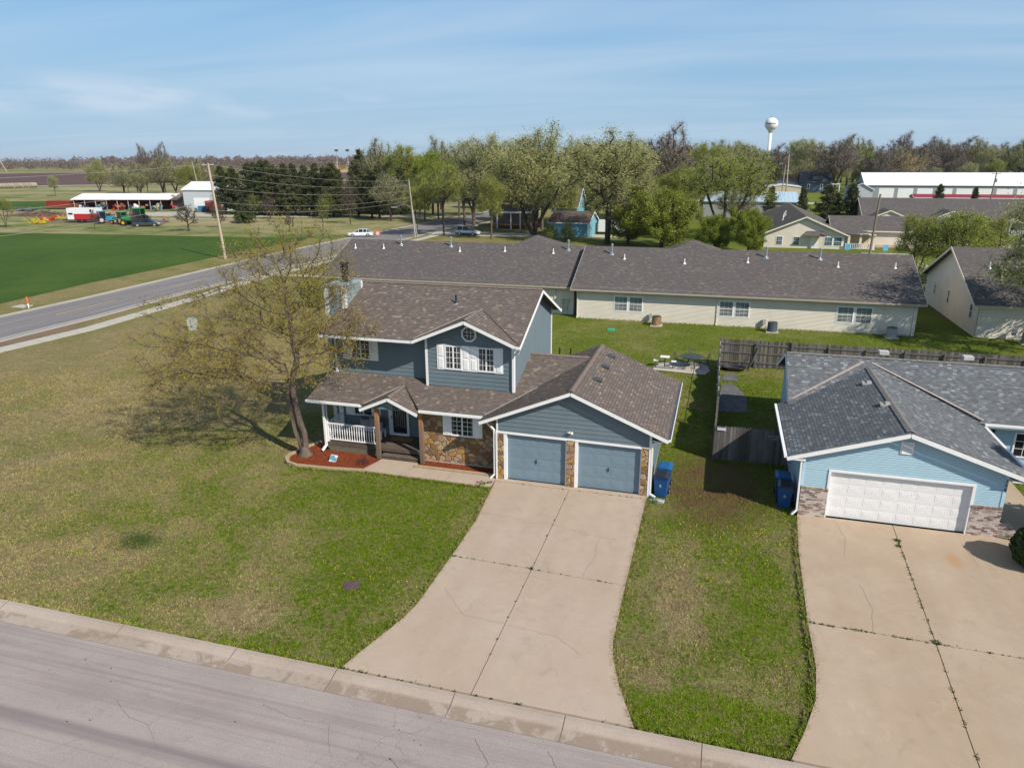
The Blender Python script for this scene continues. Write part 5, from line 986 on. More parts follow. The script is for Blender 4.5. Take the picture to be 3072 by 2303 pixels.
for x, y in ((-23.9, 5.9), (-18.2, 5.9), (-5.6, 5.9)): vpipe(x, y, 2.65+.4167*(y+.5), .085, .95, galv, L2, Z, cap=True)
downspout([(-5.6, -.5, 2.55), (-5.6, -.06, 2.3), (-5.6, -.06, .1)], L2, Z, cream_p)
m = MB()
for x, z, w, h in ((-4.95, 1.0, .3, .5), (-4.5, 1.05, .3, .45), (-4.75, .5, .4, .35)): m.box(x, -.14, z, x+w, 0, z+h)
for x in (-4.8, -4.35): m.lathe((x, -.18, 1.28), [(.08, 0), (.08, .1)], 10); m.tube([(x, -.07, 0), (x, -.07, 1.1)], .025, 6)
m.build('electric_meters', galv, L2)
m = MB()
for x, y in ((-2.8, -1.0), (9.4, .0)): m.lathe((x, y, .0), [(.12, 0), (.12, .18), (.0, .2)], 8)
for i, (x, y, a_) in enumerate(((-10.3, 48.4, 6.12), (6.4, 47.6, 6.14))):
    r = MB(); q = 2.9; A_ = (x, y, a_); C4 = [(x-q, y-q, 4.9), (x+q, y-q, 4.9), (x+q, y+q, 4.9), (x-q, y+q, 4.9)]
    for j in range(4): r.slab([C4[j], C4[(j+1) % 4], A_], .05, (Vector(C4[(j+1) % 4])-Vector(C4[j])))
    r.build('hip_roof', greyroof, (L2, L1)[i], ((0, 36.8, 0), (0, 35.4, 0))[i])
# --- right hand cream building
L3 = thing('cream_apartment_row', 'cream building at the right edge with its gable end facing the long cream row', 'apartment building', (29.65, 36.5, 0))
fB = gable(L3, 20, 16.4, 2.95, 'x', .42, .55, cream, greyroof, cream_p, x0=0, y0=0, lap=.115, lip=.03)
FL_ = Fr((0, 0, 0), (0, -1, 0), (-1, 0, 0))
for y, w in ((12.95, .8), (8.4, .65), (1.75, .75)): window(FL_, -y-w/2, -y+w/2, 1.2, 2.45, L3, Z, 1, 1, vert=True, fwid=.06)
gutter([(-.5, -.6, 2.68), (20, -.6, 2.68)], L3, Z, tan_gut, .12); downspout([(.15, -.5, 2.6), (.08, -.07, 2.3), (.08, -.07, .15)], L3, Z, cream_p); vpipe(1.7, 4.9, 2.95+.42*4.9, .055, .6, white_p, L3, Z)
def ac(x, y, lab, mat):
    a = thing('air_conditioner', lab, 'air conditioner', (x, y, 0), 0, 'air conditioners behind the cream buildings'); m = MB(); m.box(-.5, -.5, 0, .5, .5, .08); m.build('pad', walk_c, a); m = MB()
    m.lathe((0, 0, .08), [(.38, 0), (.38, .75)], 20); 
    for i in range(24): q = i*math.pi/12; m.beam((.385*math.cos(q), .385*math.sin(q), .1), (.385*math.cos(q), .385*math.sin(q), .82), .03, .015)
    m.build('casing', mat, a); m = MB(); m.lathe((0, 0, .83), [(.40, 0), (.40, .03), (.3, .06), (.1, .06), (.1, .04)], 20); m.build('fan_grille', dark_m, a)
    m = MB(); m.box(-.75, .95, .4, -.5, 1.2, .85); m.tube([(-.6, 1.0, .45), (-.55, .7, .3), (-.3, .35, .3)], .02, 5); m.build('disconnect_box', grey_p, a)
ac(4.2, 34.05, 'rusty tan air conditioner behind the long cream building, near its left window pair', plain('rusty tan casing', (.32, .20, .10), .7, var=.35, scale=4)); ac(13.85, 34.1, 'dark blue grey air conditioner near the middle windows of the long cream building', plain('blue grey casing', (.09, .12, .14), .5)); ac(23.1, 34.5, 'pale grey air conditioner near the right end of the long cream building', grey_p); ac(32.9, 35.0, 'tan air conditioner in front of the right hand cream building', plain('tan casing', (.33, .28, .2), .6))
m = MB(); m.box(-.3, -.25, 0, .3, .25, .12); m.box(-.27, -.22, .12, .27, .22, .15); o = m.build('utility_box', plain('green plastic lid', (.05, .36, .20), .5)); o.location = (.63, 31.1, 0); tag(o, 'small bright green utility lid in the lawn by the long cream building', 'utility lid')
# --- cream gable house and the long one behind, seen past the roof ridge
G2 = thing('cream_gable_house', 'cream house with wide front gable and small porch roof over its door', 'house', (15.9, 97, 0))
gable(G2, 12.2, 36, 2.42, 'y', .43, .55, cream, greyroof, cream_p, x0=0, y0=0, lap=.12, lip=.012)
FG = Fr((0, 0, 0), (1, 0, 0), (0, -1, 0)); 
bwin(FG, 1.9, 2.85, .45, 1.8, G2, n=1); bwin(FG, 4.5, 5.45, .45, 1.8, G2, n=1); bwin(FG, 9.2, 11.8, .5, 1.85, G2)
m = MB(); fbox(m, FG, 7.05, 8.3, 0, .05, 0, 1.95); m.build('front_door', plain('door cream', (.8, .77, .7), .4), G2)
m = MB(); m.slab([(5.9, -1.1, 2.12), (9.4, -1.1, 2.12), (8.9, 0, 2.75), (6.4, 0, 2.75)], .12, (1, 0, 0)); m.build('door_awning', greyroof, G2)
m = MB(); m.lathe((6.1, -.02, 4.0), [(.02, 0)], 4); fbox(m, FG, 5.9, 6.3, 0, .03, 3.6, 4.2); m.build('gable_vent', cream_p, G2)
m = MB(); m.slab([(12.0, -.55, 2.55), (16.6, -.55, .62+1.9-.3), (16.6, 22, .62+1.9-.3), (12.0, 22, 2.55)], .08, (0, 1, 0)); m.build('porch_roof', greyroof, G2)
m = MB()
for x in (12.6, 14.3, 15.6, 16.3): m.box(x, -.3, 0, x+.35, .05, 2.4)
m.box(12.4, 1.5, 0, 16.2, 1.6, 2.4); m.build('porch_post', plain('porch cream', (.72, .60, .45), .6), G2)
railing((12.2, -.4), (16.5, -.4), 16, G2, Z, .15, .95, white_p, turned=False, r=.04)
for x, y in ((3.2, 8), (4.0, 14), (3.6, 12)): vpipe(x, y, 2.4+.43*x, .07, 1.0, white_p, G2, Z)
gable(G2, 22, 9, 2.5, 'x', .42, .5, cream, greyroof, cream_p, x0=11.5, y0=8, names=('wing_wall', 'wing_roof', 'wing_fascia'), lap=.12)
G3 = thing('cream_apartment_row', 'far long cream building with porch gables beyond the wooden pole', 'apartment building', (36.2, 129, 0))
gable(G3, 50, 16, 2.75, 'x', .42, .6, cream, greyroof, cream_p, x0=0, y0=0, lap=.12)
for i, x in enumerate((3.6, 14.2, 27.0)):
    r = MB(); z0, z1 = 2.75, 4.35; r.slab([(x-3.7, -3.6, z0), (x, -3.6, z1), (x, 4, z1), (x-3.7, .3, z0)], .06, (0, 1, 0)); r.slab([(x, -3.6, z1), (x+3.7, -3.6, z0), (x+3.7, .3, z0), (x, 4, z1)], .06, (0, 1, 0)); r.build('porch_roof', greyroof, G3)
    f = MB(); f.beam((x-3.7, -3.62, z0-.08), (x, -3.62, z1-.08), .04, .22); f.beam((x, -3.62, z1-.08), (x+3.7, -3.62, z0-.08), .04, .22); f.build('fascia', cream_p, G3)
    w = MB(); w.face([(x-3.2, -3.3, 2.6), (x+3.2, -3.3, 2.6), (x+3.2, -3.3, 2.95), (x, -3.3, 4.25), (x-3.2, -3.3, 2.95)]); w.box(x-3.2, -3.4, 2.45, x+3.2, -3.2, 2.62); w.build('porch_gable', cream, G3)
    w = MB()
    for px in (-3.1, .9, 2.8): w.box(x+px, -3.4, 0, x+px+.28, -3.15, 2.5)
    w.build('porch_post', white_p, G3); railing((x-3.0, -3.3), (x+.9, -3.3), 14, G3, Z, .12, .95, white_p, turned=False, r=.05)
    window(FG, x-2.3, x-.9, .7, 2.1, G3, Z, 1, 1, gm=glass_b, vert=True); w = MB(); fbox(w, FG, x+.1, x+1.1, 0, .05, 0, 2.1); w.build('front_door', white_p, G3)
for i, x in enumerate((7.6, 18.6)): gdoor(FG, x, x+4.0, .05, 2.2, 4, 4, plain('garage door cream', (.66, .60, .52), .5), G3, Z, .04)
# --- storage building with the white roof, red roofed row
ST = thing('storage_building', 'long grey metal storage building with bright white roof and roller doors', 'storage building', (57.5, 262, 0))
wm = plain('grey sheet metal', (.29, .30, .31), .5, .4, var=.05); rw = plain('white metal roof', (.80, .83, .88), .35, .5, var=.02)
gable(ST, 90, 22, 4.4, 'x', .37, .3, wm, rw, plain('plum trim', (.10, .08, .12), .5), lap=.5, lip=.03)
for i in range(12): m = MB(); x = 4.7+i*6.15; fbox(m, FG, x, x+4.9, -.0, .05, 0, 3.3); m.build('roller_door', plain('roller door white', (.80, .80, .80), .5), ST)
RD = thing('red_roofed_shed', 'low building with dark red metal roof in front of the storage building', 'shed', (62, 208, 0)); gable(RD, 80, 6, 2.9, 'x', .25, .3, wm, plain('red metal roof', (.26, .03, .04), .5), white_p, lap=.5)
GH = thing('grey_house', 'small pale grey gabled house left of the storage building', 'house', (48.5, 235, 0)); gable(GH, 7, 12, 4.0, 'y', .55, .4, plain('pale grey siding', (.42, .45, .48), .6), darkroof, white_p, far=True)
BM = thing('blue_metal_shed', 'long metal shed with pale blue ribbed roof behind the trees', 'shed', (-14, 160, 0)); k = Mt('pale blue metal roof', .4, .5); s_ = k.m('FRACT', k.m('MULTIPLY', k.sep(k.uv())[0], 1.1)); k.base(k.mix(k.rng(s_, 0, .12), (.22, .32, .40), (.42, .56, .66)))
gable(BM, 40, 14, 3.9, 'x', .28, .4, wm, k.mat, wm, lap=.5, lip=.03)
window(FG, 25, 27, 1.2, 2.4, BM, Z)
TS = thing('tan_shed', 'flat tan metal shed beside the dark blue house', 'shed', (24, 262, 0)); gable(TS, 12, 14, 3.6, 'y', .12, .2, plain('tan sheet metal', (.55, .47, .34), .6), plain('off white roof', (.6, .6, .58), .5), white_p, lap=.5, lip=.03)
DH = thing('blue_grey_house', 'dark blue grey house with dormer and white framed windows', 'house', (39.2, 300, 0)); dkb = plain('dark blue siding', (.085, .125, .165), .6)
gable(DH, 11.5, 10, 4.4, 'x', .75, .4, dkb, darkroof, dkb, lap=.2, lip=.03)
m = MB(); m.box(4.4, -.1, 5.0, 7.2, 3, 6.6); m.build('dormer', dkb, DH); m = MB(); m.box(4.0, -.4, 6.6, 7.6, 3.2, 6.75); m.build('dormer_roof', darkroof, DH); window(FG, 5.0, 6.6, 5.25, 6.3, DH, Z, 2, 1); window(FG, 2.6, 3.6, 1.2, 3.4, DH, Z, 1, 1, fwid=.2); window(FG, 7.6, 8.6, 1.2, 3.4, DH, Z, 1, 1, fwid=.2)
gable(DH, 9, 7, 3.0, 'x', .45, .4, dkb, darkroof, dkb, x0=-9, y0=-1, names=('wing_wall', 'wing_roof', 'wing_fascia'), lap=.2); window(FG, -7.2, -5.6, 1.1, 2.5, DH, (0, 1, 0), 2, 1, fwid=.15); window(FG, -3.6, -2.0, 1.1, 2.5, DH, (0, 1, 0), 2, 1, fwid=.15)
m = MB(); m.box(11.9, -.5, 3.2, 15.2, 3.5, 3.5); m.box(14.8, -.4, 0, 15.1, -.1, 3.2); m.build('carport', white_p, DH)
BR = thing('brown_roof_house', 'low house with brown roof beyond the dark blue house', 'house', (22, 345, 0)); gable(BR, 26, 12, 3.4, 'x', .45, .5, plain('buff siding', (.4, .36, .3), .7), tanroof, white_p, far=True)
FH = thing('grey_white_house', 'far house with grey roofs and white gable above the storage roof', 'house', (138, 470, 0)); gable(FH, 22, 10, 4.6, 'x', .45, .5, plain('white siding', (.62, .63, .64), .6), darkroof, white_p, far=True); gable(FH, 9, 8, 5.2, 'y', .5, .5, white_p, darkroof, white_p, x0=2, y0=-4, far=True, names=('gable_wall', 'gable_roof', 'gable_fascia'))
# --- teal house group behind the row
TG = thing('teal_garage', 'small teal building with brown roof behind the long cream row', 'garage', (-22.2, 105.6, 0), -.04); gable(TG, 7.4, 8, 2.75, 'x', .42, .35, teal_p, tanroof, white_p, lap=.2, lip=.02); m = MB(); m.box(7.3, -.05, 0, 7.44, .1, 2.8); m.build('corner_board', white_p, TG)
TH = thing('teal_house', 'taller teal house with brown gambrel-like roof behind the small teal building', 'house', (-25.6, 122, 0)); gable(TH, 5.4, 9, 4.6, 'x', .75, .4, teal_p, tanroof, white_p, lap=.2, lip=.02)
PH = thing('porch_house', 'low house with white edged porch roof and orange brown deck behind the willow', 'house', (-38, 120, 0)); gable(PH, 8, 8, 3.4, 'x', .3, .4, plain('grey brown siding', (.20, .17, .14), .7), tanroof, white_p, lap=.2)
m = MB()
for x in (1.6, 4.6, 6.6): m.box(x, -2.4, 0, x+.22, -2.2, 3.2)
m.box(-.3, -2.6, 3.2, 8.5, 0, 3.4); m.build('porch_roof', white_p, PH); m = MB(); m.box(.6, -2.3, .7, 7.8, 0, 1.0); m.build('deck', plain('orange deck', (.36, .13, .05), .7), PH)
# --- farm: open machine shed, white barn
SH = thing('open_machine_shed', 'long open fronted machine shed with white metal roof', 'shed', (-176.4, 145.2, 0), .208)
m = MB(); m.slab([(-.6, -.4, 3.0), (29.8, -.4, 3.0), (31, 4.2, 4.55), (.6, 4.2, 4.55)], .08, (1, 0, 0)); m.build('roof', rw, SH)
m = MB(); m.slab([(34.5, 8.8, 3.0), (.6, 8.8, 3.0), (.6, 4.2, 4.55), (34.5, 4.2, 4.55)], .08, (-1, 0, 0)); m.slab([(29.9, -.4, 2.9), (34.5, -.4, 2.9), (35, 4.2, 4.4), (31, 4.2, 4.4)], .05, (1, 0, 0)); m.build('old_roof', plain('dark rusty roof', (.10, .075, .065), .8, var=.3), SH)
m = MB()
for i in range(11): m.beam((.2+i*3.35, 0, 0), (.2+i*3.35, 0, 2.95), .16, .16)
m.build('post', plain('grey pole wood', (.42, .37, .31), .8), SH); m = MB(); m.box(0, 8.0, 0, 33, 8.2, 3.0); m.box(0, 0, 0, .12, 8, 3); m.build('wall', plain('rust red wall', (.19, .035, .03), .8, var=.3, scale=.6), SH)
WB = thing('white_barn', 'tall white and grey metal barn behind the open shed', 'barn', (-141.2, 150, 0), .1); gable(WB, 13, 11, 6.0, 'x', .36, .3, plain('barn grey', (.50, .53, .55), .5), rw, white_p, lap=.6, lip=.03); m = MB(); fbox(m, FG, 3.2, 8.2, 0, .06, 0, 3.6); m.build('sliding_door', plain('barn door white', (.8, .8, .8), .5), WB); m = MB(); m.box(8.5, -3, 0, 11.8, 0, 2.9); m.build('lean_to', plain('dark red lean-to', (.20, .03, .03), .7, var=.3), WB)
YB = thing('yellow_building', 'long low yellow building on the horizon beyond the cedars', 'building', (-455, 760, 0)); m = MB(); m.box(0, 0, 0, 58, 14, 9.5); m.build('wall', plain('buff yellow wall', (.55, .36, .15), .7), YB); m = MB(); m.box(-10, 1, 0, 0, 12, 6.2); m.build('low_wing', plain('buff yellow wall', (.55, .36, .15), .7), YB); m = MB(); m.box(-1, -1, 9.5, 59, 15, 10.2); m.build('roof_edge', cream_p, YB)
for x in (-230.3, -222.6):
    P_ = thing('stadium_light', 'tall thin floodlight pole on the horizon, '+('left' if x < -225 else 'right')+' one of two', 'light pole', (x, 400, 0)); m = MB(); m.tube([(0, 0, 0), (0, 0, 19)], [.3, .18], 8); m.build('pole', grey_p, P_); m = MB(); m.box(-1.1, -.3, 18.6, 1.1, .3, 19.8); m.build('lamp_bank', dark_m, P_)
# --- water tower
WT = thing('water_tower', 'white spherical water tower with dark lettering on a single column', 'water tower', (40.3, 600, 0)); wtp = plain('water tower white', (.80, .80, .80), .35, .4, var=.02)
pr = []
for i in range(0, 25): a = -math.pi/2+.62+(math.pi-.62)*i/24; pr.append((5.05*math.cos(a), 38.6+4.85*math.sin(a)))
m = MB(); m.lathe((0, 0, 0), [(1.25, 32.0), (1.9, 32.9)]+[(r_, z_) for r_, z_ in pr if z_ > 34.2]+[(.0, 43.46)], 40); m.build('tank', wtp, WT, smooth=True)
m = MB(); m.lathe((0, 0, 0), [(3.0, 0), (1.6, 3.5), (1.2, 6), (1.2, 32.2)], 20); m.build('column', wtp, WT, smooth=True); m = MB(); m.lathe((0, 0, 43.3), [(.8, 0), (.8, .6), (.3, 1)], 10); m.build('roof_hatch', galv, WT)
tn = text('Sedgwick', 2.15, plain('navy lettering', (.03, .04, .09), .5), (0, 0, 0), Matrix.Identity(3), WT, name='lettering', ext=.02, bold=.03); me = tn.data; v = np.empty(len(me.vertices)*3); me.vertices.foreach_get('co', v); v = v.reshape(-1, 3); th = v[:, 0]/5.0-.10+math.radians(-90); rr_ = np.sqrt(np.maximum(0, 1-(v[:, 1]/4.85)**2))*5.05+.04+v[:, 2]
v2 = np.stack([rr_*np.cos(th), rr_*np.sin(th), 38.9+v[:, 1]], 1); me.vertices.foreach_set('co', v2.ravel()); me.update()
# ================================================================ poles and wires
polewood = plain('weathered pole', (.42, .34, .26), .8, var=.2, scale=2, streak=True); polegrey = plain('grey pole', (.33, .31, .28), .8, var=.15, scale=2)
def pole(base, top, r0, r1, lab, mat, arms=(), lamp=None, trans=False):
    p = thing('utility_pole', lab, 'utility pole', base); t = Vector(top)-Vector(base); m = MB(); m.tube([(0, 0, 0), tuple(t)], [r0, r1], 10); m.build('pole', mat, p)
    for f_, L, ang in arms:
        c = t*f_; m = MB(); d = Vector((math.cos(ang), math.sin(ang), 0))*L/2; m.beam(c-d, c+d, .1, .12)
        for q in (-.9, .9): e = c+d*q; m.lathe((e.x, e.y, e.z+.05), [(.04, 0), (.07, .08), (.05, .2)], 6)
        m.build('crossarm', mat, p)
    if lamp: m = MB(); q = Vector(lamp)-Vector(base); m.tube([tuple(t*.52), tuple((t*.56+q)/2+Vector((0, 0, .5))), tuple(q)], .05, 6); m.build('lamp_arm', galv, p); m = MB(); m.box(q.x-.9, q.y-.25, q.z-.12, q.x+.2, q.y+.25, q.z+.08); m.build('lamp_head', galv, p)
    if trans: m = MB(); m.lathe((t.x*.8+.35, t.y*.8, t.z*.75), [(.25, 0), (.27, .1), (.27, .8), (.1, .95)], 10); m.build('transformer', plain('transformer blue grey', (.35, .42, .46), .5), p)
    return p
pole((-61.6, 62.4, 0), (-63.2, 63.2, 13.6), .2, .13, 'tall weathered wooden pole beside the county road behind the yellowish tree', polewood, ((.985, 1.6, .3),))
pole((-46.0, 97, 0), (-46.8, 97, 10.4), .16, .1, 'thin grey pole with a street lamp arm at the end of the long roof', polegrey, lamp=(-49.6, 97, 5.5)); pole((-45.7, 97.3, 0), (-46.9, 97.6, 7.6), .09, .07, 'short slim pole standing against the street lamp pole', polegrey)
pole((31.1, 92, 0), (31.4, 92, 8.8), .18, .14, 'dark leaning wooden pole beside the cream gable house', plain('dark pole wood', (.20, .16, .13), .8)); pole((78.7, 200, 0), (79.1, 200, 9.8), .2, .15, 'dark pole with a transformer in front of the white storage roof', plain('dark pole wood', (.20, .16, .13), .8), ((.97, 2.0, 0),), trans=True)
pole((27.3, 212, 0), (26.9, 212, 14.8), .26, .16, 'taller of two pale poles left of the dark blue house', polewood); pole((25.9, 212, 0), (26.2, 212, 11.8), .2, .14, 'shorter pale pole with lamp beside its taller twin', polegrey, lamp=(25.3, 212, 12.2))
pole((-151.4, 170.4, 0), (-152.9, 170, 13.5), .18, .12, 'grey pole behind the open machine shed', polegrey); pole((-870, 705, 0), (-882, 705, 22), .5, .35, 'distant leaning pole at the left edge before the bare woods', polewood); pole((-120, 240, 0), (-121.5, 240, 16.5), .2, .14, 'far pole just above the tops of the cedars', polewood)
pole((-258, 305, 0), (-259, 305, 16), .2, .14, 'far thin pole between the two grey green trees', polegrey)
def wire(a, b, sag, lab, r=.022, grp='overhead wires along the county road'):
    a, b = Vector(a), Vector(b); P = []
    for i in range(25): t = i/24; P.append(tuple(a+(b-a)*t-Vector((0, 0, sag*4*t*(1-t)))))
    m = MB(); m.tube(P, r*.85, 4); tag(m.build('overhead_wire', plain('wire grey', (.34, .32, .30), .7)), lab, 'wire', grp)
for dz, s in ((-.1, 1.0), (-3.2, 1.2), (-5.3, 1.6)): wire((-63.2, 63.2, 13.6+dz), (-62.6, -25, 13.2+dz), s, 'overhead wire from the tall wooden pole towards the left edge of the photo'); 
for dz, s in ((-.1, 2.2), (-1.6, 2.4), (-3.4, 2.2), (-5.4, 2.6), (-6.6, 2.4)): wire((-63.2, 63.2, 13.6+dz), (-46.8, 97, 10.3+dz*.55), s*.4, 'overhead wire between the tall wooden pole and the street lamp pole', .018)
wire((-63.2, 63.2, 13.5), (-121.5, 240, 16), 2.5, 'overhead wire running from the tall wooden pole towards the far pole', .02)
# ================================================================ vehicles
def loft(m, S):
    o = len(m.v)
    for x, P in S:
        for y, z in P: m.vert((x, y, z))
    n = len(S[0][1])
    for i in range(len(S)-1):
        for j in range(n): m.f.append([o+i*n+j, o+i*n+(j+1) % n, o+(i+1)*n+(j+1) % n, o+(i+1)*n+j])
    m.f.append([o+j for j in range(n)][::-1]); m.f.append([o+(len(S)-1)*n+j for j in range(n)])
def sec(z0, zm, zt, w, wt): return [(-w*.94, z0), (-w, zm), (-wt, zt), (wt, zt), (w, zm), (w*.94, z0)]
def paint(name, c): 
    if name in MC: return MC[name]
    k = Mt(name, .28, .5); k.base(c); k.b.inputs['Coat Weight'].default_value = .5; MC[name] = k.mat; return k.mat
def car(kind, loc, rz, lab, cat, pm, low=None):
    c = thing(kind, lab, cat, loc, rz); m = MB(); suv = cat in ('SUV', 'pickup truck'); h = .98 if suv else .86; L = 2.3 if suv else 2.35; W = .92
    loft(m, [(-L, sec(.35, .6, h-.12, W*.86, W*.8)), (-L+.12, sec(.28, .6, h, W*.95, W*.88)), (-L*.4, sec(.25, .6, h, W, W*.94)), (L*.42, sec(.25, .6, h-.02, W, W*.92)), (L*.85, sec(.26, .58, h-.14, W*.95, W*.86)), (L, sec(.35, .55, h-.3, W*.82, W*.74))]); m.build('body', pm, c, smooth=False)
    zt = 1.74 if suv else 1.42; g = MB()
    xs_ = ((-L+.1, -L+.35, .55, 1.15) if cat == 'SUV' else (-L+.45, -L+1.15, .3, 1.15) if cat == 'car' else (-L+.1, -L+.25, .6, 1.2))
    loft(g, [(xs_[0], sec(h-.05, h, h+.02, W*.86, W*.84)), (xs_[1], sec(h-.05, h+.02, zt-.04, W*.88, W*.7)), (xs_[2], sec(h-.05, h+.02, zt-.02, W*.89, W*.72)), (xs_[3], sec(h-.05, h, h+.03, W*.86, W*.84))]); g.build('windows', carglass, c)
    r = MB(); loft(r, [(xs_[1]-.03, [(-W*.69, zt-.06), (-W*.69, zt-.02), (W*.69, zt-.02), (W*.69, zt-.06)]), ((xs_[1]+xs_[2])/2, [(-W*.71, zt-.05), (-W*.71, zt+.03), (W*.71, zt+.03), (W*.71, zt-.05)]), (xs_[2]+.05, [(-W*.72, zt-.05), (-W*.72, zt), (W*.72, zt), (W*.72, zt-.05)])])
    for x in (xs_[1], (xs_[1]+xs_[2])/2-.1, xs_[2]):
        for s in (-1, 1): r.beam((x+(.0 if x < 0 else .35*0), s*W*.885, h), (x, s*W*.715, zt-.03), .07, .04, up=(0, 1, 0))
    for s in (-1, 1): r.beam((xs_[3], s*W*.86, h), (xs_[2], s*W*.72, zt-.02), .05, .05); r.beam((xs_[0], s*W*.86, h), (xs_[1], s*W*.70, zt-.04), .05, .05)
    r.build('roof', pm, c)
    if low: b = MB(); b.box(-L+.02, -W*1.01, .25, L-.05, W*1.01, .5); b.build('lower_cladding', low, c)
    R0 = .36 if suv else .32
    for x in (-L*.6, L*.62):
        for s in (-1, 1): w = MB(); w.tube([(x, s*(W-.2), R0), (x, s*(W+.02), R0)], R0, 18); wo_ = w.build('wheel', rubber, c); w = MB(); w.tube([(x, s*(W+.02), R0), (x, s*(W+.035), R0)], R0*.62, 12); w.build('rim', galv, wo_)
    for s in (-1, 1): b = MB(); b.box(L-.12, s*.62-.14, .55, L-.02+.03, s*.62+.14, .68); b.build('headlight', plain('lamp glass', (.7, .7, .7), .1), c); b = MB(); b.box(-L-.01, s*.68-.1, .62, -L+.08, s*.68+.1, .85); b.build('tail_light', plain('red lens', (.3, .01, .01), .3), c)
    return c
car('parked_car', (-56.9, 96.3, .02), math.radians(200), 'white sedan on the county road beyond the long roof', 'car', paint('white car paint', (.75, .77, .80)))
car('parked_suv', (-37.7, 103.2, .03), math.radians(-6), 'silver sport utility vehicle parked by the willow trunks', 'SUV', paint('silver car paint', (.60, .61, .62)), plain('grey cladding', (.06, .06, .065), .6))
car('parked_suv', (44.6, 123.5, .03), math.radians(80), 'dark maroon vehicle parked before the far cream building', 'SUV', paint('dark maroon paint', (.05, .03, .035)))
pt = car('pickup_truck', (-113.7, 104.6, .02), math.radians(28), 'black pickup truck with camper top beside the green tractor', 'pickup truck', paint('black truck paint', (.035, .045, .05)))
pt.scale = (1.25, 1.05, 1.0)
red_p = paint('livestock trailer red', (.42, .02, .025)); 
TR = thing('livestock_trailer', 'red and white livestock trailer among the farm machinery', 'trailer', (-139.3, 109, 0), .22)
m = MB(); m.box(0, -1.2, .8, 7.2, 1.2, 2.1); m.build('lower_body', red_p, TR); m = MB(); m.box(0, -1.2, 2.1, 7.2, 1.2, 3.4); m.box(-.02, -1.22, .8, 1.6, 1.22, 3.3); m.build('upper_body', plain('trailer white', (.72, .72, .74), .5), TR); m = MB(); m.box(5.6, -1.23, 2.5, 6.1, -1.19, 3.1); m.box(6.3, -1.23, 2.6, 6.5, -1.19, 3.0); m.box(.3, -1.24, 1.9, 1.4, -1.2, 2.3); m.build('window', black_m, TR)
for x in (2.6, 4.0): w = MB(); w.tube([(x, -1.0, .45), (x, -1.25, .45)], .42, 16); w.build('wheel', rubber, TR)
m = MB(); m.box(-1.8, -.5, .5, 0, .5, .7); m.box(0, -1.1, .55, 7.2, 1.1, .8); m.build('chassis', black_m, TR)
TRW = thing('white_trailer', 'white box trailer parked behind the thick tree trunk', 'trailer', (-13.9, 111.6, 0)); m = MB(); m.box(0, 0, .45, 5.6, 2.2, 2.6); m.build('body', plain('trailer white', (.72, .72, .74), .5), TRW); m = MB(); m.tube([(3.2, .0, .4), (3.2, -.08, .4)], .38, 14); m.build('wheel', rubber, TRW); m = MB(); m.box(5.6, 1, .4, 7.2, 1.2, .5); m.build('drawbar', black_m, TRW)
def tractor(loc, rz, lab, c, cabc, s=1.0, wheelc=None):
    t = thing('tractor', lab, 'tractor', loc, rz); t.scale = (s, s, s); m = MB(); m.box(.2, -.4, .8, 2.6, .4, 1.6, taper=.1); m.box(-.9, -.45, .7, .3, .45, 1.3); m.build('bonnet', c, t); m = MB(); m.box(-1.1, -.7, 1.35, .35, .7, 2.7, taper=.12); m.build('cab', carglass, t); m = MB(); m.box(-1.2, -.78, 2.7, .45, .78, 2.88)
    for x in (-1.05, .3):
        for y in (-.66, .66): m.box(x-.05, y-.05, 1.3, x+.05, y+.05, 2.75)
    m.build('cab_roof', cabc, t)
    for x, r in ((-.8, .85), (2.0, .5)):
        for y in (-1, 1): m = MB(); m.tube([(x, y*.65, r), (x, y*1.05, r)], r, 20); w = m.build('wheel', rubber, t); m = MB(); m.tube([(x, y*1.05, r), (x, y*1.08, r)], r*.5, 14); m.build('hub', wheelc or plain('wheel yellow', (.6, .42, .03), .5), w)
    m = MB(); m.tube([(1.6, .2, 1.5), (1.6, .2, 2.4)], .05, 6); m.build('exhaust', black_m, t); return t
green_p = paint('tractor green', (.02, .19, .04)); blue_p = paint('implement blue', (.03, .20, .34))
tractor((-117.6, 106.3, 0), math.radians(190), 'green tractor with glass cab next to the black pickup', green_p, green_p, 1.35); tractor((-123.6, 107.8, 0), math.radians(170), 'smaller green tractor left of the cab tractor', green_p, green_p, 1.0); tractor((-129.5, 108.8, 0), math.radians(60), 'blue tractor with round white tank beside the livestock trailer', blue_p, blue_p, 1.0, grey_p)
random.seed(21)
def heap(name, loc, rz, lab, cat, mat, n, L, W, Hh, kind='mix'):
    m = MB()
    for _ in range(n):
        x, y, z = random.uniform(-L/2, L/2), random.uniform(-W/2, W/2), random.uniform(0, Hh)*.6
        if random.random() < .5: m.box(x, y, z, x+random.uniform(.3, L*.3), y+random.uniform(.2, .8), z+random.uniform(.1, Hh*.45))
        else: a = random.uniform(0, 6.28); m.tube([(x, y, z), (x+math.cos(a)*L*.25, y+math.sin(a)*W*.3, z+random.uniform(-.2, Hh*.5))], .07, 6)
    o = m.build(name, mat); o.location = loc; o.rotation_euler = (0, 0, rz); return tag(o, lab, cat)
yp = paint('implement yellow', (.50, .36, .02)); op = paint('implement orange', (.42, .05, .02))
heap('farm_implement', (-144.1, 103.6, 0), .1, 'yellow folded farm implement at the left end of the yard', 'farm implement', yp, 22, 4.2, 1.6, 1.6); heap('farm_implement', (-149.4, 115, 0), .3, 'yellow farm implement between the orange one and the trailer', 'farm implement', yp, 18, 3.0, 1.4, 1.3); heap('farm_implement', (-149.9, 111.4, 0), .3, 'orange red farm implement between two yellow ones', 'farm implement', op, 22, 3.6, 1.5, 1.4)
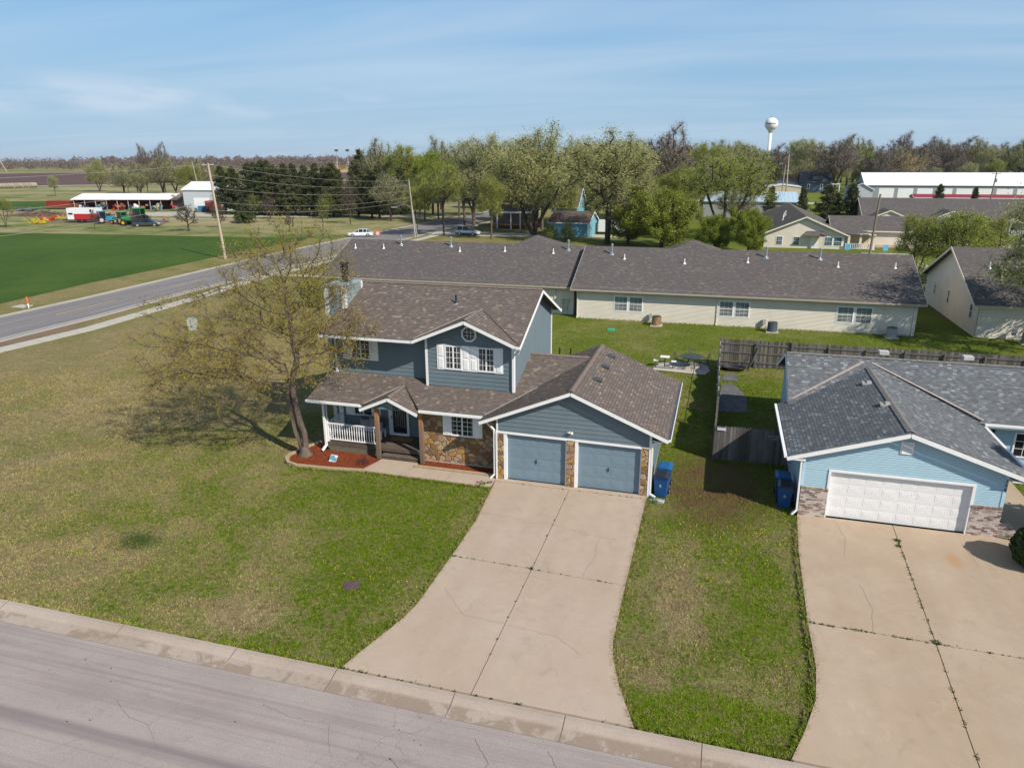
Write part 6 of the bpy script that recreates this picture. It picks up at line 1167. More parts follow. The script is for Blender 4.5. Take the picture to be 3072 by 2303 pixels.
m = MB(); m.box(-4.6, -1.2, .8, 4.6, 1.2, 2.4); m.box(-4.6, -1.25, 2.3, 4.6, 1.25, 2.5); o = m.build('farm_wagon', plain('faded red wagon', (.24, .025, .02), .7, var=.2)); o.location = (-181.5, 146.3, 0); o.rotation_euler = (0, 0, .2); tag(o, 'faded red wagon at the left end of the open shed', 'wagon')
mats_ = [plain('junk %s' % n_, c_, .7, var=.3) for n_, c_ in (('rust', (.22, .08, .04)), ('white', (.65, .64, .6)), ('navy', (.04, .06, .12)), ('brown', (.25, .15, .1)), ('black', (.03, .03, .03)), ('blue', (.05, .22, .36)), ('tan', (.45, .36, .25)), ('red', (.4, .04, .03)))]
words = 'rusty pale navy brown black blue tan red'.split()
for i in range(16):
    t = i/16; x = -173+29*t; y = 145.2+6.2*t-random.uniform(1.5, 4.5)+(2.5 if i % 3 == 0 else 0); heap('farm_equipment', (x, y, 0), random.uniform(0, 3), '%s scrap machinery heaped before bay %s of the open shed, counted from the left' % (words[i % 8], 'one two three four five six seven eight nine ten eleven twelve thirteen fourteen fifteen sixteen'.split()[i]), 'farm equipment', mats_[i % 8], 9, 2.4, 1.6, 2.2)
for i in range(7): heap('farm_equipment', (-137+i*3.2, 114.5+random.uniform(-2, 3), 0), random.uniform(0, 3), '%s machine parts in the yard between trailer and tractors, place %d from the left' % (words[(i*3+1) % 8], i+1), 'farm equipment', mats_[(i*3+1) % 8], 10, 2.6, 1.6, 2.0)
for x, y, c_, lab in ((-134.4, 148.6, 'junk blue', 'blue barrel by the white barn door'), (-132.6, 148.4, 'junk navy', 'dark green and navy bin beside the blue barrel')): m = MB(); m.box(-.7, -.6, 0, .7, .6, 1.5, taper=-.08); o = m.build('barrel', MC[c_]); o.location = (x, y, 0); tag(o, lab, 'barrel')
m = MB(); m.box(-.9, -.6, 0, .9, .6, 1.3); o = m.build('crate', yp); o.location = (-131, 149, 0); tag(o, 'yellow crate in front of the white barn', 'crate')
m = MB()
for i in range(26): a = random.uniform(-.5, .5); m.tube([(-1.6+i*.14, 0, 0), (-2.4+i*.2, .5, 4.4+random.uniform(-.8, .4))], .07, 5)
o = m.build('leaning_poles', plain('grey timber', (.26, .21, .18), .8)); o.location = (-145.6, 152.5, 0); tag(o, 'sheaf of grey timber poles leaning at the right end of the open shed', 'timber')
m = MB()
for i in range(500): a = random.uniform(0, 3.14); x, y = random.gauss(0, 6), random.gauss(0, 2); z = max(0, 1.3-abs(x)*.1-abs(y)*.3)*random.random(); m.tube([(x, y, z), (x+math.cos(a)*2, y+math.sin(a)*1.5, z+random.uniform(-.1, .4))], .06, 3)
o = m.build('brush_pile', plain('dead brush', (.22, .15, .115), .9, var=.3)); o.location = (-166, 124, 0); o.rotation_euler = (0, 0, .25); tag(o, 'low brown pile of dead brush left of the farm machinery', 'brush pile')
m = MB()
for i in range(60): m.lathe((random.gauss(0, 3), random.gauss(0, 1), random.uniform(0, 1)), [(.35, 0), (.45, .1), (.35, .22)], 8)
o = m.build('tyre_heap', plain('grey tyres', (.10, .11, .12), .8, var=.3)); o.location = (-185, 137, 0); tag(o, 'heap of old grey tyres behind the brush pile', 'tyre heap')
# round hay bales
m = MB(); m.tube([(0, -.8, .85), (0, .8, .85)], .85, 14); hb = m.build('hay_bale', plain('hay', (.32, .27, .21), .95, var=.15)); tag(hb, 'round hay bale in a row at the left edge of the ploughed field', 'hay bale', 'round hay bales in a row'); hb.location = (-359, 272, 0); hb.scale = (1.5, 2.0, 1.55)
for i in range(1, 13): o = hb.copy(); col.objects.link(o); o.location = (-359+2.5*i*.25+i*.1-i*.1, 272+i*1.15, 0); o.rotation_euler = (0, 0, random.uniform(-.2, .2))
# ================================================================ small things near the road and the gardens
m = MB(); m.lathe((0, 0, 0), [(.06, 0), (.06, .45)], 8); PM = thing('marker_post', 'orange topped white marker post beside the county road', 'marker post', (-57.3, 25.9, 0)); m.build('lower_post', white_p, PM); m = MB(); m.lathe((0, 0, .45), [(.075, 0), (.075, .65), (.03, .68)], 8); m.build('upper_post', plain('marker orange', (.75, .16, .03), .5), PM)
m = MB(); m.box(-.75, -.6, 0, .75, .6, .06); o = m.build('manhole_pad', walk_c); o.location = (-58.6, 26.3, .0); tag(o, 'flat concrete pad beside the orange marker post', 'pad')
TB = thing('utility_cabinet', 'pale green utility cabinet standing alone in the dry lawn', 'cabinet', (-34.6, 22.1, 0), .3); m = MB(); m.box(-.32, -.28, 0, .32, .28, 1.0); m.box(-.35, -.31, 1.0, .35, .31, 1.08); m.build('casing', plain('cabinet green grey', (.40, .45, .42), .6), TB); m = MB(); m.box(-.04, -.29, .2, .0, -.284, .9); m.build('door_seam', dark_m, TB)
m = MB(); m.lathe((0, 0, 0), [(.05, 0), (.05, .9), (.18, .95), (.22, 1.2), (.1, 1.3)], 10); o = m.build('garden_bollard', black_m); o.location = (-30.0, 25.4, 0); tag(o, 'small black knobbed post in the lawn behind the yellowish tree', 'post')
RS = thing('road_sign', 'round topped orange temporary sign standing on the county road', 'sign', (-53.0, 95.6, .02)); m = MB(); m.tube([(0, -.03, .75), (0, .03, .75)], .55, 16); m.build('panel', plain('sign orange red', (.8, .12, .04), .5), RS); m = MB(); m.tube([(0, -.04, .75), (0, -.045, .75)], .34, 14); m.build('face', cream_p, RS); m = MB(); m.beam((-.3, 0, 0), (0, 0, .4), .04, .04); m.beam((.3, 0, 0), (0, 0, .4), .04, .04); m.build('leg', galv, RS)
# yard signs by the cream gable house
for x, y in ((27.9, 92), (33.2, 92)): s_ = thing('yard_sign', 'small sky blue sign '+('left' if x < 30 else 'right')+' of the dark wooden pole', 'sign', (x, y, 0)); m = MB(); m.box(-.35, -.02, .5, .35, .02, 1.4); m.build('panel', plain('sky blue', (.12, .42, .62), .5), s_); m = MB(); m.box(-.03, -.02, 0, .03, .02, .5); m.build('stake', galv, s_)
# patio with furniture between the houses
sheet('patio', [(5.2, 19.9), (7.95, 19.65), (8.75, 19.6), (9.05, 20.6), (8.9, 21.9), (8.2, 22.4), (6.6, 22.4), (5.3, 21.6)], .05, walk_c)
def chair(loc, rz, lab):
    c = thing('patio_chair', lab, 'chair', loc, rz, 'metal chairs on the garden patio'); m = MB()
    for i in range(7): m.beam((-.25+i*.083, -.25, .42), (-.25+i*.083, .25, .42), .03, .01)
    m.build('seat', dark_m, c); m = MB()
    for i in range(7): m.beam((-.25+i*.083, .25, .42), (-.25+i*.083, .38, .95), .025, .01)
    m.beam((-.28, .38, .95), (.28, .38, .95), .03, .03); m.build('backrest', dark_m, c)
    for s in (-1, 1): m = MB(); m.tube([(s*.28, -.26, 0), (s*.28, -.24, .62), (s*.28, .3, .62)], .018, 6); m.tube([(s*.28, .34, 0), (s*.28, .25, .5)], .018, 6); m.build('frame', dark_m, c)
PT = thing('patio_table', 'round dark metal patio table in the back garden', 'table', (7.75, 21.4, .05)); m = MB(); m.lathe((0, 0, .72), [(.75, 0), (.78, .02), (.75, .04)], 24); m.build('tabletop', plain('table green black', (.05, .065, .06), .5), PT)
for a in range(4): m = MB(); q = a*1.57+.6; m.tube([(.15*math.cos(q), .15*math.sin(q), .7), (.5*math.cos(q), .5*math.sin(q), 0)], .025, 6); m.build('leg', dark_m, PT)
chair((6.9, 21.3, .05), 1.3, 'dark patio chair left of the round garden table'); chair((7.7, 22.25, .05), 0, 'dark patio chair behind the round garden table'); chair((8.6, 21.5, .05), -1.4, 'dark patio chair right of the round garden table'); chair((7.6, 20.5, .05), 3.0, 'dark patio chair in front of the round garden table')
BT = thing('school_desk_table', 'small white folding picnic set on the patio', 'picnic table', (5.95, 20.85, .05)); m = MB(); m.box(-.32, -.25, .72, .32, .25, .76); m.build('tabletop', white_p, BT); m = MB(); m.tube([(0, 0, 0), (0, 0, .72)], .035, 8); m.tube([(-.6, -.35, .04), (.6, -.35, .04), (.6, .2, .04)], .025, 6); m.tube([(-.6, .2, .04), (-.6, -.35, .04)], .025, 6); m.tube([(-.5, 0, .4), (.5, 0, .4)], .02, 6); m.build('frame', black_m, BT)
for s in (-1, 1): m = MB(); m.box(s*.62-.17, -.16, .42, s*.62+.17, .16, .46); m.build('seat', white_p, BT)
CD = [('patio_chair', (22.9, 24.2))]
m = MB()
for i in range(9): x = 16.9+i*.42; m.tube([(x, 22.0, .1), (x+.1, 22.0, .9), (x+.35, 22.0, .9), (x+.4, 22.0, .1)], .02, 5); m.tube([(x, 21.7, .5), (x+.4, 21.7, .5)], .02, 5)
tag(m.build('garden_edging_hoops', white_p), 'tangle of white metal hoops along the back fence', 'wire hoops')
# ================================================================ trees: branches by space colonisation, leaves at the twigs
def colonise(rng, pts, start, step, di, dk, maxn=4000, it=160, bias=(0, 0, .15)):
    N = np.zeros((maxn, 3)); par = np.full(maxn, -1); n = len(start)
    for i, (p, q) in enumerate(start): N[i] = p; par[i] = q
    A = pts.copy(); alive = np.ones(len(A), bool); near = np.full(len(A), -1); nd = np.full(len(A), 1e9); seen = 0; bias = np.array(bias)
    for _ in range(it):
        for j in range(seen, n):
            d = np.linalg.norm(A-N[j], axis=1); m_ = d < nd; nd[m_] = d[m_]; near[m_] = j
        seen = n; alive &= nd > dk; act = alive & (nd < di)
        if not act.any(): break
        idx = near[act]; D = A[act]-N[idx]; D /= np.linalg.norm(D, axis=1)[:, None]; S = {}
        for k_, d in zip(idx, D): S[k_] = S.get(k_, 0)+d
        added = False
        for k_, d in S.items():
            if n >= maxn: break
            d = d/(np.linalg.norm(d)+1e-9)+bias+rng.normal(0, .12, 3); d /= np.linalg.norm(d); q = N[k_]+d*step
            if n > 3 and np.min(np.linalg.norm(N[max(0, n-400):n]-q, axis=1)) < step*.35: continue
            N[n] = q; par[n] = k_; n += 1; added = True
        if not added: break
    return N[:n], par[:n]
def tubes(N, par, r0, tip, pw=2.3, minseg=3):
    n = len(N); w = np.zeros(n); ch = np.bincount(par[par >= 0], minlength=n); w[ch == 0] = 1
    for i in range(n-1, 0, -1):
        if par[i] >= 0: w[par[i]] += max(w[i], 0)
    R_ = tip+(r0-tip)*(w/w.max())**(1/pw); V = []; F = []
    for i in range(1, n):
        p = par[i]
        if p < 0: continue
        a, b = N[p], N[i]; d = b-a; L = np.linalg.norm(d)
        if L < 1e-6: continue
        d /= L; u = np.cross(d, [0, 0, 1.0]) if abs(d[2]) < .95 else np.cross(d, [0, 1.0, 0]); u /= np.linalg.norm(u); v = np.cross(d, u); k_ = 8 if R_[i] > .12 else 5 if R_[i] > .035 else 3; o = len(V); ra = R_[p] if w[i] > .45*w[p] else R_[i]*1.15
        for q, r in ((a, ra), (b+d*R_[i]*.3, R_[i])):
            for j in range(k_): t = 2*math.pi*j/k_; V.append(q+(u*math.cos(t)+v*math.sin(t))*r)
        for j in range(k_): F.append((o+j, o+(j+1) % k_, o+k_+(j+1) % k_, o+k_+j))
    return V, F, R_, w
def npmesh(name, V, F, mat, tone=None, smooth=False):
    me = bpy.data.meshes.new(name)
    if isinstance(F, np.ndarray):
        V = np.asarray(V, dtype=np.float32); nf, k_ = F.shape; me.vertices.add(len(V)); me.vertices.foreach_set('co', V.ravel()); me.loops.add(nf*k_); me.loops.foreach_set('vertex_index', F.ravel().astype(np.int32)); me.polygons.add(nf); me.polygons.foreach_set('loop_start', np.arange(0, nf*k_, k_, dtype=np.int32)); me.update(calc_edges=True)
    else: me.from_pydata([tuple(v) for v in V], [], F)
    if tone is not None: at = me.attributes.new('tone', 'FLOAT', 'FACE'); at.data.foreach_set('value', np.asarray(tone, dtype=np.float32))
    if smooth: me.polygons.foreach_set('use_smooth', [True]*len(me.polygons))
    me.materials.append(mat); me.update(); return me
def leaves(rng, P, n, spread, lw, ll, droop=0.0, clump=None):
    """n four cornered leaf cards scattered round the twig points P"""
    c = P[rng.integers(0, len(P), n)]+rng.normal(0, 1, (n, 3))*spread; d = rng.normal(0, 1, (n, 3)); d[:, 2] = d[:, 2]*(1-droop)-droop*1.6; d /= np.linalg.norm(d, axis=1)[:, None]; e = np.cross(d, rng.normal(0, 1, (n, 3))); e /= np.linalg.norm(e, axis=1)[:, None]
    s = rng.uniform(.6, 1.35, (n, 1)); a = d*ll*s; b = e*lw*s; V = np.stack([c, c+a*.5+b, c+a, c+a*.5-b], 1).reshape(-1, 3); F = np.arange(4*n).reshape(-1, 4)
    cell = np.floor(c/(1.3 if clump is None else clump)).astype(int); t = (np.abs(np.sin(cell[:, 0]*12.9898+cell[:, 1]*78.233+cell[:, 2]*37.719)*43758.5) % 1)*.55+rng.random(n)*.45; return V, F, t
def shell(rng, n, c, rad, fill=.55, low=-.5):
    P = []; ph = rng.random(3)*6.28
    while len(P) < n:
        v = rng.normal(0, 1, 3); v /= np.linalg.norm(v)
        if v[2] < low: continue
        lump = 1+.20*math.sin(4.3*v[0]+ph[0])*math.sin(3.7*v[1]+ph[1])+.16*math.sin(6.1*v[2]+ph[2]+2*v[0])+.10*math.sin(9*v[1]+5*v[0]+ph[0]); P.append(np.array(c)+v*np.array(rad)*lump*(1-rng.random()**1.6*fill))
    return np.array(P)
bark = plain('bark', (.115, .090, .072), .95, .1, var=.4, scale=5, streak=True); bark_d = plain('dark bark', (.062, .048, .040), .95, .1, var=.4, scale=3, streak=True); bark_g = plain('grey bark', (.17, .145, .125), .95, .1, var=.3, scale=3, streak=True)
def tree_proto(seed, H, crowns, trunks, natt, step, di, dk, r0, leafm, nl, lw, ll, spread, barkm=None, droop=.0, tip=.02, fork=None, clump=None, thr=3, twig=None, bias=(0, 0, .15)):
    rng = np.random.default_rng(seed); A = np.concatenate([shell(rng, int(natt*w), c, r, f, lo) for c, r, w, f, lo in crowns]); st = [((0, 0, -.2), -1)]; tips = []
    for pts in trunks:
        prev = 0; last = np.array([0, 0, -.2])
        for p in pts:
            p = np.array(p, float); k_ = max(1, int(np.linalg.norm(p-last)/step))
            for i in range(1, k_+1): st.append((last+(p-last)*i/k_+rng.normal(0, .02, 3)*min(1, step), prev)); prev = len(st)-1
            last = p
    N, par = colonise(rng, A, st, step, di, dk, bias=bias); V, F, R_, w = tubes(N, par, r0, tip); tw = N[(w <= thr)]
    if twig:
        nt, L = twig; b = tw[rng.integers(0, len(tw), nt)]; d = rng.normal(0, 1, (nt, 3)); d[:, 2] += .25; d /= np.linalg.norm(d, axis=1)[:, None]; e = np.cross(d, rng.normal(0, 1, (nt, 3))); e /= np.linalg.norm(e, axis=1)[:, None]; q = b+d*(L*rng.uniform(.5, 1.2, (nt, 1))); o = len(V)
        V = list(V)+list(np.stack([b-e*tip*.7, b+e*tip*.7, q], 1).reshape(-1, 3)); F = list(F)+[(o+3*i, o+3*i+1, o+3*i+2) for i in range(nt)]; tw = np.concatenate([tw, q, (b+q)/2])
    tm = npmesh('trunk', V, F, barkm or bark); LV, LF, t = leaves(rng, tw, nl, spread, lw, ll, droop, clump); return tm, npmesh('crown', LV, LF, leafm, t), H
def place(proto, loc, h, lab, grp=None, rz=None, wide=1.0, kind='tree', cat='tree', crown='crown'):
    tm, cm, H = proto; r = thing(kind, lab, cat, loc, rz if rz is not None else random.uniform(0, 6.28), grp); s = h/H; r.scale = (s*wide, s*wide, s)
    for nm, me in (('trunk', tm), (crown, cm)): o = bpy.data.objects.new(nm, me); col.objects.link(o); o.parent = r
    return r
random.seed(31)
lv_near = leafmat('young catkin leaves', (.24, .21, .025), (.50, .38, .045), .45); lv_will = leafmat('willow leaves', (.23, .25, .085), (.52, .52, .23), .4); lv_grey = leafmat('grey green buds', (.26, .27, .12), (.50, .50, .26), .35)
lv_brt = leafmat('bright spring leaves', (.13, .21, .015), (.34, .42, .03), .4); lv_dk = leafmat('deep green leaves', (.075, .125, .010), (.30, .34, .028), .3); lv_ced = leafmat('cedar foliage', (.020, .036, .012), (.085, .100, .032), .1); lv_pur = leafmat('bare twigs', (.17, .14, .115), (.31, .26, .205), .1)
lv_bei = leafmat('beige blossom twigs', (.30, .23, .12), (.50, .38, .20), .2); lv_bare = leafmat('bare brown twigs', (.10, .08, .07), (.20, .16, .14), .1); lv_right = leafmat('right shrub leaves', (.15, .20, .035), (.42, .45, .09), .4)
# the yellowish tree in the mulch bed
def near_tree():
    rng = np.random.default_rng(77); cr = [((-1.6, .3, 5.6), (4.3, 4.0, 3.0), .50, .75, -.75), ((-4.2, -.3, 3.9), (3.1, 3.0, 2.1), .28, .7, -.8), ((.1, .6, 8.2), (2.3, 2.4, 2.0), .18, .8, -.6), ((1.5, .4, 5.4), (1.7, 2.2, 2.2), .10, .7, -.6), ((-1.8, 0, 8.3), (1.6, 1.6, 1.6), .07, .8, -.6)]
    A = np.concatenate([shell(rng, int(1500*w), c, r, f, lo) for c, r, w, f, lo in cr]); st = [((0, 0, -.1), -1)]
    for pts in ([(-.22, 0, .5), (-.42, .0, 1.2), (-.50, .05, 2.1), (-.62, .05, 2.9), (-.55, .1, 3.6), (-.62, .1, 4.3)], [(.06, 0, .5), (-.02, .05, 1.1), (-.26, .1, 2.0), (-.42, .15, 2.9), (-.35, .2, 3.7), (-.1, .25, 4.6), (-.3, .3, 5.6), (-.5, .4, 6.8)]):
        prev = 0; last = np.array([0, 0, -.1])
        for p in pts:
            p = np.array(p, float); k_ = max(1, int(np.linalg.norm(p-last)/.3))
            for i in range(1, k_+1): st.append((last+(p-last)*i/k_+rng.normal(0, .012, 3), prev)); prev = len(st)-1
            last = p
    N, par = colonise(rng, A, st, .27, 2.6, .34, maxn=5200, it=220, bias=(0, 0, .12)); V, F, R_, w = tubes(N, par, .175, .0055, pw=1.75); tw = N[w <= 5]; nt = 12000; b = tw[rng.integers(0, len(tw), nt)]; out = b-np.array([-.5, .1, 3.4]); out /= np.linalg.norm(out, axis=1)[:, None]
    d = out*.7+rng.normal(0, .55, (nt, 3)); d /= np.linalg.norm(d, axis=1)[:, None]; e = np.cross(d, rng.normal(0, 1, (nt, 3))); e /= np.linalg.norm(e, axis=1)[:, None]; q = b+d*rng.uniform(.25, .75, (nt, 1)); o = len(V); V = list(V)+list(np.stack([b-e*.006, b+e*.006, q], 1).reshape(-1, 3)); F = list(F)+[(o+3*i, o+3*i+1, o+3*i+2) for i in range(nt)]
    tm = npmesh('trunk', V, F, bark); P = np.concatenate([q, b*.4+q*.6, tw]); LV, LF, t = leaves(rng, P, 36000, .09, .015, .085, .75, .9); return tm, npmesh('crown', LV, LF, lv_near, t), 10.0
nt_ = near_tree(); r = place(nt_, (-10.05, .07, 0), 10.9, 'large spreading tree with thin yellowish spring leaves rising from the mulch bed', rz=0.0)
m = MB(); m.lathe((-10.05, .07, 0), [(.40, .06), (.30, .12), (.22, .28), (.15, .5)], 14); o = m.build('root_flare', bark, r, (-10.05, .07, 0), smooth=True)
P = {}
P['willow'] = tree_proto(1, 18, [((0, 0, 11), (7.4, 7, 6.6), .7, .8, -.6), ((-2, 0, 7), (7.2, 6.5, 3.6), .3, .7, -.5)], [[(-.8, 0, 1.5), (-1.8, .2, 4), (-3.0, .2, 7)], [(.3, 0, 1.6), (.5, 0, 5), (.6, .2, 9)], [(.5, .2, 1.5), (2.0, .3, 4.5), (3.4, .5, 7)]], 800, .62, 5, .9, .52, lv_will, 42000, .065, .34, .50, bark_d, .5, .028, clump=1.6, twig=(3500, .9))
P['oak'] = tree_proto(2, 18, [((0, 0, 12.5), (6.5, 6.5, 5.4), .75, .8, -.6), ((2, 0, 7.5), (5, 5, 3.2), .25, .8, -.5)], [[(.1, 0, 3), (0, 0, 6), (-1.5, 0, 9)], [(.1, 0, 3), (.1, .1, 6), (1.8, .2, 9.5)]], 700, .62, 5, .9, .55, lv_will, 26000, .08, .22, .55, bark_d, .2, .028, clump=2.2, twig=(3000, .8))
P['elm'] = tree_proto(3, 18, [((0, 0, 12), (4.6, 4.6, 6.0), 1, .85, -.8)], [[(.1, 0, 3), (.2, 0, 6.5), (-.6, .1, 10)], [(.1, 0, 3), (.5, .1, 7), (1.0, .2, 10)]], 620, .6, 5, .85, .42, lv_grey, 22000, .075, .2, .4, bark, .1, .025, clump=1.7, twig=(4000, .9))
P['maple'] = tree_proto(4, 17, [((0, 0, 10.5), (4.6, 4.6, 6.0), 1, .8, -.85)], [[(.1, 0, 3), (0, .1, 8), (.2, 0, 12)]], 500, .65, 5, .95, .35, lv_brt, 24000, .09, .2, .4, bark, .0, .025, clump=1.5, twig=(2500, .7))
P['bare'] = tree_proto(5, 18, [((0, 0, 11), (6.0, 6, 6.4), 1, .85, -.75)], [[(.1, 0, 2.5), (-.8, 0, 6)], [(.1, 0, 2.5), (.9, .2, 6)]], 700, .6, 5, .85, .42, lv_pur, 16000, .045, .36, .4, bark_d, .0, .028, twig=(9000, 1.1))
P['vase'] = tree_proto(6, 14, [((0, 0, 9.6), (6.2, 5.5, 4.2), 1, .7, -.6)], [[(-.3, 0, 1.6), (-1.8, 0, 5.5)], [(.1, 0, 1.6), (.2, .2, 6.0)], [(.4, 0, 1.6), (2.2, 0, 5.5)]], 600, .5, 5, .8, .30, lv_right, 18000, .06, .16, .36, bark_d, .1, .022, clump=1.4, twig=(5000, .8))
P['mulberry'] = tree_proto(7, 9, [((0, 0, 4.9), (5.0, 4.6, 4.0), 1, .9, -.98)], [[(.1, 0, 1.6), (-.8, 0, 3)], [(.2, 0, 1.6), (.9, .3, 3.2)]], 600, .5, 4, .7, .32, lv_dk, 34000, .085, .16, .32, bark_d, .0, .02, clump=.9)
P['shrub'] = tree_proto(8, 5, [((0, 0, 2.5), (2.5, 2.5, 2.4), 1, .9, -.98)], [[(.1, 0, .8)], [(-.4, .2, .9)]], 300, .35, 3, .5, .14, lv_right, 7000, .07, .14, .25, bark_d, .0, .015, clump=.7)
P['small_bare'] = tree_proto(9, 5, [((0, 0, 3.0), (1.9, 1.9, 1.9), 1, .9, -.8)], [[(.05, 0, .9)]], 420, .28, 3, .4, .14, lv_bare, 1500, .03, .12, .2, bark_d, .0, .016, twig=(2600, .4))
P['right'] = tree_proto(10, 8.5, [((0, 0, 5.4), (2.8, 2.8, 3.0), 1, .85, -.8)], [[(-.3, 0, 1.6), (-.8, 0, 3)], [(.2, .1, 1.6), (.7, .2, 3)]], 480, .36, 3.5, .55, .16, lv_right, 18000, .055, .11, .24, bark_d, .0, .016, clump=.9, twig=(2500, .5))
P['sapling'] = tree_proto(11, 6, [((0, 0, 4), (1.1, 1.1, 1.9), 1, .9, -.9)], [[(.02, 0, 2)]], 160, .3, 3, .4, .07, lv_right, 1300, .04, .1, .18, bark_d, .0, .014, twig=(500, .4))
P['beige'] = (P['oak'][0], npmesh('crown', *[(lambda q: q)(z) for z in leaves(np.random.default_rng(12), shell(np.random.default_rng(13), 900, (0, 0, 11), (7, 7, 5.5), .8, -.7), 12000, .6, .09, .28, .2, 1.8)][:2], lv_bei, leaves(np.random.default_rng(12), shell(np.random.default_rng(13), 900, (0, 0, 11), (7, 7, 5.5), .8, -.7), 12000, .6, .09, .28, .2, 1.8)[2]), 18)
def recrown(base, mat, nm):
    me = P[base][1].copy(); me.materials.clear(); me.materials.append(mat); P[nm] = (P[base][0], me, P[base][2])
P['right_grey'] = tree_proto(21, 12, [((0, 0, 7.2), (4.4, 4.2, 4.3), 1, .8, -.8)], [[(.1, 0, 2.5), (-.6, 0, 4.5)], [(.1, 0, 2.5), (.7, .3, 4.8)]], 600, .42, 4, .65, .2, lv_will, 30000, .04, .16, .3, bark_d, .2, .016, clump=.9, twig=(5000, .6)); recrown('elm', lv_right, 'elm_green'); recrown('bare', lv_grey, 'greyish'); recrown('maple', lv_right, 'olive_maple'); recrown('bare', lv_will, 'olive_bare')
# cedars: tiers of drooping sprays round a straight stem
def cedar(seed, H=12, rb=2.9, n=13000, full=.12):
    rng = np.random.default_rng(seed); m = MB(); m.tube([(0, 0, -.1), (0, 0, H*.55), (0, 0, H*.98)], [.24, .14, .02], 7); L = []
    arms = 110; z = H*(full+(1-full)*rng.random(arms)**1.1); ang = rng.random(arms)*6.283; R_ = rb*(1-((z/H-full)/(1-full)))**.75*rng.uniform(.72, 1.15, arms)+.15
    for zz, a, r_ in zip(z, ang, R_): m.tube([(0, 0, zz-.3), (r_*.9*math.cos(a), r_*.9*math.sin(a), zz+.25)], [.04, .012], 3)
    k_ = rng.integers(0, arms, n); t = rng.random(n)**.6; c = np.stack([np.cos(ang[k_])*R_[k_]*t, np.sin(ang[k_])*R_[k_]*t, z[k_]-.1+.4*t], 1)+rng.normal(0, .20, (n, 3))
    d = rng.normal(0, 1, (n, 3)); d[:, 2] += .6; d /= np.linalg.norm(d, axis=1)[:, None]; e = np.cross(d, rng.normal(0, 1, (n, 3))); e /= np.linalg.norm(e, axis=1)[:, None]; s = rng.uniform(.6, 1.3, (n, 1)); a_ = d*.34*s; b_ = e*.085*s
    V = np.stack([c, c+a_*.5+b_, c+a_, c+a_*.5-b_], 1).reshape(-1, 3); tn = rng.random(n)*.6+.4*((k_*7919) % 97)/97; me = bpy.data.meshes.new('trunk'); me.from_pydata(m.v, [], m.f); me.materials.append(bark_d); return me, npmesh('crown', V, np.arange(4*n).reshape(-1, 4), lv_ced, tn), H
P['cedar'] = cedar(1); P['cedar_b'] = cedar(2, 12, 3.4, 14000, .08); P['cedar_s'] = cedar(3, 5, 1.9, 9000, .03)
# --- the row of cedars behind the drive
xs_ = np.linspace(-119, -73, 15)
for i, x in enumerate(xs_): place(P['cedar' if i % 2 else 'cedar_b'], (x+random.uniform(-1, 1), 141.5-i*.35+random.uniform(-1.5, 1.5), 0), random.uniform(11.2, 13.6)-(.8 if i > 10 else 0), 'tall dark cedar in the evergreen windbreak behind the farm drive', 'cedars of the windbreak', wide=1.15, cat='evergreen tree', kind='cedar_tree')
for i in range(9): place(P['cedar_b' if i % 2 else 'cedar'], (-116+i*6.2+random.uniform(-1, 1), 148+random.uniform(-2, 2), 0), random.uniform(11.5, 13.5), 'tall dark cedar in the evergreen windbreak behind the farm drive', 'cedars of the windbreak', wide=1.1, cat='evergreen tree', kind='cedar_tree')
for x, y, h, lab, k_, w in ((-97.4, 117, 5.2, 'low rounded cedar bush standing alone in front of the windbreak', 'cedar_s', 1.1), (18.9, 140, 7.8, 'dark cedar with pointed top just left of the cream gable house', 'cedar', 1.2), (26.3, 150, 7.2, 'dark cedar rising behind the ridge of the cream gable house', 'cedar', 1.1), (30.1, 140, 8.2, 'broad dark cedar right of the cream gable house, largest of its clump', 'cedar_b', 1.5), (35.0, 140, 8.4, 'dark cedar by the left end of the far cream roof', 'cedar', 1.4), (32.6, 143, 6.5, 'lower dark cedar squeezed between two larger ones behind the gable house', 'cedar', 1.5), (58.8, 170, 7.5, 'cedar top in front of the roller doors, left of two', 'cedar_b', 1.1), (67.8, 175, 6.7, 'cedar top in front of the roller doors, right of two', 'cedar', 1.0), (-24, 160, 9, 'dark cedar half hidden among the bare trees', 'cedar', 1.1), (-92, 165, 16.0, 'tall blue green evergreen poking above the right end of the windbreak', 'cedar', 1.0)): place(P[k_], (x, y, 0), h, lab, wide=w, cat='evergreen tree', kind='cedar_tree')
place(P['cedar_s'], (24.1, .2, 0), 5.6, 'added unseen evergreen that shades the porch side of the light blue house', wide=.9, cat='evergreen tree', kind='cedar_tree')  # evergreen out of view, added so its shadow darkens the porch side
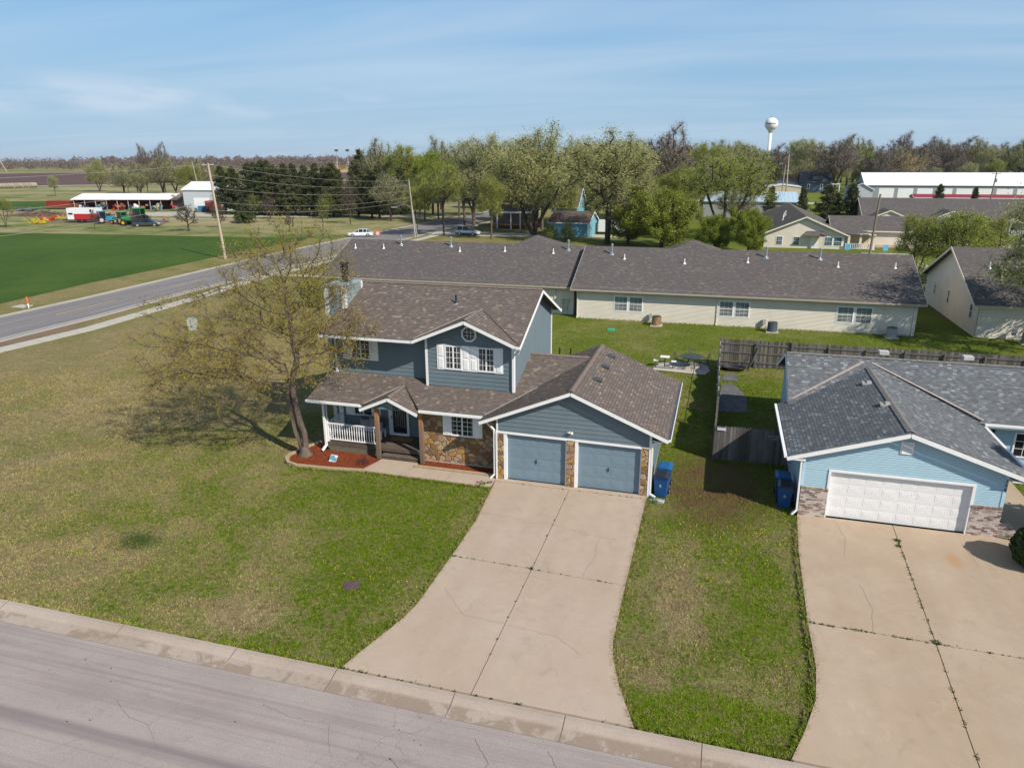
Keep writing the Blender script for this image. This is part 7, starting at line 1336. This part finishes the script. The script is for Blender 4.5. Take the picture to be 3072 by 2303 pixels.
# --- trees one can tell apart
T_ = [('willow', -25.5, 106.5, 19.0, 1.05, 'huge grey green willow with several dark leaning trunks behind the long roof', 0.2), ('oak', -9.6, 95, 17.8, 1.1, 'big tree with thick single trunk and pale top left of the bushy green tree', 1.0), ('vase', -41.8, 101, 13.2, .85, 'tree with upswept dark limbs beside the silver vehicle', 2.0),
 ('elm', -43.2, 122.4, 18.3, 1.1, 'left of two thick trunked elms beyond the silver vehicle', 0.4), ('elm', -38.6, 123.4, 18.8, 1.15, 'right of two thick trunked elms beyond the silver vehicle', 2.4), ('elm_green', -31.2, 97.5, 11.4, .8, 'slim multi stemmed tree in front of the gravel drive left of the willow', 1.1),
 ('maple', -63.9, 150, 16.6, 1.0, 'bright green maple right of the evergreens', 0), ('maple', -55.1, 146, 15.4, .85, 'bright green narrow maple above the end of the county road', 1.3), ('olive_maple', -76, 160, 18.4, 1.1, 'olive green rounded tree above the right half of the windbreak', 2.2), ('greyish', -86.1, 165, 18.4, .9, 'thin grey green tree topping the windbreak at its middle', 1.2), ('olive_bare', -69.5, 170, 19.0, .8, 'airy olive tree standing behind the bright maples', .2),
 ('greyish', -66.5, 130, 10.4, 1.25, 'low wide grey green willow leaning over the end of the farm drive', .5), ('elm_green', -59.5, 134, 11.0, 1.0, 'soft grey green tree between the farm drive and the county road', 1.5), ('vase', -46.9, 99.5, 9.2, .6, 'small leaning tree with split trunk wrapped round the street lamp pole', .8),
 ('mulberry', -.3, 92, 9.8, 1.15, 'dense bushy deep green tree behind the middle of the long cream roof', .3), ('mulberry', -6.2, 96, 6.6, 1.0, 'lower dense green tree left of the tall bushy one', 2.0), ('vase', 9.2, 105, 14.4, 1.15, 'vase shaped olive tree with many dark stems right of the bushy green tree', 0), ('mulberry', 8.2, 90, 6.0, .9, 'dense green bush under the vase shaped tree', 1.2), ('mulberry', 13.2, 88, 7.0, .85, 'round green bush directly left of the cream gable house', .4), ('shrub', -17.4, 99, 3.1, .8, 'leafy shrub in front of the small teal building, right one', .4), ('shrub', -20.5, 99, 2.9, 1.0, 'leafy shrub in front of the small teal building, left one', 1.4),
 ('willow', -21.8, 132, 17.6, .75, 'grey green tree directly behind the willow', 3.1), ('oak', -11.6, 137, 18.4, .85, 'tree with yellow green tufts behind the thick trunked tree', .6), ('bare', -3.6, 150, 20.5, .75, 'bare forked tree whose twigs stand high above the bushy green one', 1.8), ('elm', -14.5, 180, 19, 1.1, 'pale grey green elm between the two big trees of the middle', .9), ('elm_green', 3.4, 172, 17.6, 1.0, 'green hazed elm behind the vase shaped tree', 2.1), ('greyish', 8.6, 212, 18.0, 1.1, 'grey twiggy tree left of the water tower, near the blue metal shed', .4), ('elm_green', 15.6, 205, 17.5, 1.15, 'rounded olive tree just left of the water tower', 1.0), ('maple', -98.5, 190, 15.4, .9, 'green tree peeping over the left half of the windbreak', .2),
 ('bare', 30.6, 322, 18.6, 1.1, 'bare brown tree just right of the water tower column', 1.4), ('elm_green', 42.0, 345, 22, 1.1, 'green hazed tree behind the dark blue house, left of it', .2), ('bare', 52.6, 300, 20.6, 1.3, 'broad bare dark tree right of the dark blue house', 2.6), ('elm', 45.0, 330, 21.5, 1.1, 'grey green tree with long reaching limb behind the dark blue house', 2.2), ('greyish', 61.0, 330, 22.0, 1.0, 'grey tree above the left end of the white roof', .9), ('maple', 69.5, 345, 19.6, .9, 'fresh green tree among bare ones above the white roof', .2), ('beige', 78.0, 305, 17.2, 1.15, 'wide beige blossoming tree above the white storage roof', .5), ('bare', 69.0, 300, 17.0, 1.2, 'bare brown tree left of the wide beige one', .5), ('bare', 93, 345, 19.0, 1.2, 'bare purple brown tree right of the wide beige one', 1.5), ('bare', 100, 420, 25.5, .8, 'tall bare tree standing above the woods over the white roof', 2.5), ('bare', 112, 400, 22.3, 1.3, 'purple brown bare tree near the far grey and white house', .1), ('bare', 130, 415, 22.4, 1.3, 'purple brown bare tree above the far grey and white house', 1.1), ('elm', 121.5, 350, 18.0, 1.1, 'olive tree right of the far grey and white house', 1.9), ('olive_bare', 128, 330, 20.2, 1.35, 'large olive brown tree at the right edge above the white roof', .6), ('elm_green', 115, 320, 12.6, 1.2, 'lower yellow green tree near the right edge above the white roof', 2.6),
 ('right', 31.8, 66, 8.0, .95, 'leafy multi stemmed tree behind the gap of the cream buildings, left of three', .3), ('right', 34.6, 63, 8.6, 1.0, 'leafy tree above the ridge of the right hand cream building, middle of three', 1.8), ('right', 38.4, 67, 7.9, 1.0, 'leafy tree above the right hand cream ridge, rightmost of three', 2.9), ('shrub', 30.4, 60, 3.2, .9, 'dark green shrub at the street behind the gap between the cream buildings', .9), ('shrub', 33.2, 58.5, 3.6, 1.1, 'low leafy shrub against the rear of the right hand cream building', 1.9),
 ('right_grey', 33.9, 31.8, 13.0, 1.1, 'grey green tree at the right edge spreading over the right hand cream roof', 1.2),
 ('willow', -271, 250, 14.4, .75, 'grey green willow with dark trunk left behind the open machine shed', .3), ('greyish', -216, 215, 12.6, 1.25, 'low grey green tree mass behind the middle of the open machine shed', .6), ('greyish', -197, 206, 14.0, 1.25, 'large soft grey green tree behind the right half of the machine shed', 1.7), ('elm_green', -181, 202, 12.6, 1.3, 'rounded willow green tree between the machine shed and the white barn', 2.8), ('elm', -238, 232, 10.6, 1.0, 'low tree with tangled stems behind the left end of the machine shed', 1.4), ('bare', -226, 230, 19.4, .5, 'tall bare tree behind the machine shed, left of a pair', .4), ('bare', -219.5, 233, 20.0, .55, 'tall bare tree behind the machine shed, right of a pair', 2.4), ('elm', -253.9, 210, 8.2, .9, 'small thin tree in the green field at the far left', 1.4), ('vase', -141.5, 94.0, 6.4, .6, 'leafy small tree at the left edge beside the crop field', 1.2),
 ('small_bare', -96.7, 97.2, 5.6, 1.1, 'round bare ornamental tree left of the tall wooden pole', .4), ('small_bare', -95.2, 105.4, 5.0, .8, 'small bare tree directly behind the tall wooden pole', 1.4), ('small_bare', -98.95, 129.5, 5.4, .9, 'small purple brown tree in front of the windbreak', 2.0), ('small_bare', -75.2, 100.8, 3.6, .8, 'smallest bare sapling on the dry lawn by the road', .7), ('sapling', -71.2, 107, 6.4, 1.1, 'thin fresh green sapling on the dry lawn before the cedars', .7), ('small_bare', -71.8, 120, 9.6, .45, 'narrow brown leafless conifer at the right end of the drive', 1.7), ('sapling', -104, 130, 6.0, 1.4, 'light green sapling in front of the left cedars', .1), ('sapling', -84, 131, 6.6, 1.4, 'light green sapling in front of the right cedars', 1.1),
 ('small_bare', -119.6, 96.2, 4.2, .5, 'bare twiggy sapling in front of the red trailer', .9), ('small_bare', -112, 99, 4.2, .4, 'bare twiggy sapling in front of the green tractor', 2.9)]
for k_, x, y, h, w, lab, rz in T_: place(P[k_], (x, y, 0), h, lab, rz=rz, wide=w)
place(P['shrub'], (-29.6, 33.5, 0), 2.9, 'dark shrub at the left end of the long cream building', rz=.5, wide=.9, kind='shrub', cat='shrub')
# --- trees of the town: many alike behind the houses
kinds = ['bare', 'elm', 'greyish', 'elm_green', 'olive_bare', 'bare', 'oak', 'olive_maple']
rr2 = random.Random(44); n_ = 0
def fan(y0, y1, x0, x1, cnt, h0, h1, ks, lab, grp):
    for i in range(cnt):
        y = rr2.uniform(y0, y1); t = (i+rr2.random())/cnt; x = x0+(x1-x0)*t; x = 9.04+(x-9.04)*((y+29)/((y0+y1)/2+29))
        if True:
            dx_ = 1106+1544*math.tan(math.atan2(x-9.04, y+28.8)+.281)/math.cos(.306)*1.0
            if 1622 < dx_ < 1835 and y < 316 and y > 125: continue
            if 1190 < dx_ < 1370 and y < 116: continue
            place(P[rr2.choice(ks)], (x, y, 0), rr2.uniform(h0, h1), lab, grp, rz=rr2.uniform(0, 6.28), wide=rr2.uniform(.9, 1.3))
fan(165, 235, -62, 34, 38, 14.5, 18, ['elm', 'elm_green', 'greyish', 'oak', 'olive_bare'], 'hazy olive tree among many alike behind the middle of the scene', 'trees of the town in the middle')
fan(255, 300, -50, 30, 22, 14.5, 19, kinds, 'soft brown green tree in the crowded belt behind the nearer trees', 'trees of the town farther back')
fan(360, 470, 60, 200, 34, 15.5, 21, ['bare', 'bare', 'bare', 'greyish', 'olive_bare'], 'bare purple brown tree in the wooded belt above the white storage roof', 'bare trees above the storage roof')
fan(300, 345, 30, 120, 16, 9, 14, ['bare', 'elm', 'bare', 'greyish'], 'low bare tree between the far houses and the woods', 'low trees before the far woods')
fan(118, 150, -60, 12, 18, 9, 14.5, ['elm', 'greyish', 'elm_green'], 'soft grey green tree filling the belt beside the county road', 'trees beside the county road')
for i, (x, y, h, k_) in enumerate(((-246, 238, 12, 'greyish'), (-205, 222, 12.5, 'olive_bare'), (-189, 214, 13.5, 'greyish'), (-172, 210, 12, 'elm_green'), (-165, 205, 10.5, 'greyish'), (-223, 214, 10, 'greyish'), (-209, 206, 9.5, 'elm'), (-160, 215, 12, 'bare'))): place(P[k_], (x, y, 0), h, 'soft grey tree in the dense clump behind the machine shed', 'trees behind the machine shed', wide=1.35)
# --- far woods along the horizon (one mass)
rng = np.random.default_rng(99); VV = []; TT = []
def woods(pts, n, h0, h1, depth, per, ls):
    A = np.array(pts, float); seg = np.linalg.norm(np.diff(A, axis=0), axis=1); cum = np.concatenate([[0], np.cumsum(seg)])
    s = rng.random(n)*cum[-1]; x = np.interp(s, cum, A[:, 0]); y = np.interp(s, cum, A[:, 1]); q = rng.random(n)*depth; L = np.hypot(x-9, y+29); x = x+(x-9)/L*q; y = y+(y+29)/L*q; h = rng.uniform(h0, h1, n)
    for xi, yi, hi in zip(x, y, h):
        v = rng.normal(0, 1, (per, 3)); v /= np.linalg.norm(v, axis=1)[:, None]; v *= rng.random((per, 1))**.4; c = np.stack([xi+v[:, 0]*hi*.38, yi+v[:, 1]*hi*.38, hi*(.56+v[:, 2]*.44)], 1); c[:, 2] = np.maximum(c[:, 2], .8)
        e = rng.normal(0, 1, (per, 3)); e /= np.linalg.norm(e, axis=1)[:, None]; f = np.cross(e, rng.normal(0, 1, (per, 3))); f /= np.linalg.norm(f, axis=1)[:, None]; sc = ls*rng.uniform(.5, 1.3, (per, 1)); VV.append(np.stack([c-e*sc, c+f*sc*.45, c+e*sc, c-f*sc*.45], 1).reshape(-1, 3)); tb = rng.random(); TT.append(np.clip(rng.random(per)*.5+tb*.5, 0, 1))
woods([(-1300, 560), (-900, 715), (-770, 745), (-700, 900), (-560, 1050), (-300, 1200), (0, 1300), (400, 1250), (900, 1100)], 900, 13, 19, 120, 170, .95)
woods([(-500, 560), (-380, 700), (-240, 720), (-120, 640), (0, 560)], 230, 12, 17, 60, 170, .8)
woods([(-1600, 1500), (-600, 2100), (600, 2300), (2200, 1900)], 700, 18, 27, 200, 60, 3.0)
woods([(0, 560), (150, 520), (330, 470), (520, 420)], 330, 15, 21, 110, 150, .9)
Vw = np.concatenate(VV); o = bpy.data.objects.new('woodland', npmesh('woodland', Vw, np.arange(len(Vw)).reshape(-1, 4), leafmat('far bare woods', (.085, .062, .060), (.175, .130, .120), .05), np.concatenate(TT))); col.objects.link(o); structure(o, 'stuff')
# ================================================================ grass blades on the near lawns
def inpoly(x, y, P):
    c = np.zeros(len(x), bool); j = len(P)-1
    for i in range(len(P)):
        xi, yi = P[i]; xj, yj = P[j]
        with np.errstate(divide='ignore', invalid='ignore'): t = ((yi > y) != (yj > y)) & (x < (xj-xi)*(y-yi)/(yj-yi+1e-12)+xi)
        c ^= t; j = i
    return c
rng = np.random.default_rng(5)
DRV = [(-.02, 0), (.0, -.36), (.36, -4), (.36, -6.9), (.33, -10.0), (.2, -10.9), (-.12, -12.0), (-.35, -12.75), (-.57, -13.6), (7.9, -13.6), (7.3, -12.1), (7.0, -11.1), (6.84, -10.2), (6.84, 0)]
NDR = [(12.97, .1), (12.74, -3), (12.64, -7.6), (12.67, -9.8), (12.52, -11.2), (12.15, -12.4), (11.7, -13.6), (22.5, -13.6), (22.6, -3), (21.5, .1)]
BED = [(-6.2, -.9), (-7.9, -1.15), (-9.75, -1.27), (-10.4, -1.05), (-10.75, -.65), (-10.88, -.15), (-10.7, .7), (-10.2, 1.9), (-9.4, 1.9), (-9.4, 10), (.2, 10), (.2, 8), (6.95, 8), (6.95, 0), (0, -.95), (-6.5, -.92)]
NHS = [(12.95, 0), (12.95, 6), (13.1, 14), (34, 14), (34, -1), (20, 0)]
def blades(x0, x1, y0, y1, dens, h, w):
    n = int((x1-x0)*(y1-y0)*dens); x = rng.uniform(x0, x1, n); y = rng.uniform(y0, y1, n); k_ = ~(inpoly(x, y, DRV) | inpoly(x, y, NDR) | inpoly(x, y, BED) | inpoly(x, y, NHS)); k_ &= ~((x > 5.2) & (x < 9.1) & (y > 19.6) & (y < 22.4)); x, y = x[k_], y[k_]
    pt = np.sin(x*1.7+2*np.sin(y*.9))+np.sin(y*2.3+1.5*np.sin(x*1.1)); k_ = rng.random(len(x)) < .62+.19*pt; x, y = x[k_], y[k_]; n = len(x); a = rng.random(n)*6.283; hh = h*rng.uniform(.5, 1.3, n); lean = rng.uniform(.2, 1.1, n)*hh; b = rng.random(n)*6.283; ww = w*rng.uniform(.6, 1.2, n)
    V = np.stack([np.stack([x-np.cos(a)*ww, y-np.sin(a)*ww, np.zeros(n)], 1), np.stack([x+np.cos(a)*ww, y+np.sin(a)*ww, np.zeros(n)], 1), np.stack([x+np.cos(b)*lean, y+np.sin(b)*lean, hh], 1)], 1); return V.reshape(-1, 3)
parts_ = [blades(-22, 13.2, -13.52, 2, 520, .06, .013), blades(-46, -22, -12, 8, 110, .07, .02), blades(-36, -9.4, 2, 24, 110, .07, .018), blades(6.9, 13.2, 0, 23, 260, .06, .014), blades(-4, 30, 8, 35, 90, .07, .02)]
def edge(pts, dens, sgn, h=.11):
    for a, b in zip(pts, pts[1:]):
        a, b = np.array(a), np.array(b); L = np.linalg.norm(b-a); n = int(L*dens); t = rng.random((n, 1)); nn = np.array([-(b-a)[1], (b-a)[0]])/L*sgn; lump = .05*np.sin(t*L*5+rng.random()*6)*np.sin(t*L*13); q = a+(b-a)*t+nn*(rng.normal(.03, .045, (n, 1))+lump); d = rng.random(n)*6.283; hh = h*rng.uniform(.5, 1.3, n); w = .016; e = rng.random(n)*6.283; z = np.full(n, .02)
        parts_.append(np.stack([np.stack([q[:, 0]-np.cos(d)*w, q[:, 1]-np.sin(d)*w, z], 1), np.stack([q[:, 0]+np.cos(d)*w, q[:, 1]+np.sin(d)*w, z], 1), np.stack([q[:, 0]+np.cos(e)*hh*.8, q[:, 1]+np.sin(e)*hh*.8, hh+.02], 1)], 1).reshape(-1, 3))
edge([(.02, -.9), (.36, -4), (.37, -6.9), (.33, -10.0), (.2, -10.9), (-.12, -12.0), (-.55, -13.5)], 420, -1); edge([(6.85, 0), (6.84, -10.2), (7.0, -11.1), (7.3, -12.1), (7.9, -13.52)], 420, 1); edge([(12.97, -.3), (12.76, -3), (12.65, -7.6), (12.66, -9.8), (12.5, -11.2), (12.13, -12.4), (11.7, -13.52)], 420, -1)
edge([(-24, -13.5), (-.6, -13.5)], 260, 1, .09); edge([(7.9, -13.5), (11.7, -13.5)], 300, 1, .09); edge([(-6.5, -.92), (-.1, -.98)], 300, -1, .08); edge([(-6.5, -.95), (-7.9, -1.2), (-9.8, -1.32), (-10.9, -.6), (-10.9, .3)], 200, 1, .09); edge([(6.96, .4), (6.98, 7.8)], 260, -1, .13); edge([(9.5, 4.85), (12.9, 4.95)], 200, -1, .14); edge([(-3.2, 35.3), (25, 35.3)], 60, -1, .12)
V = np.concatenate(parts_); nf = len(V)//3; o = bpy.data.objects.new('grass', npmesh('grass', V, np.arange(nf*3).reshape(-1, 3), blade_m, rng.random(nf))); col.objects.link(o); structure(o, 'stuff')
# dandelions
m = MB(); random.seed(17)
def dand(cx, cy, r, n):
    for _ in range(n): x, y = random.gauss(cx, r), random.gauss(cy, r*.6); s = random.uniform(.012, .024); z = random.uniform(.05, .08); m.face([(x+s*math.cos(q*1.047), y+s*math.sin(q*1.047), z) for q in range(6)]); m.face([(x-.004, y, 0), (x+.004, y, 0), (x, y, z)])
for a in ((9.6, -2.6, .9, 40), (9.3, -6.0, .8, 26), (10.4, -4.2, 1.0, 24), (8.4, -4.4, .6, 22), (9.7, -10.2, 1.3, 16), (11.3, -2.0, .6, 26), (-13.5, -10.2, .9, 36), (-11.5, -9.8, .6, 24), (-18, -8.7, .7, 20), (-16, -9, .8, 20), (-1.5, -8.8, .6, 18), (-3.4, -8.7, .4, 12), (8.6, 24, 3, 60), (2, 27, 5, 60), (-2, -4, 3, 14), (-24, 20, 3, 60)): dand(*a)
structure(m.build('dandelions', plain('dandelion yellow', (.80, .56, .02), .8, var=.1)), 'stuff')
# ================================================================ thin spring haze over the plain
m = MB(); m.box(-7200, -3100, -1.0, 7200, 9100, 62.0); hz_ = m.build('haze', bpy.data.materials.new('haze')); structure(hz_, 'stuff'); hm_ = hz_.data.materials[0]; hm_.use_nodes = True; hm_.node_tree.nodes.clear()
pv = hm_.node_tree.nodes.new('ShaderNodeVolumePrincipled'); pv.inputs['Color'].default_value = (.82, .88, 1.0, 1); pv.inputs['Density'].default_value = 0.00006; pv.inputs['Anisotropy'].default_value = 0.1
oh = hm_.node_tree.nodes.new('ShaderNodeOutputMaterial'); hm_.node_tree.links.new(pv.outputs[0], oh.inputs['Volume'])
